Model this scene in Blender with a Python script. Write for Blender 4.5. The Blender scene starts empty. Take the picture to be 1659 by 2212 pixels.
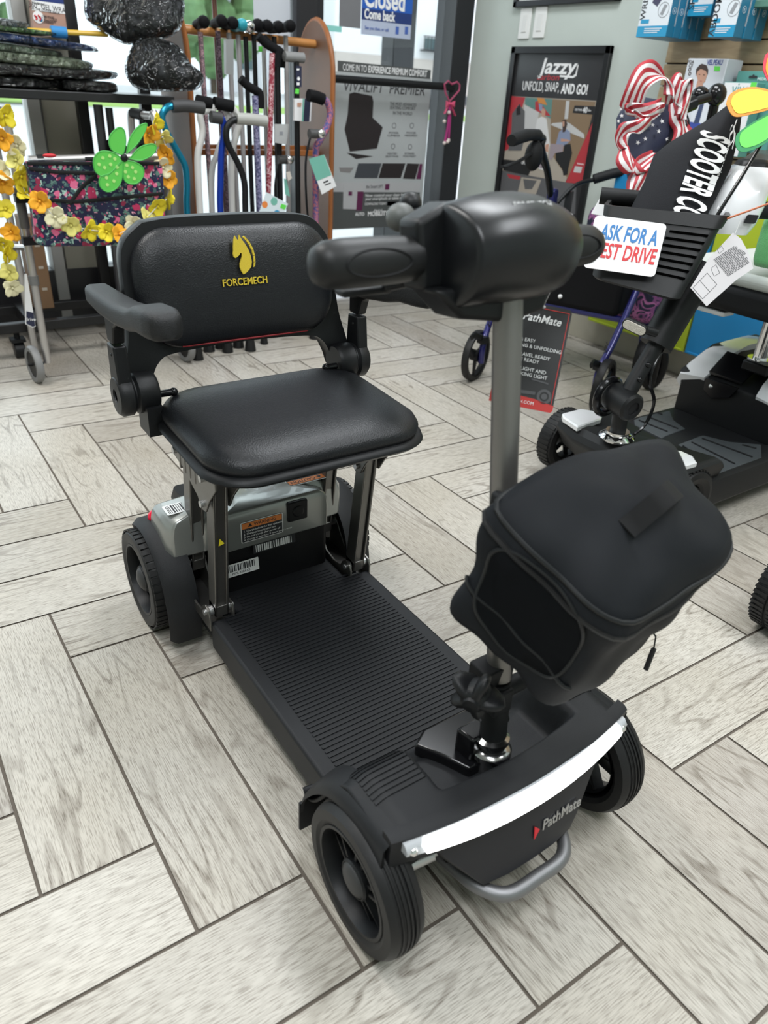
import bpy, bmesh, math, random
import numpy as np
from mathutils import Vector, Matrix
random.seed(7)
S = bpy.context.scene
COL = S.collection
PI = math.pi
# ------------------------------------------------------------------ camera
CAM = np.array([-0.1466, -1.1587, 0.9520])
FPX = 1576.4
_p, _r, _y = math.radians(29.96), math.radians(3.69), math.radians(54.10)
_f = np.array([math.cos(_y)*math.cos(_p), math.sin(_y)*math.cos(_p), -math.sin(_p)])
_ri = np.cross(_f, [0, 0, 1]); _ri /= np.linalg.norm(_ri); _up = np.cross(_ri, _f)
RIGHT = math.cos(_r)*_ri + math.sin(_r)*_up
UP = -math.sin(_r)*_ri + math.cos(_r)*_up
cd = bpy.data.cameras.new('camera'); cam = bpy.data.objects.new('camera', cd); COL.objects.link(cam)
cam.matrix_world = Matrix(((RIGHT[0], UP[0], -_f[0], CAM[0]), (RIGHT[1], UP[1], -_f[1], CAM[1]), (RIGHT[2], UP[2], -_f[2], CAM[2]), (0, 0, 0, 1)))
cd.sensor_width = 36; cd.sensor_fit = 'AUTO'; cd.lens = FPX/2212*36
cd.clip_start = 0.02; cd.clip_end = 200
cd.dof.use_dof = True; cd.dof.focus_distance = 1.35; cd.dof.aperture_fstop = 5.0
S.camera = cam
# ------------------------------------------------------------------ light
w = bpy.data.worlds.new('world'); S.world = w; w.use_nodes = True
_bg = w.node_tree.nodes['Background']; _bg.inputs[0].default_value = (0.84, 0.92, 1.0, 1); _bg.inputs[1].default_value = 2.3
def area(name, loc, sx, sy, power, color=(1, 1, 1), rot=(0, 0, 0)):
    l = bpy.data.lights.new(name, 'AREA'); l.shape = 'RECTANGLE'; l.size = sx; l.size_y = sy; l.energy = power; l.color = color
    o = bpy.data.objects.new(name, l); COL.objects.link(o); o.location = loc; o.rotation_euler = rot
    return o
for _i, (_x, _yy) in enumerate([(-0.5, 0.9), (1.5, 0.5), (-0.5, -1.5), (1.5, -1.5)]):
    area('ceiling_troffer', (_x, _yy, 2.75), 0.6, 1.2, 44, (1.0, 0.985, 0.965) if _x < 0 and _yy > 0 else (0.93, 0.965, 1.0))
area('window_daylight', (1.0, 2.35, 1.3), 2.6, 1.6, 16, (0.88, 0.95, 1.0), (math.radians(-90), 0, 0))
S.view_settings.view_transform = 'Standard'; S.view_settings.look = 'None'; S.view_settings.gamma = 1; S.view_settings.use_curve_mapping = False
S.view_settings.exposure = 0.0
# ------------------------------------------------------------------ calibrated points on known planes
def ray(px, py):
    return RIGHT*((px-829.5)/FPX) + UP*((1106-py)/FPX) + _f
def onz(px, py, z=0.0):
    d = ray(px, py); return CAM + d*((z-CAM[2])/d[2])
def onx(px, py, x):
    d = ray(px, py); return CAM + d*((x-CAM[0])/d[0])
def ony(px, py, y):
    d = ray(px, py); return CAM + d*((y-CAM[1])/d[1])
def dep(px, py, D):
    return CAM + ray(px, py)*D
# ------------------------------------------------------------------ materials
MATS = {}
def srgb(h):
    c = [int(h[i:i+2], 16)/255 for i in (0, 2, 4)]
    return tuple((x/12.92 if x <= 0.04045 else ((x+0.055)/1.055)**2.4) for x in c)
def mat(name, col, rough=0.5, metal=0.0, bump=0.0, bscale=200.0, emit=0.0, alpha=1.0, trans=0.0, coat=0.0, vary=0.0, vscale=6.0, spec=0.5, sheen=0.0):
    if name in MATS: return MATS[name]
    if isinstance(col, str): col = srgb(col)
    m = bpy.data.materials.new(name); m.use_nodes = True; nt = m.node_tree; b = nt.nodes['Principled BSDF']
    b.inputs['Base Color'].default_value = (*col, 1); b.inputs['Roughness'].default_value = rough; b.inputs['Metallic'].default_value = metal
    b.inputs['Specular IOR Level'].default_value = spec; b.inputs['Coat Weight'].default_value = coat
    b.inputs['Alpha'].default_value = alpha; b.inputs['Transmission Weight'].default_value = trans
    if sheen: b.inputs['Sheen Weight'].default_value = sheen
    if emit:
        b.inputs['Emission Color'].default_value = (*col, 1); b.inputs['Emission Strength'].default_value = emit
    tc = nt.nodes.new('ShaderNodeTexCoord')
    n = nt.nodes.new('ShaderNodeTexNoise'); n.inputs['Scale'].default_value = bscale; n.inputs['Detail'].default_value = 3
    nt.links.new(tc.outputs['Object'], n.inputs['Vector'])
    if bump:
        bp = nt.nodes.new('ShaderNodeBump'); bp.inputs['Strength'].default_value = bump; bp.inputs['Distance'].default_value = 0.002
        nt.links.new(n.outputs['Fac'], bp.inputs['Height']); nt.links.new(bp.outputs['Normal'], b.inputs['Normal'])
    v = max(vary, 0.04)
    n2 = nt.nodes.new('ShaderNodeTexNoise'); n2.inputs['Scale'].default_value = vscale; n2.inputs['Detail'].default_value = 2
    nt.links.new(tc.outputs['Object'], n2.inputs['Vector'])
    mr = nt.nodes.new('ShaderNodeMapRange'); mr.inputs['To Min'].default_value = 1-v; mr.inputs['To Max'].default_value = 1+v
    nt.links.new(n2.outputs['Fac'], mr.inputs['Value'])
    mx = nt.nodes.new('ShaderNodeMix'); mx.data_type = 'RGBA'; mx.blend_type = 'MULTIPLY'; mx.inputs[0].default_value = 1
    mx.inputs[6].default_value = (*col, 1); nt.links.new(mr.outputs[0], mx.inputs[7]); nt.links.new(mx.outputs[2], b.inputs['Base Color'])
    MATS[name] = m
    return m
def ramp(nt, fac, stops, const=False):
    r = nt.nodes.new('ShaderNodeValToRGB'); e = r.color_ramp.elements
    if const: r.color_ramp.interpolation = 'CONSTANT'
    while len(e) < len(stops): e.new(0.5)
    for k, (p, c) in enumerate(stops):
        e[k].position = p; e[k].color = (*(srgb(c) if isinstance(c, str) else c), 1)
    nt.links.new(fac, r.inputs['Fac']); return r
# ------------------------------------------------------------------ mesh builder
def nrm(v):
    v = np.array(v, float); l = np.linalg.norm(v); return v/l if l > 1e-12 else v
def frame(d):
    d = nrm(d); a = np.array([0, 0, 1.]) if abs(d[2]) < 0.9 else np.array([1., 0, 0])
    u = nrm(np.cross(a, d)); v = np.cross(d, u); return u, v
class MB:
    def __init__(s): s.v = []; s.f = []; s.m = []
    def add(s, vs, fs, mi=0):
        o = len(s.v); s.v += [tuple(map(float, p)) for p in vs]
        s.f += [tuple(i+o for i in f) for f in fs]; s.m += [mi]*len(fs); return s
    def box(s, c, d, R=None, mi=0):
        c = np.array(c, float); h = np.array(d, float)/2
        P = [np.array([x, y, z])*h for x in (-1, 1) for y in (-1, 1) for z in (-1, 1)]
        if R is not None: P = [np.array(R) @ p for p in P]
        return s.add([c+p for p in P], [(0, 1, 3, 2), (4, 6, 7, 5), (0, 4, 5, 1), (2, 3, 7, 6), (0, 2, 6, 4), (1, 5, 7, 3)], mi)
    def quad(s, a, b, c, d, mi=0): return s.add([a, b, c, d], [(0, 1, 2, 3)], mi)
    def rings(s, R, closed=True, cap=True, loop=False, mi=0):
        n = len(R[0]); vs = [p for r in R for p in r]; fs = []
        for i in range(len(R) if loop else len(R)-1):
            a = i*n; b = ((i+1) % len(R))*n
            for j in range(n if closed else n-1):
                k = (j+1) % n; fs.append((a+j, a+k, b+k, b+j))
        if cap and closed and not loop:
            fs.append(tuple(range(n-1, -1, -1))); fs.append(tuple((len(R)-1)*n+j for j in range(n)))
        return s.add(vs, fs, mi)
    def tube(s, pts, r, n=12, cap=True, loop=False, flat=1.0, mi=0, up=None):
        P = [np.array(p, float) for p in pts]; N = len(P)
        rr = [r]*N if np.isscalar(r) else list(r)
        T = []
        for i in range(N):
            if loop: t = P[(i+1) % N]-P[i-1]
            else: t = P[min(i+1, N-1)]-P[max(i-1, 0)]
            T.append(nrm(t))
        if up is not None:
            u = nrm(np.array(up)-T[0]*np.dot(up, T[0])); v = np.cross(T[0], u)
        else: u, v = frame(T[0])
        R = []
        for i in range(N):
            u = nrm(u-T[i]*np.dot(u, T[i])); v = np.cross(T[i], u)
            R.append([P[i]+rr[i]*(math.cos(2*PI*j/n)*u+flat*math.sin(2*PI*j/n)*v) for j in range(n)])
        return s.rings(R, cap=cap, loop=loop, mi=mi)
    def cyl(s, a, b, r, r2=None, n=20, mi=0): return s.tube([a, b], [r, r if r2 is None else r2], n, mi=mi)
    def lathe(s, prof, o, ax, n=28, a0=0, a1=2*PI, mi=0, close=False):
        o = np.array(o, float); ax = nrm(ax); u, v = frame(ax); full = abs(a1-a0-2*PI) < 1e-6
        R = []
        for i in range(n if full else n+1):
            t = a0+(a1-a0)*i/n; d = math.cos(t)*u+math.sin(t)*v
            R.append([o+ax*h+d*r for r, h in prof])
        return s.rings(R, closed=close, cap=False, loop=full, mi=mi)
    def prism(s, poly, o, ex, ey, depth, mi=0, both=False):
        o = np.array(o, float); ex = np.array(ex, float); ey = np.array(ey, float); ez = nrm(np.cross(ex, ey))
        A = [o+ex*x+ey*y-(ez*depth/2 if both else 0) for x, y in poly]; B = [p+ez*depth for p in A]
        return s.rings([A, B], mi=mi)
    def ball(s, c, r, n=16, m=10, mi=0, R=None):
        r = np.array([r]*3 if np.isscalar(r) else r, float); c = np.array(c, float); R = np.eye(3) if R is None else np.array(R)
        rg = []
        for i in range(1, m):
            t = PI*i/m; rg.append([c+R @ (r*np.array([math.sin(t)*math.cos(2*PI*j/n), math.sin(t)*math.sin(2*PI*j/n), -math.cos(t)])) for j in range(n)])
        o = len(s.v); s.rings(rg, cap=False, mi=mi)
        b = len(s.v); s.add([c+R @ (r*np.array([0, 0, -1.])), c+R @ (r*np.array([0, 0, 1.]))], [], mi)
        L = o+(m-2)*n
        for j in range(n):
            k = (j+1) % n; s.f += [(b, o+k, o+j), (b+1, L+j, L+k)]; s.m += [mi, mi]
        return s
    def grid(s, fn, nu, nv, mi=0, wu=False):
        vs = [fn(i/nu, j/nv) for i in range(nu if wu else nu+1) for j in range(nv+1)]; fs = []; M = nu if wu else nu+1
        for i in range(nu):
            for j in range(nv):
                a = i*(nv+1)+j; b = ((i+1) % M)*(nv+1)+j; fs.append((a, b, b+1, a+1))
        return s.add(vs, fs, mi)
    def text(s, st, size, o, ex, ey, depth=0.0006, mi=0, align='CENTER', bold=0.0, sx=1.0, shear=0.0, fit=None):
        vs, fs = text_mesh(st, align, bold, shear, depth/size)
        if fit:
            w_ = max(p[0] for p in vs)-min(p[0] for p in vs); sx = fit/(w_*size)
        ex = nrm(ex); ey = nrm(ey); ez = np.cross(ex, ey); o = np.array(o, float)
        return s.add([o+(ex*p[0]*sx+ey*p[1]+ez*(p[2]+depth/size*0.5))*size for p in vs], fs, mi)
    def build(s, name, mats, parent=None, smooth=35, bevel=0.0, seg=2, solid=0.0, sub=0, off=-1.0):
        me = bpy.data.meshes.new(name)
        O = np.array(getattr(parent, '_o', None) if False else ORG.get(parent.name, (0, 0, 0)) if parent else (0, 0, 0), float)
        me.from_pydata([tuple(np.array(p)-O) for p in s.v], [], s.f)
        if not isinstance(mats, (list, tuple)): mats = [mats]
        for m in mats: me.materials.append(m)
        if len(mats) > 1: me.polygons.foreach_set('material_index', s.m)
        bm = bmesh.new(); bm.from_mesh(me); bmesh.ops.recalc_face_normals(bm, faces=bm.faces); bm.to_mesh(me); bm.free()
        if smooth:
            me.polygons.foreach_set('use_smooth', [True]*len(me.polygons))
            me.set_sharp_from_angle(angle=math.radians(smooth))
        me.update()
        o = bpy.data.objects.new(name, me); COL.objects.link(o)
        if parent:
            o.parent = parent; ORG[o.name] = tuple(O)
        if solid:
            k = o.modifiers.new('solid', 'SOLIDIFY'); k.thickness = solid; k.offset = off
        if bevel:
            k = o.modifiers.new('bevel', 'BEVEL'); k.width = bevel; k.segments = seg; k.limit_method = 'ANGLE'; k.angle_limit = math.radians(40)
        if sub:
            k = o.modifiers.new('sub', 'SUBSURF'); k.levels = sub; k.render_levels = sub
        return o
ORG = {}
_TC = {}
def text_mesh(st, align, bold, shear, depth):
    key = (st, align, bold, shear, round(depth, 5))
    if key in _TC: return _TC[key]
    c = bpy.data.curves.new('t', 'FONT'); c.body = st; c.size = 1; c.align_x = align; c.align_y = 'CENTER'; c.offset = bold; c.shear = shear
    c.extrude = depth/2; c.resolution_u = 3
    o = bpy.data.objects.new('t', c); COL.objects.link(o)
    dg = bpy.context.evaluated_depsgraph_get(); me = bpy.data.meshes.new_from_object(o.evaluated_get(dg))
    r = ([tuple(v.co) for v in me.vertices], [tuple(p.vertices) for p in me.polygons])
    bpy.data.objects.remove(o); bpy.data.curves.remove(c); bpy.data.meshes.remove(me)
    _TC[key] = r; return r
def thing(name, loc, label, cat, group=None, rotz=0.0, local=False):
    o = bpy.data.objects.new(name, None); COL.objects.link(o); o.empty_display_size = 0.05
    o.location = tuple(map(float, loc)); o.rotation_euler = (0, 0, rotz)
    o['label'] = label; o['category'] = cat
    if group: o['group'] = group
    ORG[o.name] = (0, 0, 0) if local else tuple(map(float, loc))
    return o
def tag(o, label, cat, group=None, kind=None):
    o['label'] = label; o['category'] = cat
    if group: o['group'] = group
    if kind: o['kind'] = kind
    return o
def struct(o): o['kind'] = 'structure'; return o
def rrect(w_, h_, r, n=5, cx=0, cy=0):
    P = []
    for (sx, sy, a) in ((1, 1, 0), (-1, 1, 90), (-1, -1, 180), (1, -1, 270)):
        for k in range(n+1):
            t = math.radians(a+90*k/n); P.append((cx+sx*(w_/2-r)+r*math.cos(t), cy+sy*(h_/2-r)+r*math.sin(t)))
    return P
def smooth_path(P, k=6):
    P = [np.array(p, float) for p in P]; out = []
    for i in range(len(P)-1):
        a = P[max(i-1, 0)]; b = P[i]; c = P[i+1]; d = P[min(i+2, len(P)-1)]
        for t in np.linspace(0, 1, k, endpoint=False):
            out.append(0.5*((2*b)+(c-a)*t+(2*a-5*b+4*c-d)*t*t+(3*b-a-3*c+d)*t**3))
    out.append(P[-1]); return out
def sstep(a, b, x):
    t = min(1, max(0, (x-a)/(b-a))); return t*t*(3-2*t)
# common materials
BLK = mat('black_plastic', (0.007, 0.0075, 0.0085), 0.42, bump=0.15, bscale=900, spec=0.3)
BLKG = mat('gloss_black', (0.005, 0.005, 0.006), 0.18, spec=0.4)
BLKM = mat('matte_black', (0.009, 0.0095, 0.0105), 0.62, spec=0.25)
RUB = mat('rubber', (0.009, 0.009, 0.0095), 0.5, bump=0.1, bscale=500, spec=0.35)
LEATH = mat('black_leatherette', (0.007, 0.0078, 0.0098), 0.38, bump=0.35, bscale=420, spec=0.4)
GUN = mat('gunmetal', (0.17, 0.165, 0.155), 0.34, 0.85)
SILV = mat('silver_metal', (0.52, 0.52, 0.52), 0.33, 0.9)
CHR = mat('chrome', (0.8, 0.8, 0.8), 0.08, 1.0)
WHT = mat('white_print', (0.8, 0.8, 0.8), 0.5)
PAPER = mat('white_card', (0.74, 0.74, 0.75), 0.5)
INK = mat('dark_ink', (0.02, 0.02, 0.025), 0.6)
RED = mat('red_print', (0.55, 0.02, 0.03), 0.5)
# ================================================================== the setting
def floor_material():
    m = bpy.data.materials.new('wood_look_tile'); m.use_nodes = True; nt = m.node_tree; b = nt.nodes['Principled BSDF']
    uv = nt.nodes.new('ShaderNodeUVMap'); at = nt.nodes.new('ShaderNodeAttribute'); at.attribute_name = 'tile'
    mp = nt.nodes.new('ShaderNodeMapping'); mp.inputs['Scale'].default_value = (1.6, 12, 1)
    nt.links.new(uv.outputs[0], mp.inputs[0])
    # broad grain: stretched noise used to bend rings
    n1 = nt.nodes.new('ShaderNodeTexNoise'); n1.inputs['Scale'].default_value = 1.3; n1.inputs['Detail'].default_value = 1.5
    nt.links.new(mp.outputs[0], n1.inputs['Vector'])
    mu = nt.nodes.new('ShaderNodeMath'); mu.operation = 'MULTIPLY'; mu.inputs[1].default_value = 58; nt.links.new(n1.outputs['Fac'], mu.inputs[0])
    sn = nt.nodes.new('ShaderNodeMath'); sn.operation = 'SINE'; nt.links.new(mu.outputs[0], sn.inputs[0])
    mp2 = nt.nodes.new('ShaderNodeMapping'); mp2.inputs['Scale'].default_value = (22, 330, 1); nt.links.new(uv.outputs[0], mp2.inputs[0])
    n2 = nt.nodes.new('ShaderNodeTexNoise'); n2.inputs['Scale'].default_value = 2.0; n2.inputs['Detail'].default_value = 7; nt.links.new(mp2.outputs[0], n2.inputs['Vector'])
    n3 = nt.nodes.new('ShaderNodeTexNoise'); n3.inputs['Scale'].default_value = 5.0; n3.inputs['Detail'].default_value = 3; nt.links.new(uv.outputs[0], n3.inputs['Vector'])
    r1 = ramp(nt, sn.outputs[0], [(0.0, (0, 0, 0)), (0.5, (0, 0, 0)), (0.95, (1, 1, 1))])
    r2 = ramp(nt, n2.outputs['Fac'], [(0.46, (0, 0, 0)), (0.66, (1, 1, 1))])
    mask = ramp(nt, n3.outputs['Fac'], [(0.36, (0.12, 0.12, 0.12)), (0.62, (1, 1, 1))])
    m1 = nt.nodes.new('ShaderNodeMath'); m1.operation = 'MULTIPLY'; nt.links.new(r1.outputs[0], m1.inputs[0]); nt.links.new(mask.outputs[0], m1.inputs[1])
    gm = nt.nodes.new('ShaderNodeMapRange'); gm.inputs['To Min'].default_value = 0.45; nt.links.new(r2.outputs[0], gm.inputs['Value']); mB = nt.nodes.new('ShaderNodeMath'); mB.operation = 'MULTIPLY'; nt.links.new(m1.outputs[0], mB.inputs[0]); nt.links.new(gm.outputs[0], mB.inputs[1])
    m2 = nt.nodes.new('ShaderNodeMath'); m2.operation = 'MULTIPLY'; nt.links.new(r2.outputs[0], m2.inputs[0]); m2.inputs[1].default_value = 0.62
    mxm = nt.nodes.new('ShaderNodeMath'); mxm.operation = 'MAXIMUM'; nt.links.new(mB.outputs[0], mxm.inputs[0]); nt.links.new(m2.outputs[0], mxm.inputs[1])
    base = ramp(nt, at.outputs['Fac'], [(0.0, 'b0aaa2'), (0.35, 'b9b4ab'), (0.7, 'c1bcb3'), (1.0, 'c5c0b7')])
    mx = nt.nodes.new('ShaderNodeMix'); mx.data_type = 'RGBA'; mx.inputs[7].default_value = (*srgb('5b5043'), 1)
    k = nt.nodes.new('ShaderNodeMath'); k.operation = 'MULTIPLY'; k.inputs[1].default_value = 0.95; nt.links.new(mxm.outputs[0], k.inputs[0])
    nt.links.new(k.outputs[0], mx.inputs[0]); nt.links.new(base.outputs[0], mx.inputs[6])
    n4 = nt.nodes.new('ShaderNodeTexNoise'); n4.inputs['Scale'].default_value = 3.0; nt.links.new(uv.outputs[0], n4.inputs['Vector'])
    bl = nt.nodes.new('ShaderNodeMix'); bl.data_type = 'RGBA'; bl.blend_type = 'MULTIPLY'; bl.inputs[0].default_value = 1
    rr = ramp(nt, n4.outputs['Fac'], [(0.3, (0.86, 0.84, 0.80)), (0.62, (1, 1, 1))])
    nt.links.new(mx.outputs[2], bl.inputs[6]); nt.links.new(rr.outputs[0], bl.inputs[7]); nt.links.new(bl.outputs[2], b.inputs['Base Color'])
    b.inputs['Roughness'].default_value = 0.36; b.inputs['Specular IOR Level'].default_value = 0.4
    bp = nt.nodes.new('ShaderNodeBump'); bp.inputs['Strength'].default_value = 0.12; bp.inputs['Distance'].default_value = 0.001; bp.invert = True
    nt.links.new(mxm.outputs[0], bp.inputs['Height']); nt.links.new(bp.outputs[0], b.inputs['Normal'])
    return m
GROUT = mat('grout', '5e564d', 0.9, bump=0.3, bscale=300)
def build_floor():
    TW = 0.154
    A = np.array([[-0.0325706705, -0.0606946667], [0.999982515, 0.0218190853], [0.0103421098, 0.998661829], [-0.00252482653, 0.000451365589], [-0.00040958327, -0.0023004671], [0.000643094281, -0.00131494521]])
    def wp(u, v):
        q = np.array([1, u, v, u*u, u*v, v*v]) @ A; return (q[0]*TW, -q[1]*TW)
    g = 0.016
    vs = []; fs = []; uvs = []; cols = []
    def tile(u0, v0, u1, v1, vert):
        x, y = wp((u0+u1)/2, (v0+v1)/2)
        if x < -2.9 or x > 2.9 or y < -3.5 or y > 2.5: return
        o = len(vs); c = random.random(); ou, ov = random.random()*40, random.random()*40
        for (u, v) in ((u0+g, v0+g), (u1-g, v0+g), (u1-g, v1-g), (u0+g, v1-g)):
            x, y = wp(u, v); x = min(max(x, -2.599), 2.549); y = min(max(y, -3.199), 2.139); vs.append((x, y, 0.0))
            a, bq = (v-v0, u-u0) if vert else (u-u0, v-v0)
            uvs.append((ou+a*TW, ov+bq*TW))
        fs.append((o, o+3, o+2, o+1)); cols.append(c)
    for i in range(-24, 24):
        for n in range(-5, 6):
            tile(i, i+8*n, i+1, i+4+8*n, True)
            tile(i-7+8*n, i, i-3+8*n, i+1, False)
    me = bpy.data.meshes.new('floor'); n0 = len(vs); nf = len(fs)
    X0_, X1_, Y0_, Y1_ = -2.6, 2.55, -3.2, 2.14
    vs += [(X0_, Y0_, -0.002), (X1_, Y0_, -0.002), (X1_, Y1_, -0.002), (X0_, Y1_, -0.002), (X0_, Y0_, -0.03), (X1_, Y0_, -0.03), (X1_, Y1_, -0.03), (X0_, Y1_, -0.03)]
    gf = [(0, 1, 2, 3), (7, 6, 5, 4), (0, 4, 5, 1), (1, 5, 6, 2), (2, 6, 7, 3), (3, 7, 4, 0)]
    fs += [tuple(n0+i for i in f) for f in gf]
    me.from_pydata(vs, [], fs)
    me.materials.append(floor_material()); me.materials.append(GROUT)
    ul = me.uv_layers.new(name='UVMap'); ca = me.attributes.new('tile', 'FLOAT', 'FACE')
    for p in me.polygons:
        if p.index < nf:
            ca.data[p.index].value = cols[p.index]
            V = list(p.vertices)
            for li, vi in zip(p.loop_indices, V): ul.data[li].uv = uvs[vi]
        else: p.material_index = 1
    o = bpy.data.objects.new('floor', me); COL.objects.link(o); struct(o)
build_floor()
WALLM = mat('sage_paint', 'b6beb8', 0.75, bump=0.05, bscale=300)
WX = 2.55
struct(MB().box((WX+0.06, -0.56, 1.4), (0.12, 5.294, 2.86)).build('wall_right', WALLM))     # ends at the door jamb
struct(MB().box((-0.025, -0.53, 2.88), (5.27, 5.6, 0.06)).build('ceiling', mat('ceiling_white', (0.70, 0.70, 0.68), 0.9), smooth=0))
struct(MB().box((-2.66, -0.5, 1.4), (0.12, 5.4, 2.86)).build('wall_left', WALLM, smooth=0))
struct(MB().box((-0.025, -3.26, 1.4), (5.27, 0.12, 2.86)).build('wall_back', WALLM, smooth=0))
TILEB = mat('base_tile', 'aaa697', 0.5, vary=0.1, vscale=20)
struct(MB().box((WX-0.005, 0.13, 0.055), (0.009, 3.9, 0.11)).build('baseboard_right', TILEB, bevel=0.002))
ALU = mat('dark_bronze_frame', (0.012, 0.012, 0.015), 0.4)
ALG = mat('grey_frame', (0.33, 0.33, 0.32), 0.5)
WY = 2.15
# storefront: dark frames and glass
struct(MB().box((2.495, WY+0.02, 1.42), (0.110, 0.15, 2.8)).build('trim_1', ALU, bevel=0.003))
struct(MB().box((1.66, WY+0.03, 1.42), (0.10, 0.12, 2.8)).build('trim_2', ALU, bevel=0.003))
struct(MB().box((0.62, WY+0.05, 1.42), (0.15, 0.12, 2.8)).build('trim_3', mat('cream_column', '8d8b80', 0.7), bevel=0.003))
struct(MB().box((0.515, WY+0.02, 1.42), (0.045, 0.09, 2.8)).build('trim_4', ALG, bevel=0.003))
struct(MB().box((-0.4, WY+0.03, 2.80), (5.9, 0.12, 0.12)).build('trim_5', ALU, bevel=0.003))
struct(MB().box((-0.49, WY+0.03, 0.12), (4.2, 0.10, 0.24)).build('trim_6', ALU, bevel=0.003))
def glass_mat():
    m = bpy.data.materials.new('window_glass'); m.use_nodes = True; nt = m.node_tree
    for n in list(nt.nodes): nt.nodes.remove(n)
    o = nt.nodes.new('ShaderNodeOutputMaterial'); t = nt.nodes.new('ShaderNodeBsdfTransparent'); g = nt.nodes.new('ShaderNodeBsdfGlossy')
    t.inputs[0].default_value = (0.93, 0.96, 0.95, 1); g.inputs['Roughness'].default_value = 0.03
    fr = nt.nodes.new('ShaderNodeFresnel'); fr.inputs[0].default_value = 1.35
    mx = nt.nodes.new('ShaderNodeMixShader'); nt.links.new(fr.outputs[0], mx.inputs[0]); nt.links.new(t.outputs[0], mx.inputs[1]); nt.links.new(g.outputs[0], mx.inputs[2]); nt.links.new(mx.outputs[0], o.inputs[0])
    return m
GLASS = glass_mat()
def pane(name, x0, x1, z0, z1):
    return struct(MB().box(((x0+x1)/2, WY+0.03, (z0+z1)/2), (x1-x0, 0.008, z1-z0)).build(name, GLASS, smooth=0))
pane('window_1', -2.6, 0.495, 0.24, 2.74); pane('window_2', 0.70, 1.61, 0.24, 2.74)
# door leaf: glass with bottom rail and push bar
dr = MB().box((2.105, WY+0.03, 0.13), (0.79, 0.05, 0.20)).box((2.105, WY+0.03, 2.2), (0.79, 0.05, 0.1)).box((1.735, WY+0.03, 1.2), (0.05, 0.05, 2.3)).box((2.462, WY+0.03, 1.2), (0.03, 0.05, 2.3)).build('door_1', ALU, bevel=0.003)
struct(dr)
MB().box((2.103, WY+0.03, 1.2), (0.688, 0.008, 1.94)).build('pane', GLASS, dr, smooth=0)
pb = MB().tube([(1.70, WY-0.06, 0.985), (2.46, WY-0.06, 0.985)], 0.016, 12).cyl((1.76, WY-0.06, 0.985), (1.76, WY+0.01, 0.985), 0.012).cyl((2.40, WY-0.06, 0.985), (2.40, WY+0.01, 0.985), 0.012)
pb.build('push_bar', BLK, dr)
# ================================================================== the black mobility scooter
SX = 0.385
def P3(a, y, z): return np.array([SX+a, y, z])
scoot = thing('mobility_scooter', (SX, -0.35, 0), 'black travel scooter with padded seat and lit white headlight bar, nearest the camera', 'mobility scooter')
DECKM = mat('deck_plastic', (0.0095, 0.0102, 0.012), 0.5, bump=0.25, bscale=1400, spec=0.3)
# ---- deck with ribs
mb = MB()
mb.prism([(-0.169, -0.66), (0.169, -0.66), (0.169, -0.145), (0.118, -0.145), (0.118, 0.10), (-0.118, 0.10), (-0.118, -0.145), (-0.169, -0.145)], (SX, 0, 0.045), (1, 0, 0), (0, 1, 0), 0.06)
mb.prism([(-0.160, -0.145), (-0.118, -0.145), (-0.118, 0.06), (-0.160, 0.06)], (SX, 0, 0.045), (1, 0, 0), (0, 1, 0), 0.045)
mb.prism([(0.118, -0.145), (0.160, -0.145), (0.160, 0.06), (0.118, 0.06)], (SX, 0, 0.045), (1, 0, 0), (0, 1, 0), 0.045)
deck = mb.build('deck', DECKM, scoot, bevel=0.006, seg=3)
mb = MB()
y = -0.105
while y > -0.625:
    hw = 0.100 if y > -0.14 else 0.143
    for x0, x1 in ((-hw, hw),):
        mb.prism([(x0, y-0.0021), (x1, y-0.0021), (x1, y+0.0021), (x0, y+0.0021)], (SX, 0, 0.1045), (1, 0, 0), (0, 1, 0), 0.0022)
    y -= 0.0093
mb.build('grip_ribs', DECKM, deck, smooth=0)
# ---- front shell: height field with wheel arches, central well and rolled lip
def yfront(a): return -0.752-0.022*(1-(a/0.19)**2)
def hshell(a, y):
    s = abs(a); yf = yfront(a)
    t = sstep(-0.555, -0.665, y)
    side = 0.106+0.122*t
    side -= 0.010*sstep(0.168, 0.20, s)
    mid = 0.146+0.028*sstep(-0.60, -0.65, y)
    wx = 0.112+0.02*(a > 0)
    wall = sstep(wx-0.028, wx, s)                       # well side wall
    front = sstep(-0.708-0.012*(1-(s/0.13)**2), -0.726-0.012*(1-(s/0.13)**2), y)   # rises to the lip
    k = max(wall, front)
    ybl = sstep(-0.545, -0.60, y)
    mid = 0.106+(mid-0.106)*ybl
    return mid*(1-k)+side*k
mb = MB()
NU, NV = 84, 64
def shell_pt(u, v):
    a = -0.200+0.400*u
    yb = -0.553 if abs(a) > 0.13 else -0.60
    yb = -0.60+0.047*sstep(0.10, 0.135, abs(a))
    y = yb+(yfront(a)-yb)*v
    z = hshell(a, y)
    if v < 0.001: z = 0.104
    return P3(a, y, z)
mb.grid(shell_pt, NU, NV)
shell = mb.build('front_shell', DECKM, scoot, smooth=60, solid=0.005)
for sg in (-1, 1):
    mb = MB()
    for k in range(13):
        y = -0.607-0.0078*k; w0 = (0.104 if k > 3 else 0.118)+(0.034 if sg > 0 else 0)
        T = [(sg*(w0+(0.186-w0)*i/8), y) for i in range(9)]
        R = [[P3(a, yy+dy, hshell(a, yy+dy)+dz) for dy, dz in ((-0.0022, -0.002), (-0.0022, 0.0016), (0.0022, 0.0016), (0.0022, -0.002))] for a, yy in T]
        mb.rings(R)
    mb.build('tread_ribs', DECKM, shell, smooth=30)
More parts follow.
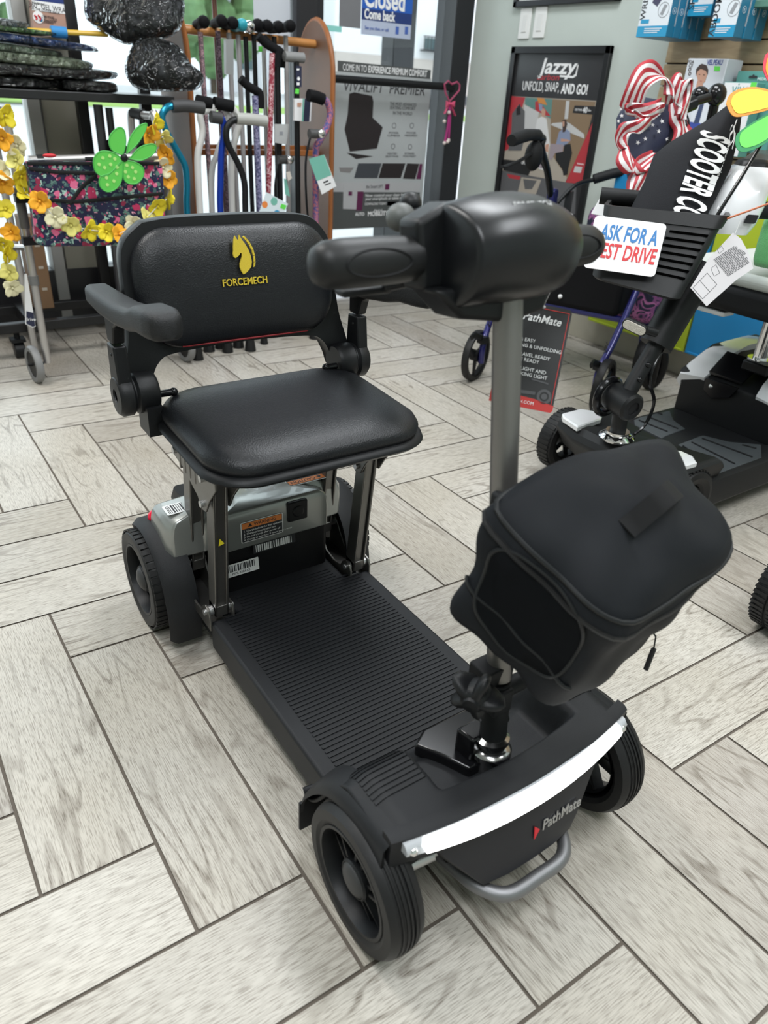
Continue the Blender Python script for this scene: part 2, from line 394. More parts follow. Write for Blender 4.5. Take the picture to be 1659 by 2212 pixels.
# shell outer skirts (fender sides) following the arch and the front band
mb = MB()
for sg in (-1, 1):
    R = []; mb = MB()
    prof = [(-0.556, 0.055, 0.030), (-0.563, 0.105, 0.085), (-0.578, 0.140, 0.118), (-0.610, 0.183, 0.160), (-0.645, 0.208, 0.186), (-0.69, 0.219, 0.196), (-0.73, 0.221, 0.190), (-0.752, 0.221, 0.182)]
    prof = smooth_path([(p[0], p[1], p[2]) for p in prof], 4)
    for q in prof:
        y, zt, zl = q
        R.append([P3(sg*0.170, y+0.004, zt+0.004), P3(sg*0.196, y, zt+0.001), P3(sg*0.2085, y, zt-0.010), P3(sg*0.210, y, zl), P3(sg*0.205, y, zl), P3(sg*0.203, y+0.004, zt-0.012), P3(sg*0.19, y+0.006, zt-0.008), P3(sg*0.172, y+0.010, zt-0.006)])
    mb.rings(R, closed=True)
    mb.prism([(0, 0), (0.052, 0), (0.052, 0.05), (0.045, 0.056), (0, 0.056)], P3(sg*0.158 if sg > 0 else -0.21, -0.556, 0.03+0.0), (1, 0, 0), (0, 0.0, 1), 0.004)
    mb.build('wheel_arch', DECKM, shell, smooth=50)
# front band below the lip, from left to right round the front
mb = MB(); R = []
for i in range(41):
    a = -0.20+0.40*i/40; y = yfront(a); k = (a/0.20)**2
    R.append([P3(a, y+0.012, 0.229), P3(a, y, 0.2285), P3(a, y-0.006, 0.225), P3(a, y-0.012+0.008*k, 0.200), P3(a, y-0.006, 0.176+0.008*k), P3(a, y+0.012, 0.174+0.008*k)])
mb.rings(R)
mb.build('front_band', DECKM, shell, smooth=50)
# headlight lens and its lit strip
LENS = mat('clear_lens', (0.55, 0.57, 0.6), 0.08, trans=0.0, coat=1.0, alpha=0.85)
LIT = mat('lit_led_strip', (1.0, 1.0, 0.98), 0.4, emit=5.0)
def lens_strip(a0, a1, zt, zb, off, m, nm, par, taper=True):
    mb = MB(); R = []
    for i in range(49):
        a = a0+(a1-a0)*i/48; y = yfront(a)-off; e = (abs(a)/0.19)
        hh = (zt-zb)/2*(1-0.55*e**2.5 if taper else 1); zc = (zt+zb)/2+0.004*e**2
        R.append([P3(a, y+0.006, zc+hh), P3(a, y-0.003, zc+hh*0.9), P3(a, y-0.009, zc), P3(a, y-0.008, zc-hh*0.9), P3(a, y+0.006, zc-hh)])
    mb.rings(R); return mb.build(nm, m, par, smooth=50)
lens = lens_strip(-0.187, 0.187, 0.2265, 0.1945, 0.0075, LENS, 'headlight_lens', scoot)
lens_strip(-0.163, 0.170, 0.2245, 0.1965, 0.0102, LIT, 'light_strip', lens)
mb = MB()
for sg in (-1, 1): MB().ball(P3(sg*0.178, yfront(0.178)-0.013, 0.211), 0.006).build('reflector_cup', CHR, lens)
# nose panel
NOSE = mat('nose_plastic', (0.011, 0.0115, 0.015), 0.4, spec=0.35)
mb = MB(); R = []
for z, hw, y in ((0.198, 0.150, -0.762), (0.170, 0.136, -0.772), (0.118, 0.094, -0.790), (0.100, 0.080, -0.794), (0.094, 0.076, -0.786)):
    R.append([P3(-hw, y+0.040, z), P3(-hw, y+0.006, z), P3(-hw*0.96, y, z), P3(-hw*0.5, y-0.005, z), P3(0, y-0.006, z), P3(hw*0.5, y-0.005, z), P3(hw*0.96, y, z), P3(hw, y+0.006, z), P3(hw, y+0.040, z)])
mb.rings(R); nose = mb.build('nose_panel', NOSE, scoot, smooth=40)
ez = nrm([0, -0.010, -0.025])
mb = MB(); mb.text('PathMate', 0.0195, P3(0.056, -0.7885, 0.139), (1, 0.02, 0), (0, 0.34, 1), 0.001, shear=0.3, bold=0.012)
mb.build('lettering', SILV, nose, smooth=0)
mb = MB(); mb.prism([(0, -0.008), (0.011, 0.0015), (0.003, 0.009)], P3(0.004, -0.7905, 0.137), (1, 0, 0), (0, 0.34, 1), 0.001); mb.build('red_mark', RED, nose, smooth=0)
# bumper tube
mb = MB(); mb.tube(smooth_path([P3(-0.085, -0.66, 0.060), P3(-0.083, -0.74, 0.078), P3(-0.074, -0.785, 0.082), P3(-0.048, -0.812, 0.082), P3(0, -0.815, 0.082), P3(0.048, -0.812, 0.082), P3(0.074, -0.785, 0.082), P3(0.083, -0.74, 0.078), P3(0.085, -0.66, 0.060)], 6), 0.0095, 14)
mb.build('bumper_bar', mat('bumper_silver', (0.24, 0.24, 0.25), 0.38, 0.8, bump=0.2, bscale=2500), scoot, smooth=60)
# steering linkage
mb = MB(); mb.cyl(P3(-0.155, -0.715, 0.092), P3(-0.105, -0.725, 0.100), 0.0095).cyl(P3(-0.105, -0.725, 0.100), P3(-0.03, -0.735, 0.108), 0.0055).ball(P3(-0.155, -0.712, 0.090), 0.014)
mb.cyl(P3(0.155, -0.715, 0.092), P3(0.03, -0.735, 0.108), 0.0065)
mb.build('tie_rod', SILV, scoot)
mb = MB(); mb.box(P3(0, -0.70, 0.098), (0.30, 0.03, 0.022)).box(P3(-0.12, -0.70, 0.115), (0.05, 0.05, 0.03)).box(P3(0.12, -0.70, 0.115), (0.05, 0.05, 0.03)).box(P3(0, -0.69, 0.10), (0.18, 0.10, 0.05))
mb.build('front_axle', BLKM, scoot, bevel=0.003)
# ---- wheels
def wheel(par, c, R_, wd, sg, front, nm='wheel'):
    c = np.array(c, float); ax = np.array([sg, 0, 0.])      # +ax points outward
    h = wd/2; mb = MB()
    if front:
        prof = [(R_*0.735, -h*0.8), (R_*0.80, -h), (R_*0.93, -h*0.98)]
        n = 5
        for i in range(n+1):
            t = -0.62+1.24*i/n; r = R_*(1-0.035*t*t*2)
            prof += [(r, h*(t-0.085)), (r, h*(t+0.085))] if i in (0, n) else [(r-0.0018, h*(t-0.06)), (r, h*(t-0.045)), (r, h*(t+0.045)), (r-0.0018, h*(t+0.06))]
            if i < n:
                t2 = -0.62+1.24*(i+0.5)/n; r2 = R_*(1-0.035*t2*t2*2)
                prof += [(r2, h*(t2-0.07)), (r2, h*(t2+0.07))]
        prof = sorted(prof[3:], key=lambda p: p[1]); prof = [(R_*0.735, -h*0.8), (R_*0.80, -h), (R_*0.93, -h*0.98)]+prof+[(R_*0.93, h*0.98), (R_*0.80, h), (R_*0.735, h*0.86)]
        mb.lathe(prof, c, ax, 64)
    else:
        prof = [(R_*0.70, -h*0.8), (R_*0.80, -h), (R_*0.94, -h*0.95), (R_*0.985, -h*0.7), (R_, -h*0.3), (R_, h*0.3), (R_*0.985, h*0.7), (R_*0.94, h*0.95), (R_*0.80, h), (R_*0.70, h*0.86)]
        mb.lathe(prof, c, ax, 64)
        for k in range(44):
            t = 2*PI*k/44
            for (h0, h1, dt) in ((-0.88, -0.16, 0.0), (0.16, 0.88, 0.5)):
                tt = t+dt*2*PI/44; d = np.array([0, math.cos(tt), math.sin(tt)]); e = np.array([0, -math.sin(tt), math.cos(tt)])
                hm = (h0+h1)/2*h
                mb.box(c+ax*hm+d*(R_*0.995), (1, 1, 1), np.array([ax*(h1-h0)*h, e*R_*0.105, d*R_*0.035]).T)
    wh = mb.build(nm, RUB, par, smooth=30)
    mb = MB(); lip = R_*0.74
    mb.lathe([(lip, -h*0.75), (lip, h*0.84), (lip*0.98, h*0.93), (lip*0.92, h*0.92), (lip*0.88, h*0.55), (lip*0.86, -h*0.5), (lip*0.9, -h*0.75)], c, ax, 56)
    for k in range(5):
        for dl in (-0.17, 0.17):
            t = 2*PI*k/5+0.35; b0 = np.array([0, math.cos(t+dl*1.6), math.sin(t+dl*1.6)]); b1 = np.array([0, math.cos(t+dl), math.sin(t+dl)])
            p0 = c+b0*R_*0.2+ax*h*0.45; p1 = c+b1*R_*0.66+ax*h*0.15
            d = nrm(p1-p0); e = nrm(np.cross(ax, d)); L = np.linalg.norm(p1-p0)
            mb.box((p0+p1)/2-ax*h*0.3, (1, 1, 1), np.array([d*L, e*0.0045, ax*h*0.75]).T)
    mb.lathe([(0.0, -h*0.8), (R_*0.27, -h*0.8), (R_*0.27, h*0.62), (R_*0.25, h*0.72), (R_*0.24, h*0.72)], c, ax, 32)
    mb.build('rim', BLK, wh, smooth=35)
    mb = MB(); mb.lathe([(0.0005, h*0.98), (R_*0.10, h*0.95), (R_*0.18, h*0.86), (R_*0.235, h*0.70), (R_*0.235, h*0.55)], c, ax, 32)
    mb.build('hub_cap', mat('hubcap_grey', (0.03, 0.03, 0.031), 0.5), wh, smooth=60)
    return wh
wheel(scoot, P3(-0.195, -0.702, 0.100), 0.100, 0.050, -1, True)
wheel(scoot, P3(0.205, -0.702, 0.100), 0.100, 0.050, 1, True)
wheel(scoot, P3(-0.208, 0.050, 0.100), 0.100, 0.062, -1, False)
wheel(scoot, P3(0.208, 0.050, 0.100), 0.100, 0.062, 1, False)
# ---- rear fenders
for sg in (-1, 1):
    mb = MB(); R = []
    for i in range(33):
        t = math.radians(118-150*i/32)          # from behind the top round to the front bottom
        r = 0.116+0.012*max(0, (i-14)/18)+0.02*max(0, (i-24)/8)
        d = np.array([0, -math.cos(math.radians(118-150*i/32-0))*-1, math.sin(t)])
        d = np.array([0, -math.cos(PI-t), math.sin(t)]); d[1] = -math.sin(math.radians(150*i/32-28)); d[2] = math.cos(math.radians(150*i/32-28))
        c = P3(0, 0.05, 0.100)
        wo = 0.222; wi = 0.163
        R.append([c+np.array([sg*wi, 0, 0])+d*(r+0.003), c+np.array([sg*(wo-0.012), 0, 0])+d*(r+0.002), c+np.array([sg*wo, 0, 0])+d*(r-0.008), c+np.array([sg*(wo-0.001), 0, 0])+d*(r-0.014), c+np.array([sg*(wo-0.008), 0, 0])+d*(r-0.007), c+np.array([sg*wi, 0, 0])+d*(r-0.004)])
    mb.rings(R); mb.build('rear_fender', DECKM, scoot, smooth=50)
# ---- battery / motor housing with silver lid
mb = MB()
R = []
for z, y0, y1, hw in ((0.046, -0.080, 0.17, 0.110), (0.105, -0.082, 0.17, 0.112), (0.20, -0.066, 0.17, 0.122), (0.225, -0.06, 0.16, 0.118)):
    R.append([P3(x, y, z) for x, y in rrect(2*hw, y1-y0, 0.012, 4, 0, (y0+y1)/2)])
mb.rings(R); mb.box(P3(0, 0.085, 0.145), (0.36, 0.09, 0.10))
house = mb.build('motor_housing', mat('housing_black', (0.005, 0.005, 0.006), 0.45, bump=0.15, bscale=1000, spec=0.25), scoot, smooth=40)
LID = mat('grey_metallic_paint', (0.30, 0.31, 0.295), 0.30, 0.55, coat=0.5)
mb = MB(); R = []
def lidring(g, zt):
    P = [(-0.198, 0.055, 1), (-0.198, -0.020, 1), (-0.188, -0.034, 1), (-0.128, -0.036, 1), (-0.120, -0.050, 0.5), (-0.112, -0.086, 0), (0.108, -0.086, 0), (0.116, -0.050, 0.5), (0.124, -0.036, 1), (0.166, -0.034, 1), (0.176, -0.020, 1), (0.176, 0.055, 1)]
    cx, cy = -0.01, -0.012; return [P3(cx+(x-cx)*g, cy+(y-cy)*g, zt-0.018*k*(g > 0.6)) for x, y, k in P]
R = [lidring(1.0, 0.198), lidring(1.0, 0.245), lidring(0.985, 0.262), lidring(0.95, 0.272), lidring(0.88, 0.277), lidring(0.5, 0.280)]
mb.rings(R); lid = mb.build('silver_lid', LID, house, smooth=38, bevel=0.003)
def lab(mb, o, ex, ey, w_, h_, mi): 
    o = np.array(o); ex = nrm(ex); ey = nrm(ey); mb.prism(rrect(w_, h_, min(w_, h_)*0.06, 3), o, ex, ey, 0.0007, mi)
ORANGE = mat('orange_label', (0.72, 0.22, 0.05), 0.5)
# warning label on the lid's front
def label_block(nm, o, ex, ey, w_, h_, title, lines, par, flip=False):
    o = np.array(o, float); ex = nrm(ex); ey = nrm(ey); ez = nrm(np.cross(ex, ey)); mb = MB()
    lab(mb, o, ex, ey, w_, h_, 0)
    mb.prism(rrect(w_*0.96, h_*0.94, 0.002), o+ez*0.0006, ex, ey, 0.0004, 1)
    mb.prism([(-w_*0.47, h_*0.18), (w_*0.47, h_*0.18), (w_*0.47, h_*0.45), (-w_*0.47, h_*0.45)], o+ez*0.0009, ex, ey, 0.0004, 2)
    mb.text(title, h_*0.22, o+ez*0.0013+ey*h_*0.31, ex, ey, 0.0003, 3)
    for i, t in enumerate(lines):
        mb.text(t, h_*0.13, o+ez*0.0010-ex*w_*0.44+ey*(h_*(0.06-0.145*i)), ex, ey, 0.0003, 4, align='LEFT', fit=None)
    return mb.build(nm, [WHT, INK, ORANGE, INK, WHT], par, smooth=0)
label_block('warning_label', P3(-0.034, -0.0868, 0.2325), (1, 0, 0), (0, 0.02, 1), 0.086, 0.043, '▲ WARNING', ['1. Charge before the first operation', '2. Charge promptly after use', '3. Do not charge after power off', '4. Charge at least 5 to 8 hours once a week'], lid)
label_block('caution_label', P3(0.088, -0.018, 0.2795), (-1, 0, -0.0), (0, -1, -0.02), 0.082, 0.054, '▲ CAUTION', ['Keep this cover closed while riding', 'Do not open or expose to water', 'Read the manual before charging', 'Use only the charger supplied', 'Keep away from heat and flame'], lid)
def barcode(nm, o, ex, ey, w_, h_, par, seed=1, txt=None, dark=False):
    o = np.array(o, float); ex = nrm(ex); ey = nrm(ey); ez = nrm(np.cross(ex, ey)); mb = MB(); rnd = random.Random(seed)
    lab(mb, o, ex, ey, w_, h_, 1 if dark else 0)
    x = -w_*0.44
    y0, y1 = (-h_*0.40, h_*0.40) if not txt else (-h_*0.12, h_*0.40)
    while x < w_*0.42:
        b = rnd.choice([0.0012, 0.002, 0.003]); mb.prism([(x, y0), (x+b, y0), (x+b, y1), (x, y1)], o+ez*0.0005, ex, ey, 0.0004, 0 if dark else 1); x += b+rnd.choice([0.0012, 0.0018, 0.0026])
    if txt: mb.text(txt, h_*0.26, o+ez*0.0008-ey*h_*0.3, ex, ey, 0.0003, 1)
    return mb.build(nm, [WHT, INK], par, smooth=0)
barcode('barcode_label', P3(-0.148, 0.002, 0.2655), (1, -0.03, 0.05), (0, 1, 0.03), 0.074, 0.034, lid, 2)
barcode('barcode_label', P3(-0.004, -0.0755, 0.182), (1, 0, 0), (0, 0.16, 1), 0.09, 0.018, house, 3, None, True)
barcode('barcode_label', P3(-0.078, -0.0800, 0.152), (1, 0, 0), (0, 0.16, 1), 0.075, 0.026, house, 4, 'P5PL 83B6X3')
mb = MB(); mb.box(P3(0.040, -0.085, 0.250), (0.042, 0.012, 0.042)).cyl(P3(0.040, -0.094, 0.250), P3(0.040, -0.085, 0.250), 0.012)
mb.build('charge_port', BLK, lid, bevel=0.003)
for a in (-0.176, 0.160): MB().ball(P3(a, 0.066, 0.222), (0.024, 0.014, 0.016)).build('tail_light', mat('red_lens', (0.6, 0.01, 0.04), 0.2, emit=0.25), house)
# ---- seat posts, foot brackets
for sg in (-1, 1):
    for (yb, zb, yt, zt) in ((-0.132, 0.112, -0.166, 0.425), (-0.012, 0.140, -0.046, 0.425)):
        mb = MB(); a = sg*(0.146 if yb < -0.1 else 0.140)
        b0 = P3(a, yb, zb); b1 = P3(a-sg*0.0, yt, zt); d = nrm(b1-b0); ex = np.array([1., 0, 0]); ey = np.cross(d, ex); L = np.linalg.norm(b1-b0)
        # channel section: two flanges and a recessed web
        for dx in (-0.0105, 0.0105): mb.box((b0+b1)/2+ex*dx, (1, 1, 1), np.array([ex*0.005, ey*0.030, d*L]).T)
        mb.box((b0+b1)/2, (1, 1, 1), np.array([ex*0.018, ey*0.020, d*(L-0.004)]).T)
        mb.box(b0+d*0.012, (1, 1, 1), np.array([ex*0.026, ey*0.030, d*0.024]).T); mb.box(b1-d*0.012, (1, 1, 1), np.array([ex*0.026, ey*0.030, d*0.024]).T)
        po = mb.build('seat_post', GUN, scoot, smooth=30, bevel=0.0015)
        if sg < 0:
            mb = MB(); q = b0+d*(0.17 if yb < -0.1 else 0.24)-ey*0.0155*np.sign(ey[1]); mb.prism([(-0.005, -0.007), (0.005, -0.004), (-0.003, 0.008)], q, ex, d, 0.0008)
            mb.build('yellow_sticker', mat('yellow_sticker', (0.75, 0.62, 0.02), 0.5), po, smooth=0)
    mb = MB()
    for dx in (-0.022, 0.022):
        pl = [(-0.152, 0.088), (-0.152, 0.118), (-0.146, 0.130), (-0.132, 0.134), (-0.120, 0.126), (-0.112, 0.112), (-0.085, 0.108), (-0.055, 0.114), (-0.034, 0.140), (-0.022, 0.158), (-0.010, 0.166), (0.004, 0.158), (0.008, 0.146), (0.002, 0.120), (0.006, 0.088)]
        mb.prism(pl, P3(sg*0.148+dx-0.002, 0, 0), (0, 1, 0), (0, 0, 1), 0.0045)
    mb.box(P3(sg*0.148, -0.07, 0.091), (0.044, 0.155, 0.003))
    br = mb.build('foot_bracket', GUN, scoot, smooth=30, bevel=0.001)
    for (y, z) in ((-0.134, 0.120), (-0.010, 0.152)):
        mb = MB(); mb.cyl(P3(sg*0.148-0.028, y, z), P3(sg*0.148+0.028, y, z), 0.0055, n=14); mb.cyl(P3(sg*0.148-0.021, y, z), P3(sg*0.148+0.021, y, z), 0.010, n=18)
        mb.build('pivot_bolt', SILV, br)
    mb = MB()
    for dx in (-0.02, 0.02):
        mb.prism([(-0.215, 0.42), (-0.215, 0.405), (-0.185, 0.372), (-0.168, 0.345), (-0.150, 0.342), (-0.135, 0.36), (-0.075, 0.385), (-0.030, 0.392), (-0.022, 0.42)], P3(sg*0.148+dx-0.002, 0, 0), (0, 1, 0), (0, 0, 1), 0.004)
    for k in range(4): mb.box(P3(sg*0.148, -0.130+0.022*k, 0.395), (0.046, 0.006, 0.03))
    tb = mb.build('seat_bracket', GUN, scoot, smooth=30, bevel=0.001)
    for (y, z) in ((-0.164, 0.405), (-0.045, 0.405), (-0.157, 0.356)): MB().cyl(P3(sg*0.148-0.027, y, z), P3(sg*0.148+0.027, y, z), 0.006, n=14).build('pivot_bolt', SILV, tb)
# ---- seat: tray and cushion
SC = 0.012
mb = MB(); R = []
for z, g, r in ((0.416, -0.05, 0.06), (0.424, -0.006, 0.075), (0.430, 0.0, 0.08), (0.436, -0.002, 0.08), (0.440, -0.012, 0.075)):
    R.append([P3(SC+x, y, z+0.005+0.010*sstep(-0.2, 0.05, y)) for x, y in rrect(0.408+2*g, 0.318+2*g, r, 8, 0, -0.122)])
mb.rings(R); tray = mb.build('seat_tray', BLK, scoot, smooth=50)
mb = MB(); R = []
def cush(z, g, r): return [P3(SC+x, y, z+0.005+0.010*sstep(-0.2, 0.05, y)-0.006*sstep(-0.2, -0.29, y)) for x, y in rrect(0.388+2*g, 0.300+2*g, r, 10, 0, -0.120)]
for z, g, r in ((0.436, -0.008, 0.07), (0.442, 0.0, 0.075), (0.454, 0.003, 0.078), (0.464, -0.003, 0.075), (0.471, -0.014, 0.068), (0.4755, -0.032, 0.056), (0.478, -0.06, 0.04), (0.479, -0.10, 0.02)): R.append(cush(z, g, r))
mb.rings(R); mb.build('seat_cushion', LEATH, scoot, smooth=60)
# ---- backrest
def back_y(z): return 0.030+0.045*(z-0.53)/0.23
def backpt(x, z, dy): return P3(x+0.002, back_y(z)+dy+0.10*(x*x), z)       # gentle curve round the sitter
mb = MB()
outer = [(-0.152, 0.749), (-0.100, 0.755), (0.0, 0.757), (0.100, 0.755), (0.152, 0.749), (0.180, 0.728), (0.194, 0.700), (0.198, 0.64), (0.203, 0.58), (0.216, 0.53), (0.222, 0.500), (0.214, 0.470), (0.188, 0.470), (0.178, 0.50), (0.160, 0.531), (0.125, 0.543), (0.0, 0.548), (-0.125, 0.543), (-0.160, 0.531), (-0.178, 0.50), (-0.188, 0.470), (-0.214, 0.470), (-0.222, 0.500), (-0.216, 0.53), (-0.203, 0.58), (-0.198, 0.64), (-0.194, 0.700), (-0.180, 0.728)]
n = len(outer); sp = [np.array(p) for p in smooth_path([(p[0], p[1], 0) for p in outer+[outer[0]]], 4)][:-1]
R = [[backpt(p[0]*g, 0.62+(p[1]-0.62)*g, dy) for p in sp] for dy, g in ((0.034, 0.97), (0.030, 0.99), (0.010, 1.0), (0.004, 0.99))]
mb.rings(R)
bshell = mb.build('backrest_shell', BLK, scoot, smooth=45)
mb = MB(); R = []
for g, dy in ((0.0, 0.006), (0.002, -0.006), (-0.002, -0.014), (-0.012, -0.021), (-0.03, -0.026), (-0.055, -0.028), (-0.085, -0.029)):
    R.append([backpt(x, z, dy) for x, z in rrect(0.362+2*g, 0.184+2*g, max(0.006, 0.066+g*0.8), 10, 0, 0.648)])
mb.rings(R); pad = mb.build('backrest_pad', LEATH, scoot, smooth=60)
mb = MB(); mb.tube([backpt(x, 0.558+0.0*x, -0.012) for x in np.linspace(-0.12, 0.12, 15)], 0.0022, 8); mb.build('red_piping', mat('red_piping', (0.25, 0.01, 0.015), 0.5), pad)
# emblem: embroidered horse head and word
YEL = mat('yellow_thread', (0.70, 0.52, 0.035), 0.75, bump=0.6, bscale=1500)
horse = [(10, 86), (14, 97), (19, 88), (24, 84), (27, 98), (33, 86), (38, 80), (44, 70), (50, 58), (54, 44), (55, 30), (52, 18), (44, 10), (36, 4), (27, 0), (22, 8), (19, 18), (20, 28), (24, 36), (28, 44), (29, 52), (25, 54), (20, 48), (14, 44), (9, 42), (5, 45), (4, 52), (6, 60), (7, 70)]
mb = MB(); s_ = 0.00063
zc = 0.655; px0 = 0.000
ybk = back_y(0.69)-0.0285+0.0
mb.prism([(-0.019+x*s_, y*s_) for x, y in horse], P3(px0, back_y(0.665)-0.0305, 0.668), (1, 0, 0), (0, 0.19, 1), 0.003)
mane = [(36, 92), (44, 84), (52, 72), (58, 58), (61, 44), (61, 28), (58, 16), (63, 18), (66, 30), (66, 46), (63, 62), (57, 76), (48, 88), (40, 96)]
for i in range(7):
    a = mane[i]; b = mane[i+1]; c = mane[12-i] if 12-i > 6 else mane[7]; d = mane[13-i]
    q = [np.array(p, float) for p in (a, b, c, d)]; m_ = sum(q)/4; q = [m_+(p-m_)*0.9 for p in q]
    mb.prism([(-0.019+p[0]*s_, p[1]*s_) for p in q], P3(px0, back_y(0.665)-0.0305, 0.668), (1, 0, 0), (0, 0.19, 1), 0.003)
mb.text('FORCEMECH', 0.0165, P3(px0+0.001, back_y(0.653)-0.0292, 0.656), (1, 0, 0), (0, 0.19, 1), 0.002, bold=0.01, fit=0.082)
mb.build('emblem', YEL, pad, smooth=0)
# ---- arm hinges and armrests
for sg in (-1, 1):
    mb = MB(); c = P3(sg*0.205, 0.015, 0.492)
    mb.lathe([(0.0, -0.03), (0.030, -0.03), (0.034, -0.024), (0.034, 0.004), (0.030, 0.008), (0.030, 0.010), (0.035, 0.014), (0.035, 0.030), (0.030, 0.036), (0.012, 0.037), (0.011, 0.034), (0.0, 0.034)], c, (sg, 0, 0), 36)
    mb.box(P3(sg*0.190, 0.0, 0.452), (0.028, 0.05, 0.05))
    hg = mb.build('arm_hinge', BLK, scoot, smooth=40)
    mb = MB(); mb.cyl(P3(sg*0.172, 0.0, 0.490), P3(sg*0.150, 0.0, 0.490), 0.006); mb.ball(P3(sg*0.149, 0.0, 0.490), 0.0075)
    mb.build('stop_pin', BLKG, hg)
    mb = MB(); a = sg*0.228
    mb.prism([(-0.004, 0.480), (0.022, 0.470), (0.038, 0.486), (0.040, 0.52), (0.036, 0.578), (0.002, 0.578), (-0.006, 0.52)], P3(a-0.011, 0, 0), (0, 1, 0), (0, 0, 1), 0.022)
    mb.prism([(0.004, 0.581), (0.034, 0.581), (0.036, 0.632), (-0.07, 0.640), (-0.075, 0.634), (-0.03, 0.622), (-0.006, 0.610)], P3(a-0.010, 0, 0), (0, 1, 0), (0, 0, 1), 0.020)
    mb.cyl(P3(a-0.012*1.05, 0.016, 0.562), P3(a+0.012*1.05, 0.016, 0.562), 0.0035, n=10)
    mb.build('arm_post', BLK, scoot, smooth=35, bevel=0.003)
    mb = MB(); R = []
    path = [(0.130, 0.634, 0.011, 0.016), (0.118, 0.634, 0.016, 0.020), (0.05, 0.635, 0.017, 0.023), (-0.04, 0.640, 0.017, 0.024), (-0.11, 0.650, 0.017, 0.025), (-0.15, 0.662, 0.019, 0.027), (-0.195, 0.666, 0.020, 0.027), (-0.217, 0.666, 0.018, 0.022), (-0.226, 0.665, 0.012, 0.012)]
    for y, z, hz, hx in path:
        R.append([P3(sg*0.222+x, y, z+q) for x, q in rrect(2*hx, 2*hz, min(hx, hz)*0.6, 4)])
    mb.rings(R); mb.build('armrest', mat('armrest_pu', (0.011, 0.0115, 0.0125), 0.5, bump=0.5, bscale=700, spec=0.35), scoot, smooth=50)
# ---- steering column
mb = MB(); o = P3(0.006, -0.697, 0.172)
mb.lathe([(r*0.80, h*0.9) for r, h in [(0.0, 0.0), (0.030, 0.0), (0.032, 0.012), (0.030, 0.022), (0.034, 0.026), (0.034, 0.034), (0.030, 0.038), (0.024, 0.040), (0.024, 0.046), (0.029, 0.050), (0.029, 0.056), (0.021, 0.060), (0.0205, 0.070), (0.0, 0.07)]], o, (0, 0.10, 1), 40)
mb.build('steering_collar', mat('collar_steel', (0.42, 0.42, 0.42), 0.16, 1.0), scoot, smooth=40)
mb = MB(); mb.cyl(P3(0.006, -0.693, 0.225), P3(0.006, -0.684, 0.315), 0.018).box(P3(0, -0.682, 0.295), (0.030, 0.05, 0.035)).box(P3(0, -0.676, 0.325), (0.046, 0.034, 0.03)).cyl(P3(0.028, -0.69, 0.245), P3(0.012, -0.69, 0.245), 0.008)
mb.cyl(P3(-0.02, -0.690, 0.300), P3(0.045, -0.690, 0.300), 0.012)
fold = mb.build('fold_joint', BLKM, scoot, smooth=40, bevel=0.002)
mb = MB(); kc = P3(-0.030, -0.690, 0.325); kx = nrm([-0.85, -0.50, -0.1]); u, v = frame(kx)
R = []
for h_, g in ((-0.006, 0.55), (0.004, 0.9), (0.016, 1.0), (0.024, 0.92), (0.030, 0.7), (0.032, 0.42)):
    R.append([kc+kx*h_+(u*math.cos(t)+v*math.sin(t))*(0.024+0.014*max(-0.35, math.cos(5*t))*(0.4+0.6*g))*g for t in [2*PI*j/60 for j in range(60)]])
mb.rings(R); mb.lathe([(0.0, 0.036), (0.010, 0.035), (0.0115, 0.031)], kc, kx, 24); mb.build('clamp_knob', BLK, fold, smooth=40)
# glossy bracket behind the collar
mb = MB(); mb.prism([(-0.072, -0.628), (-0.045, -0.612), (0.045, -0.612), (0.050, -0.62), (0.045, -0.66), (0.030, -0.70), (-0.034, -0.70), (-0.05, -0.665)], P3(0, 0, 0.168), (1, 0, 0), (0, 1, 0), 0.022)
mb.prism([(-0.03, -0.66), (0.03, -0.66), (0.026, -0.69), (-0.026, -0.69)], P3(0, 0, 0.188), (1, 0, 0), (0, 1, 0), 0.04)
mb.build('column_bracket', BLKG, scoot, smooth=30, bevel=0.004)
p0 = P3(0.010, -0.682, 0.315); p1 = P3(0.012, -0.598, 0.800)
mb = MB(); mb.cyl(p0, p1, 0.0158, n=36); mb.build('steering_tube', mat('tube_metal', (0.21, 0.20, 0.19), 0.38, 0.75), scoot, smooth=40)
# ---- tiller head
mb = MB(); R = []
hc = P3(0.014, -0.588, 0.821); fwd = nrm([0.0, -1, -0.16]); upv = nrm(np.cross([1, 0, 0], -fwd)); upv = upv if upv[2] > 0 else -upv
# ovoid casing: rings marched from left to right
for t, g in ((-1.02, 0.80), (-1.0, 0.90), (-0.95, 0.94), (-0.6, 0.99), (-0.25, 1.03), (0.1, 1.03), (0.45, 0.98), (0.72, 0.86), (0.88, 0.70), (0.97, 0.5), (1.0, 0.3)):
    ring = []
    for k in range(36):
        th = 2*PI*k/36; cs, sn = math.cos(th), math.sin(th)
        fx = math.copysign(abs(cs)**0.8, cs)*0.056*g; fz = math.copysign(abs(sn)**0.85, sn)*(0.044 if sn > 0 else 0.054)*g
        if cs < 0: fx *= 0.8
        ring.append(hc+np.array([t*0.078, 0, 0])+fwd*fx+upv*(fz+0.006*(1-t*t)))
    R.append(ring)
mb.rings(R); head = mb.build('tiller_head', mat('satin_black', (0.007, 0.0076, 0.009), 0.33, spec=0.4), scoot, smooth=60)
mb = MB(); mb.prism([(-0.088, -0.03), (0.07, -0.03), (0.06, -0.062), (0.01, -0.070), (-0.055, -0.060)], P3(0.0, -0.556, 0.815), (1, 0, 0), (0, 0.1, 1), 0.05); 
mb.prism([(-0.095, 0.03), (-0.06, 0.045), (0.06, 0.045), (0.08, 0.02), (0.07, -0.03), (-0.088, -0.035)], P3(0.0, -0.548, 0.815), (1, 0, 0), (0, 0.1, 1), 0.035)
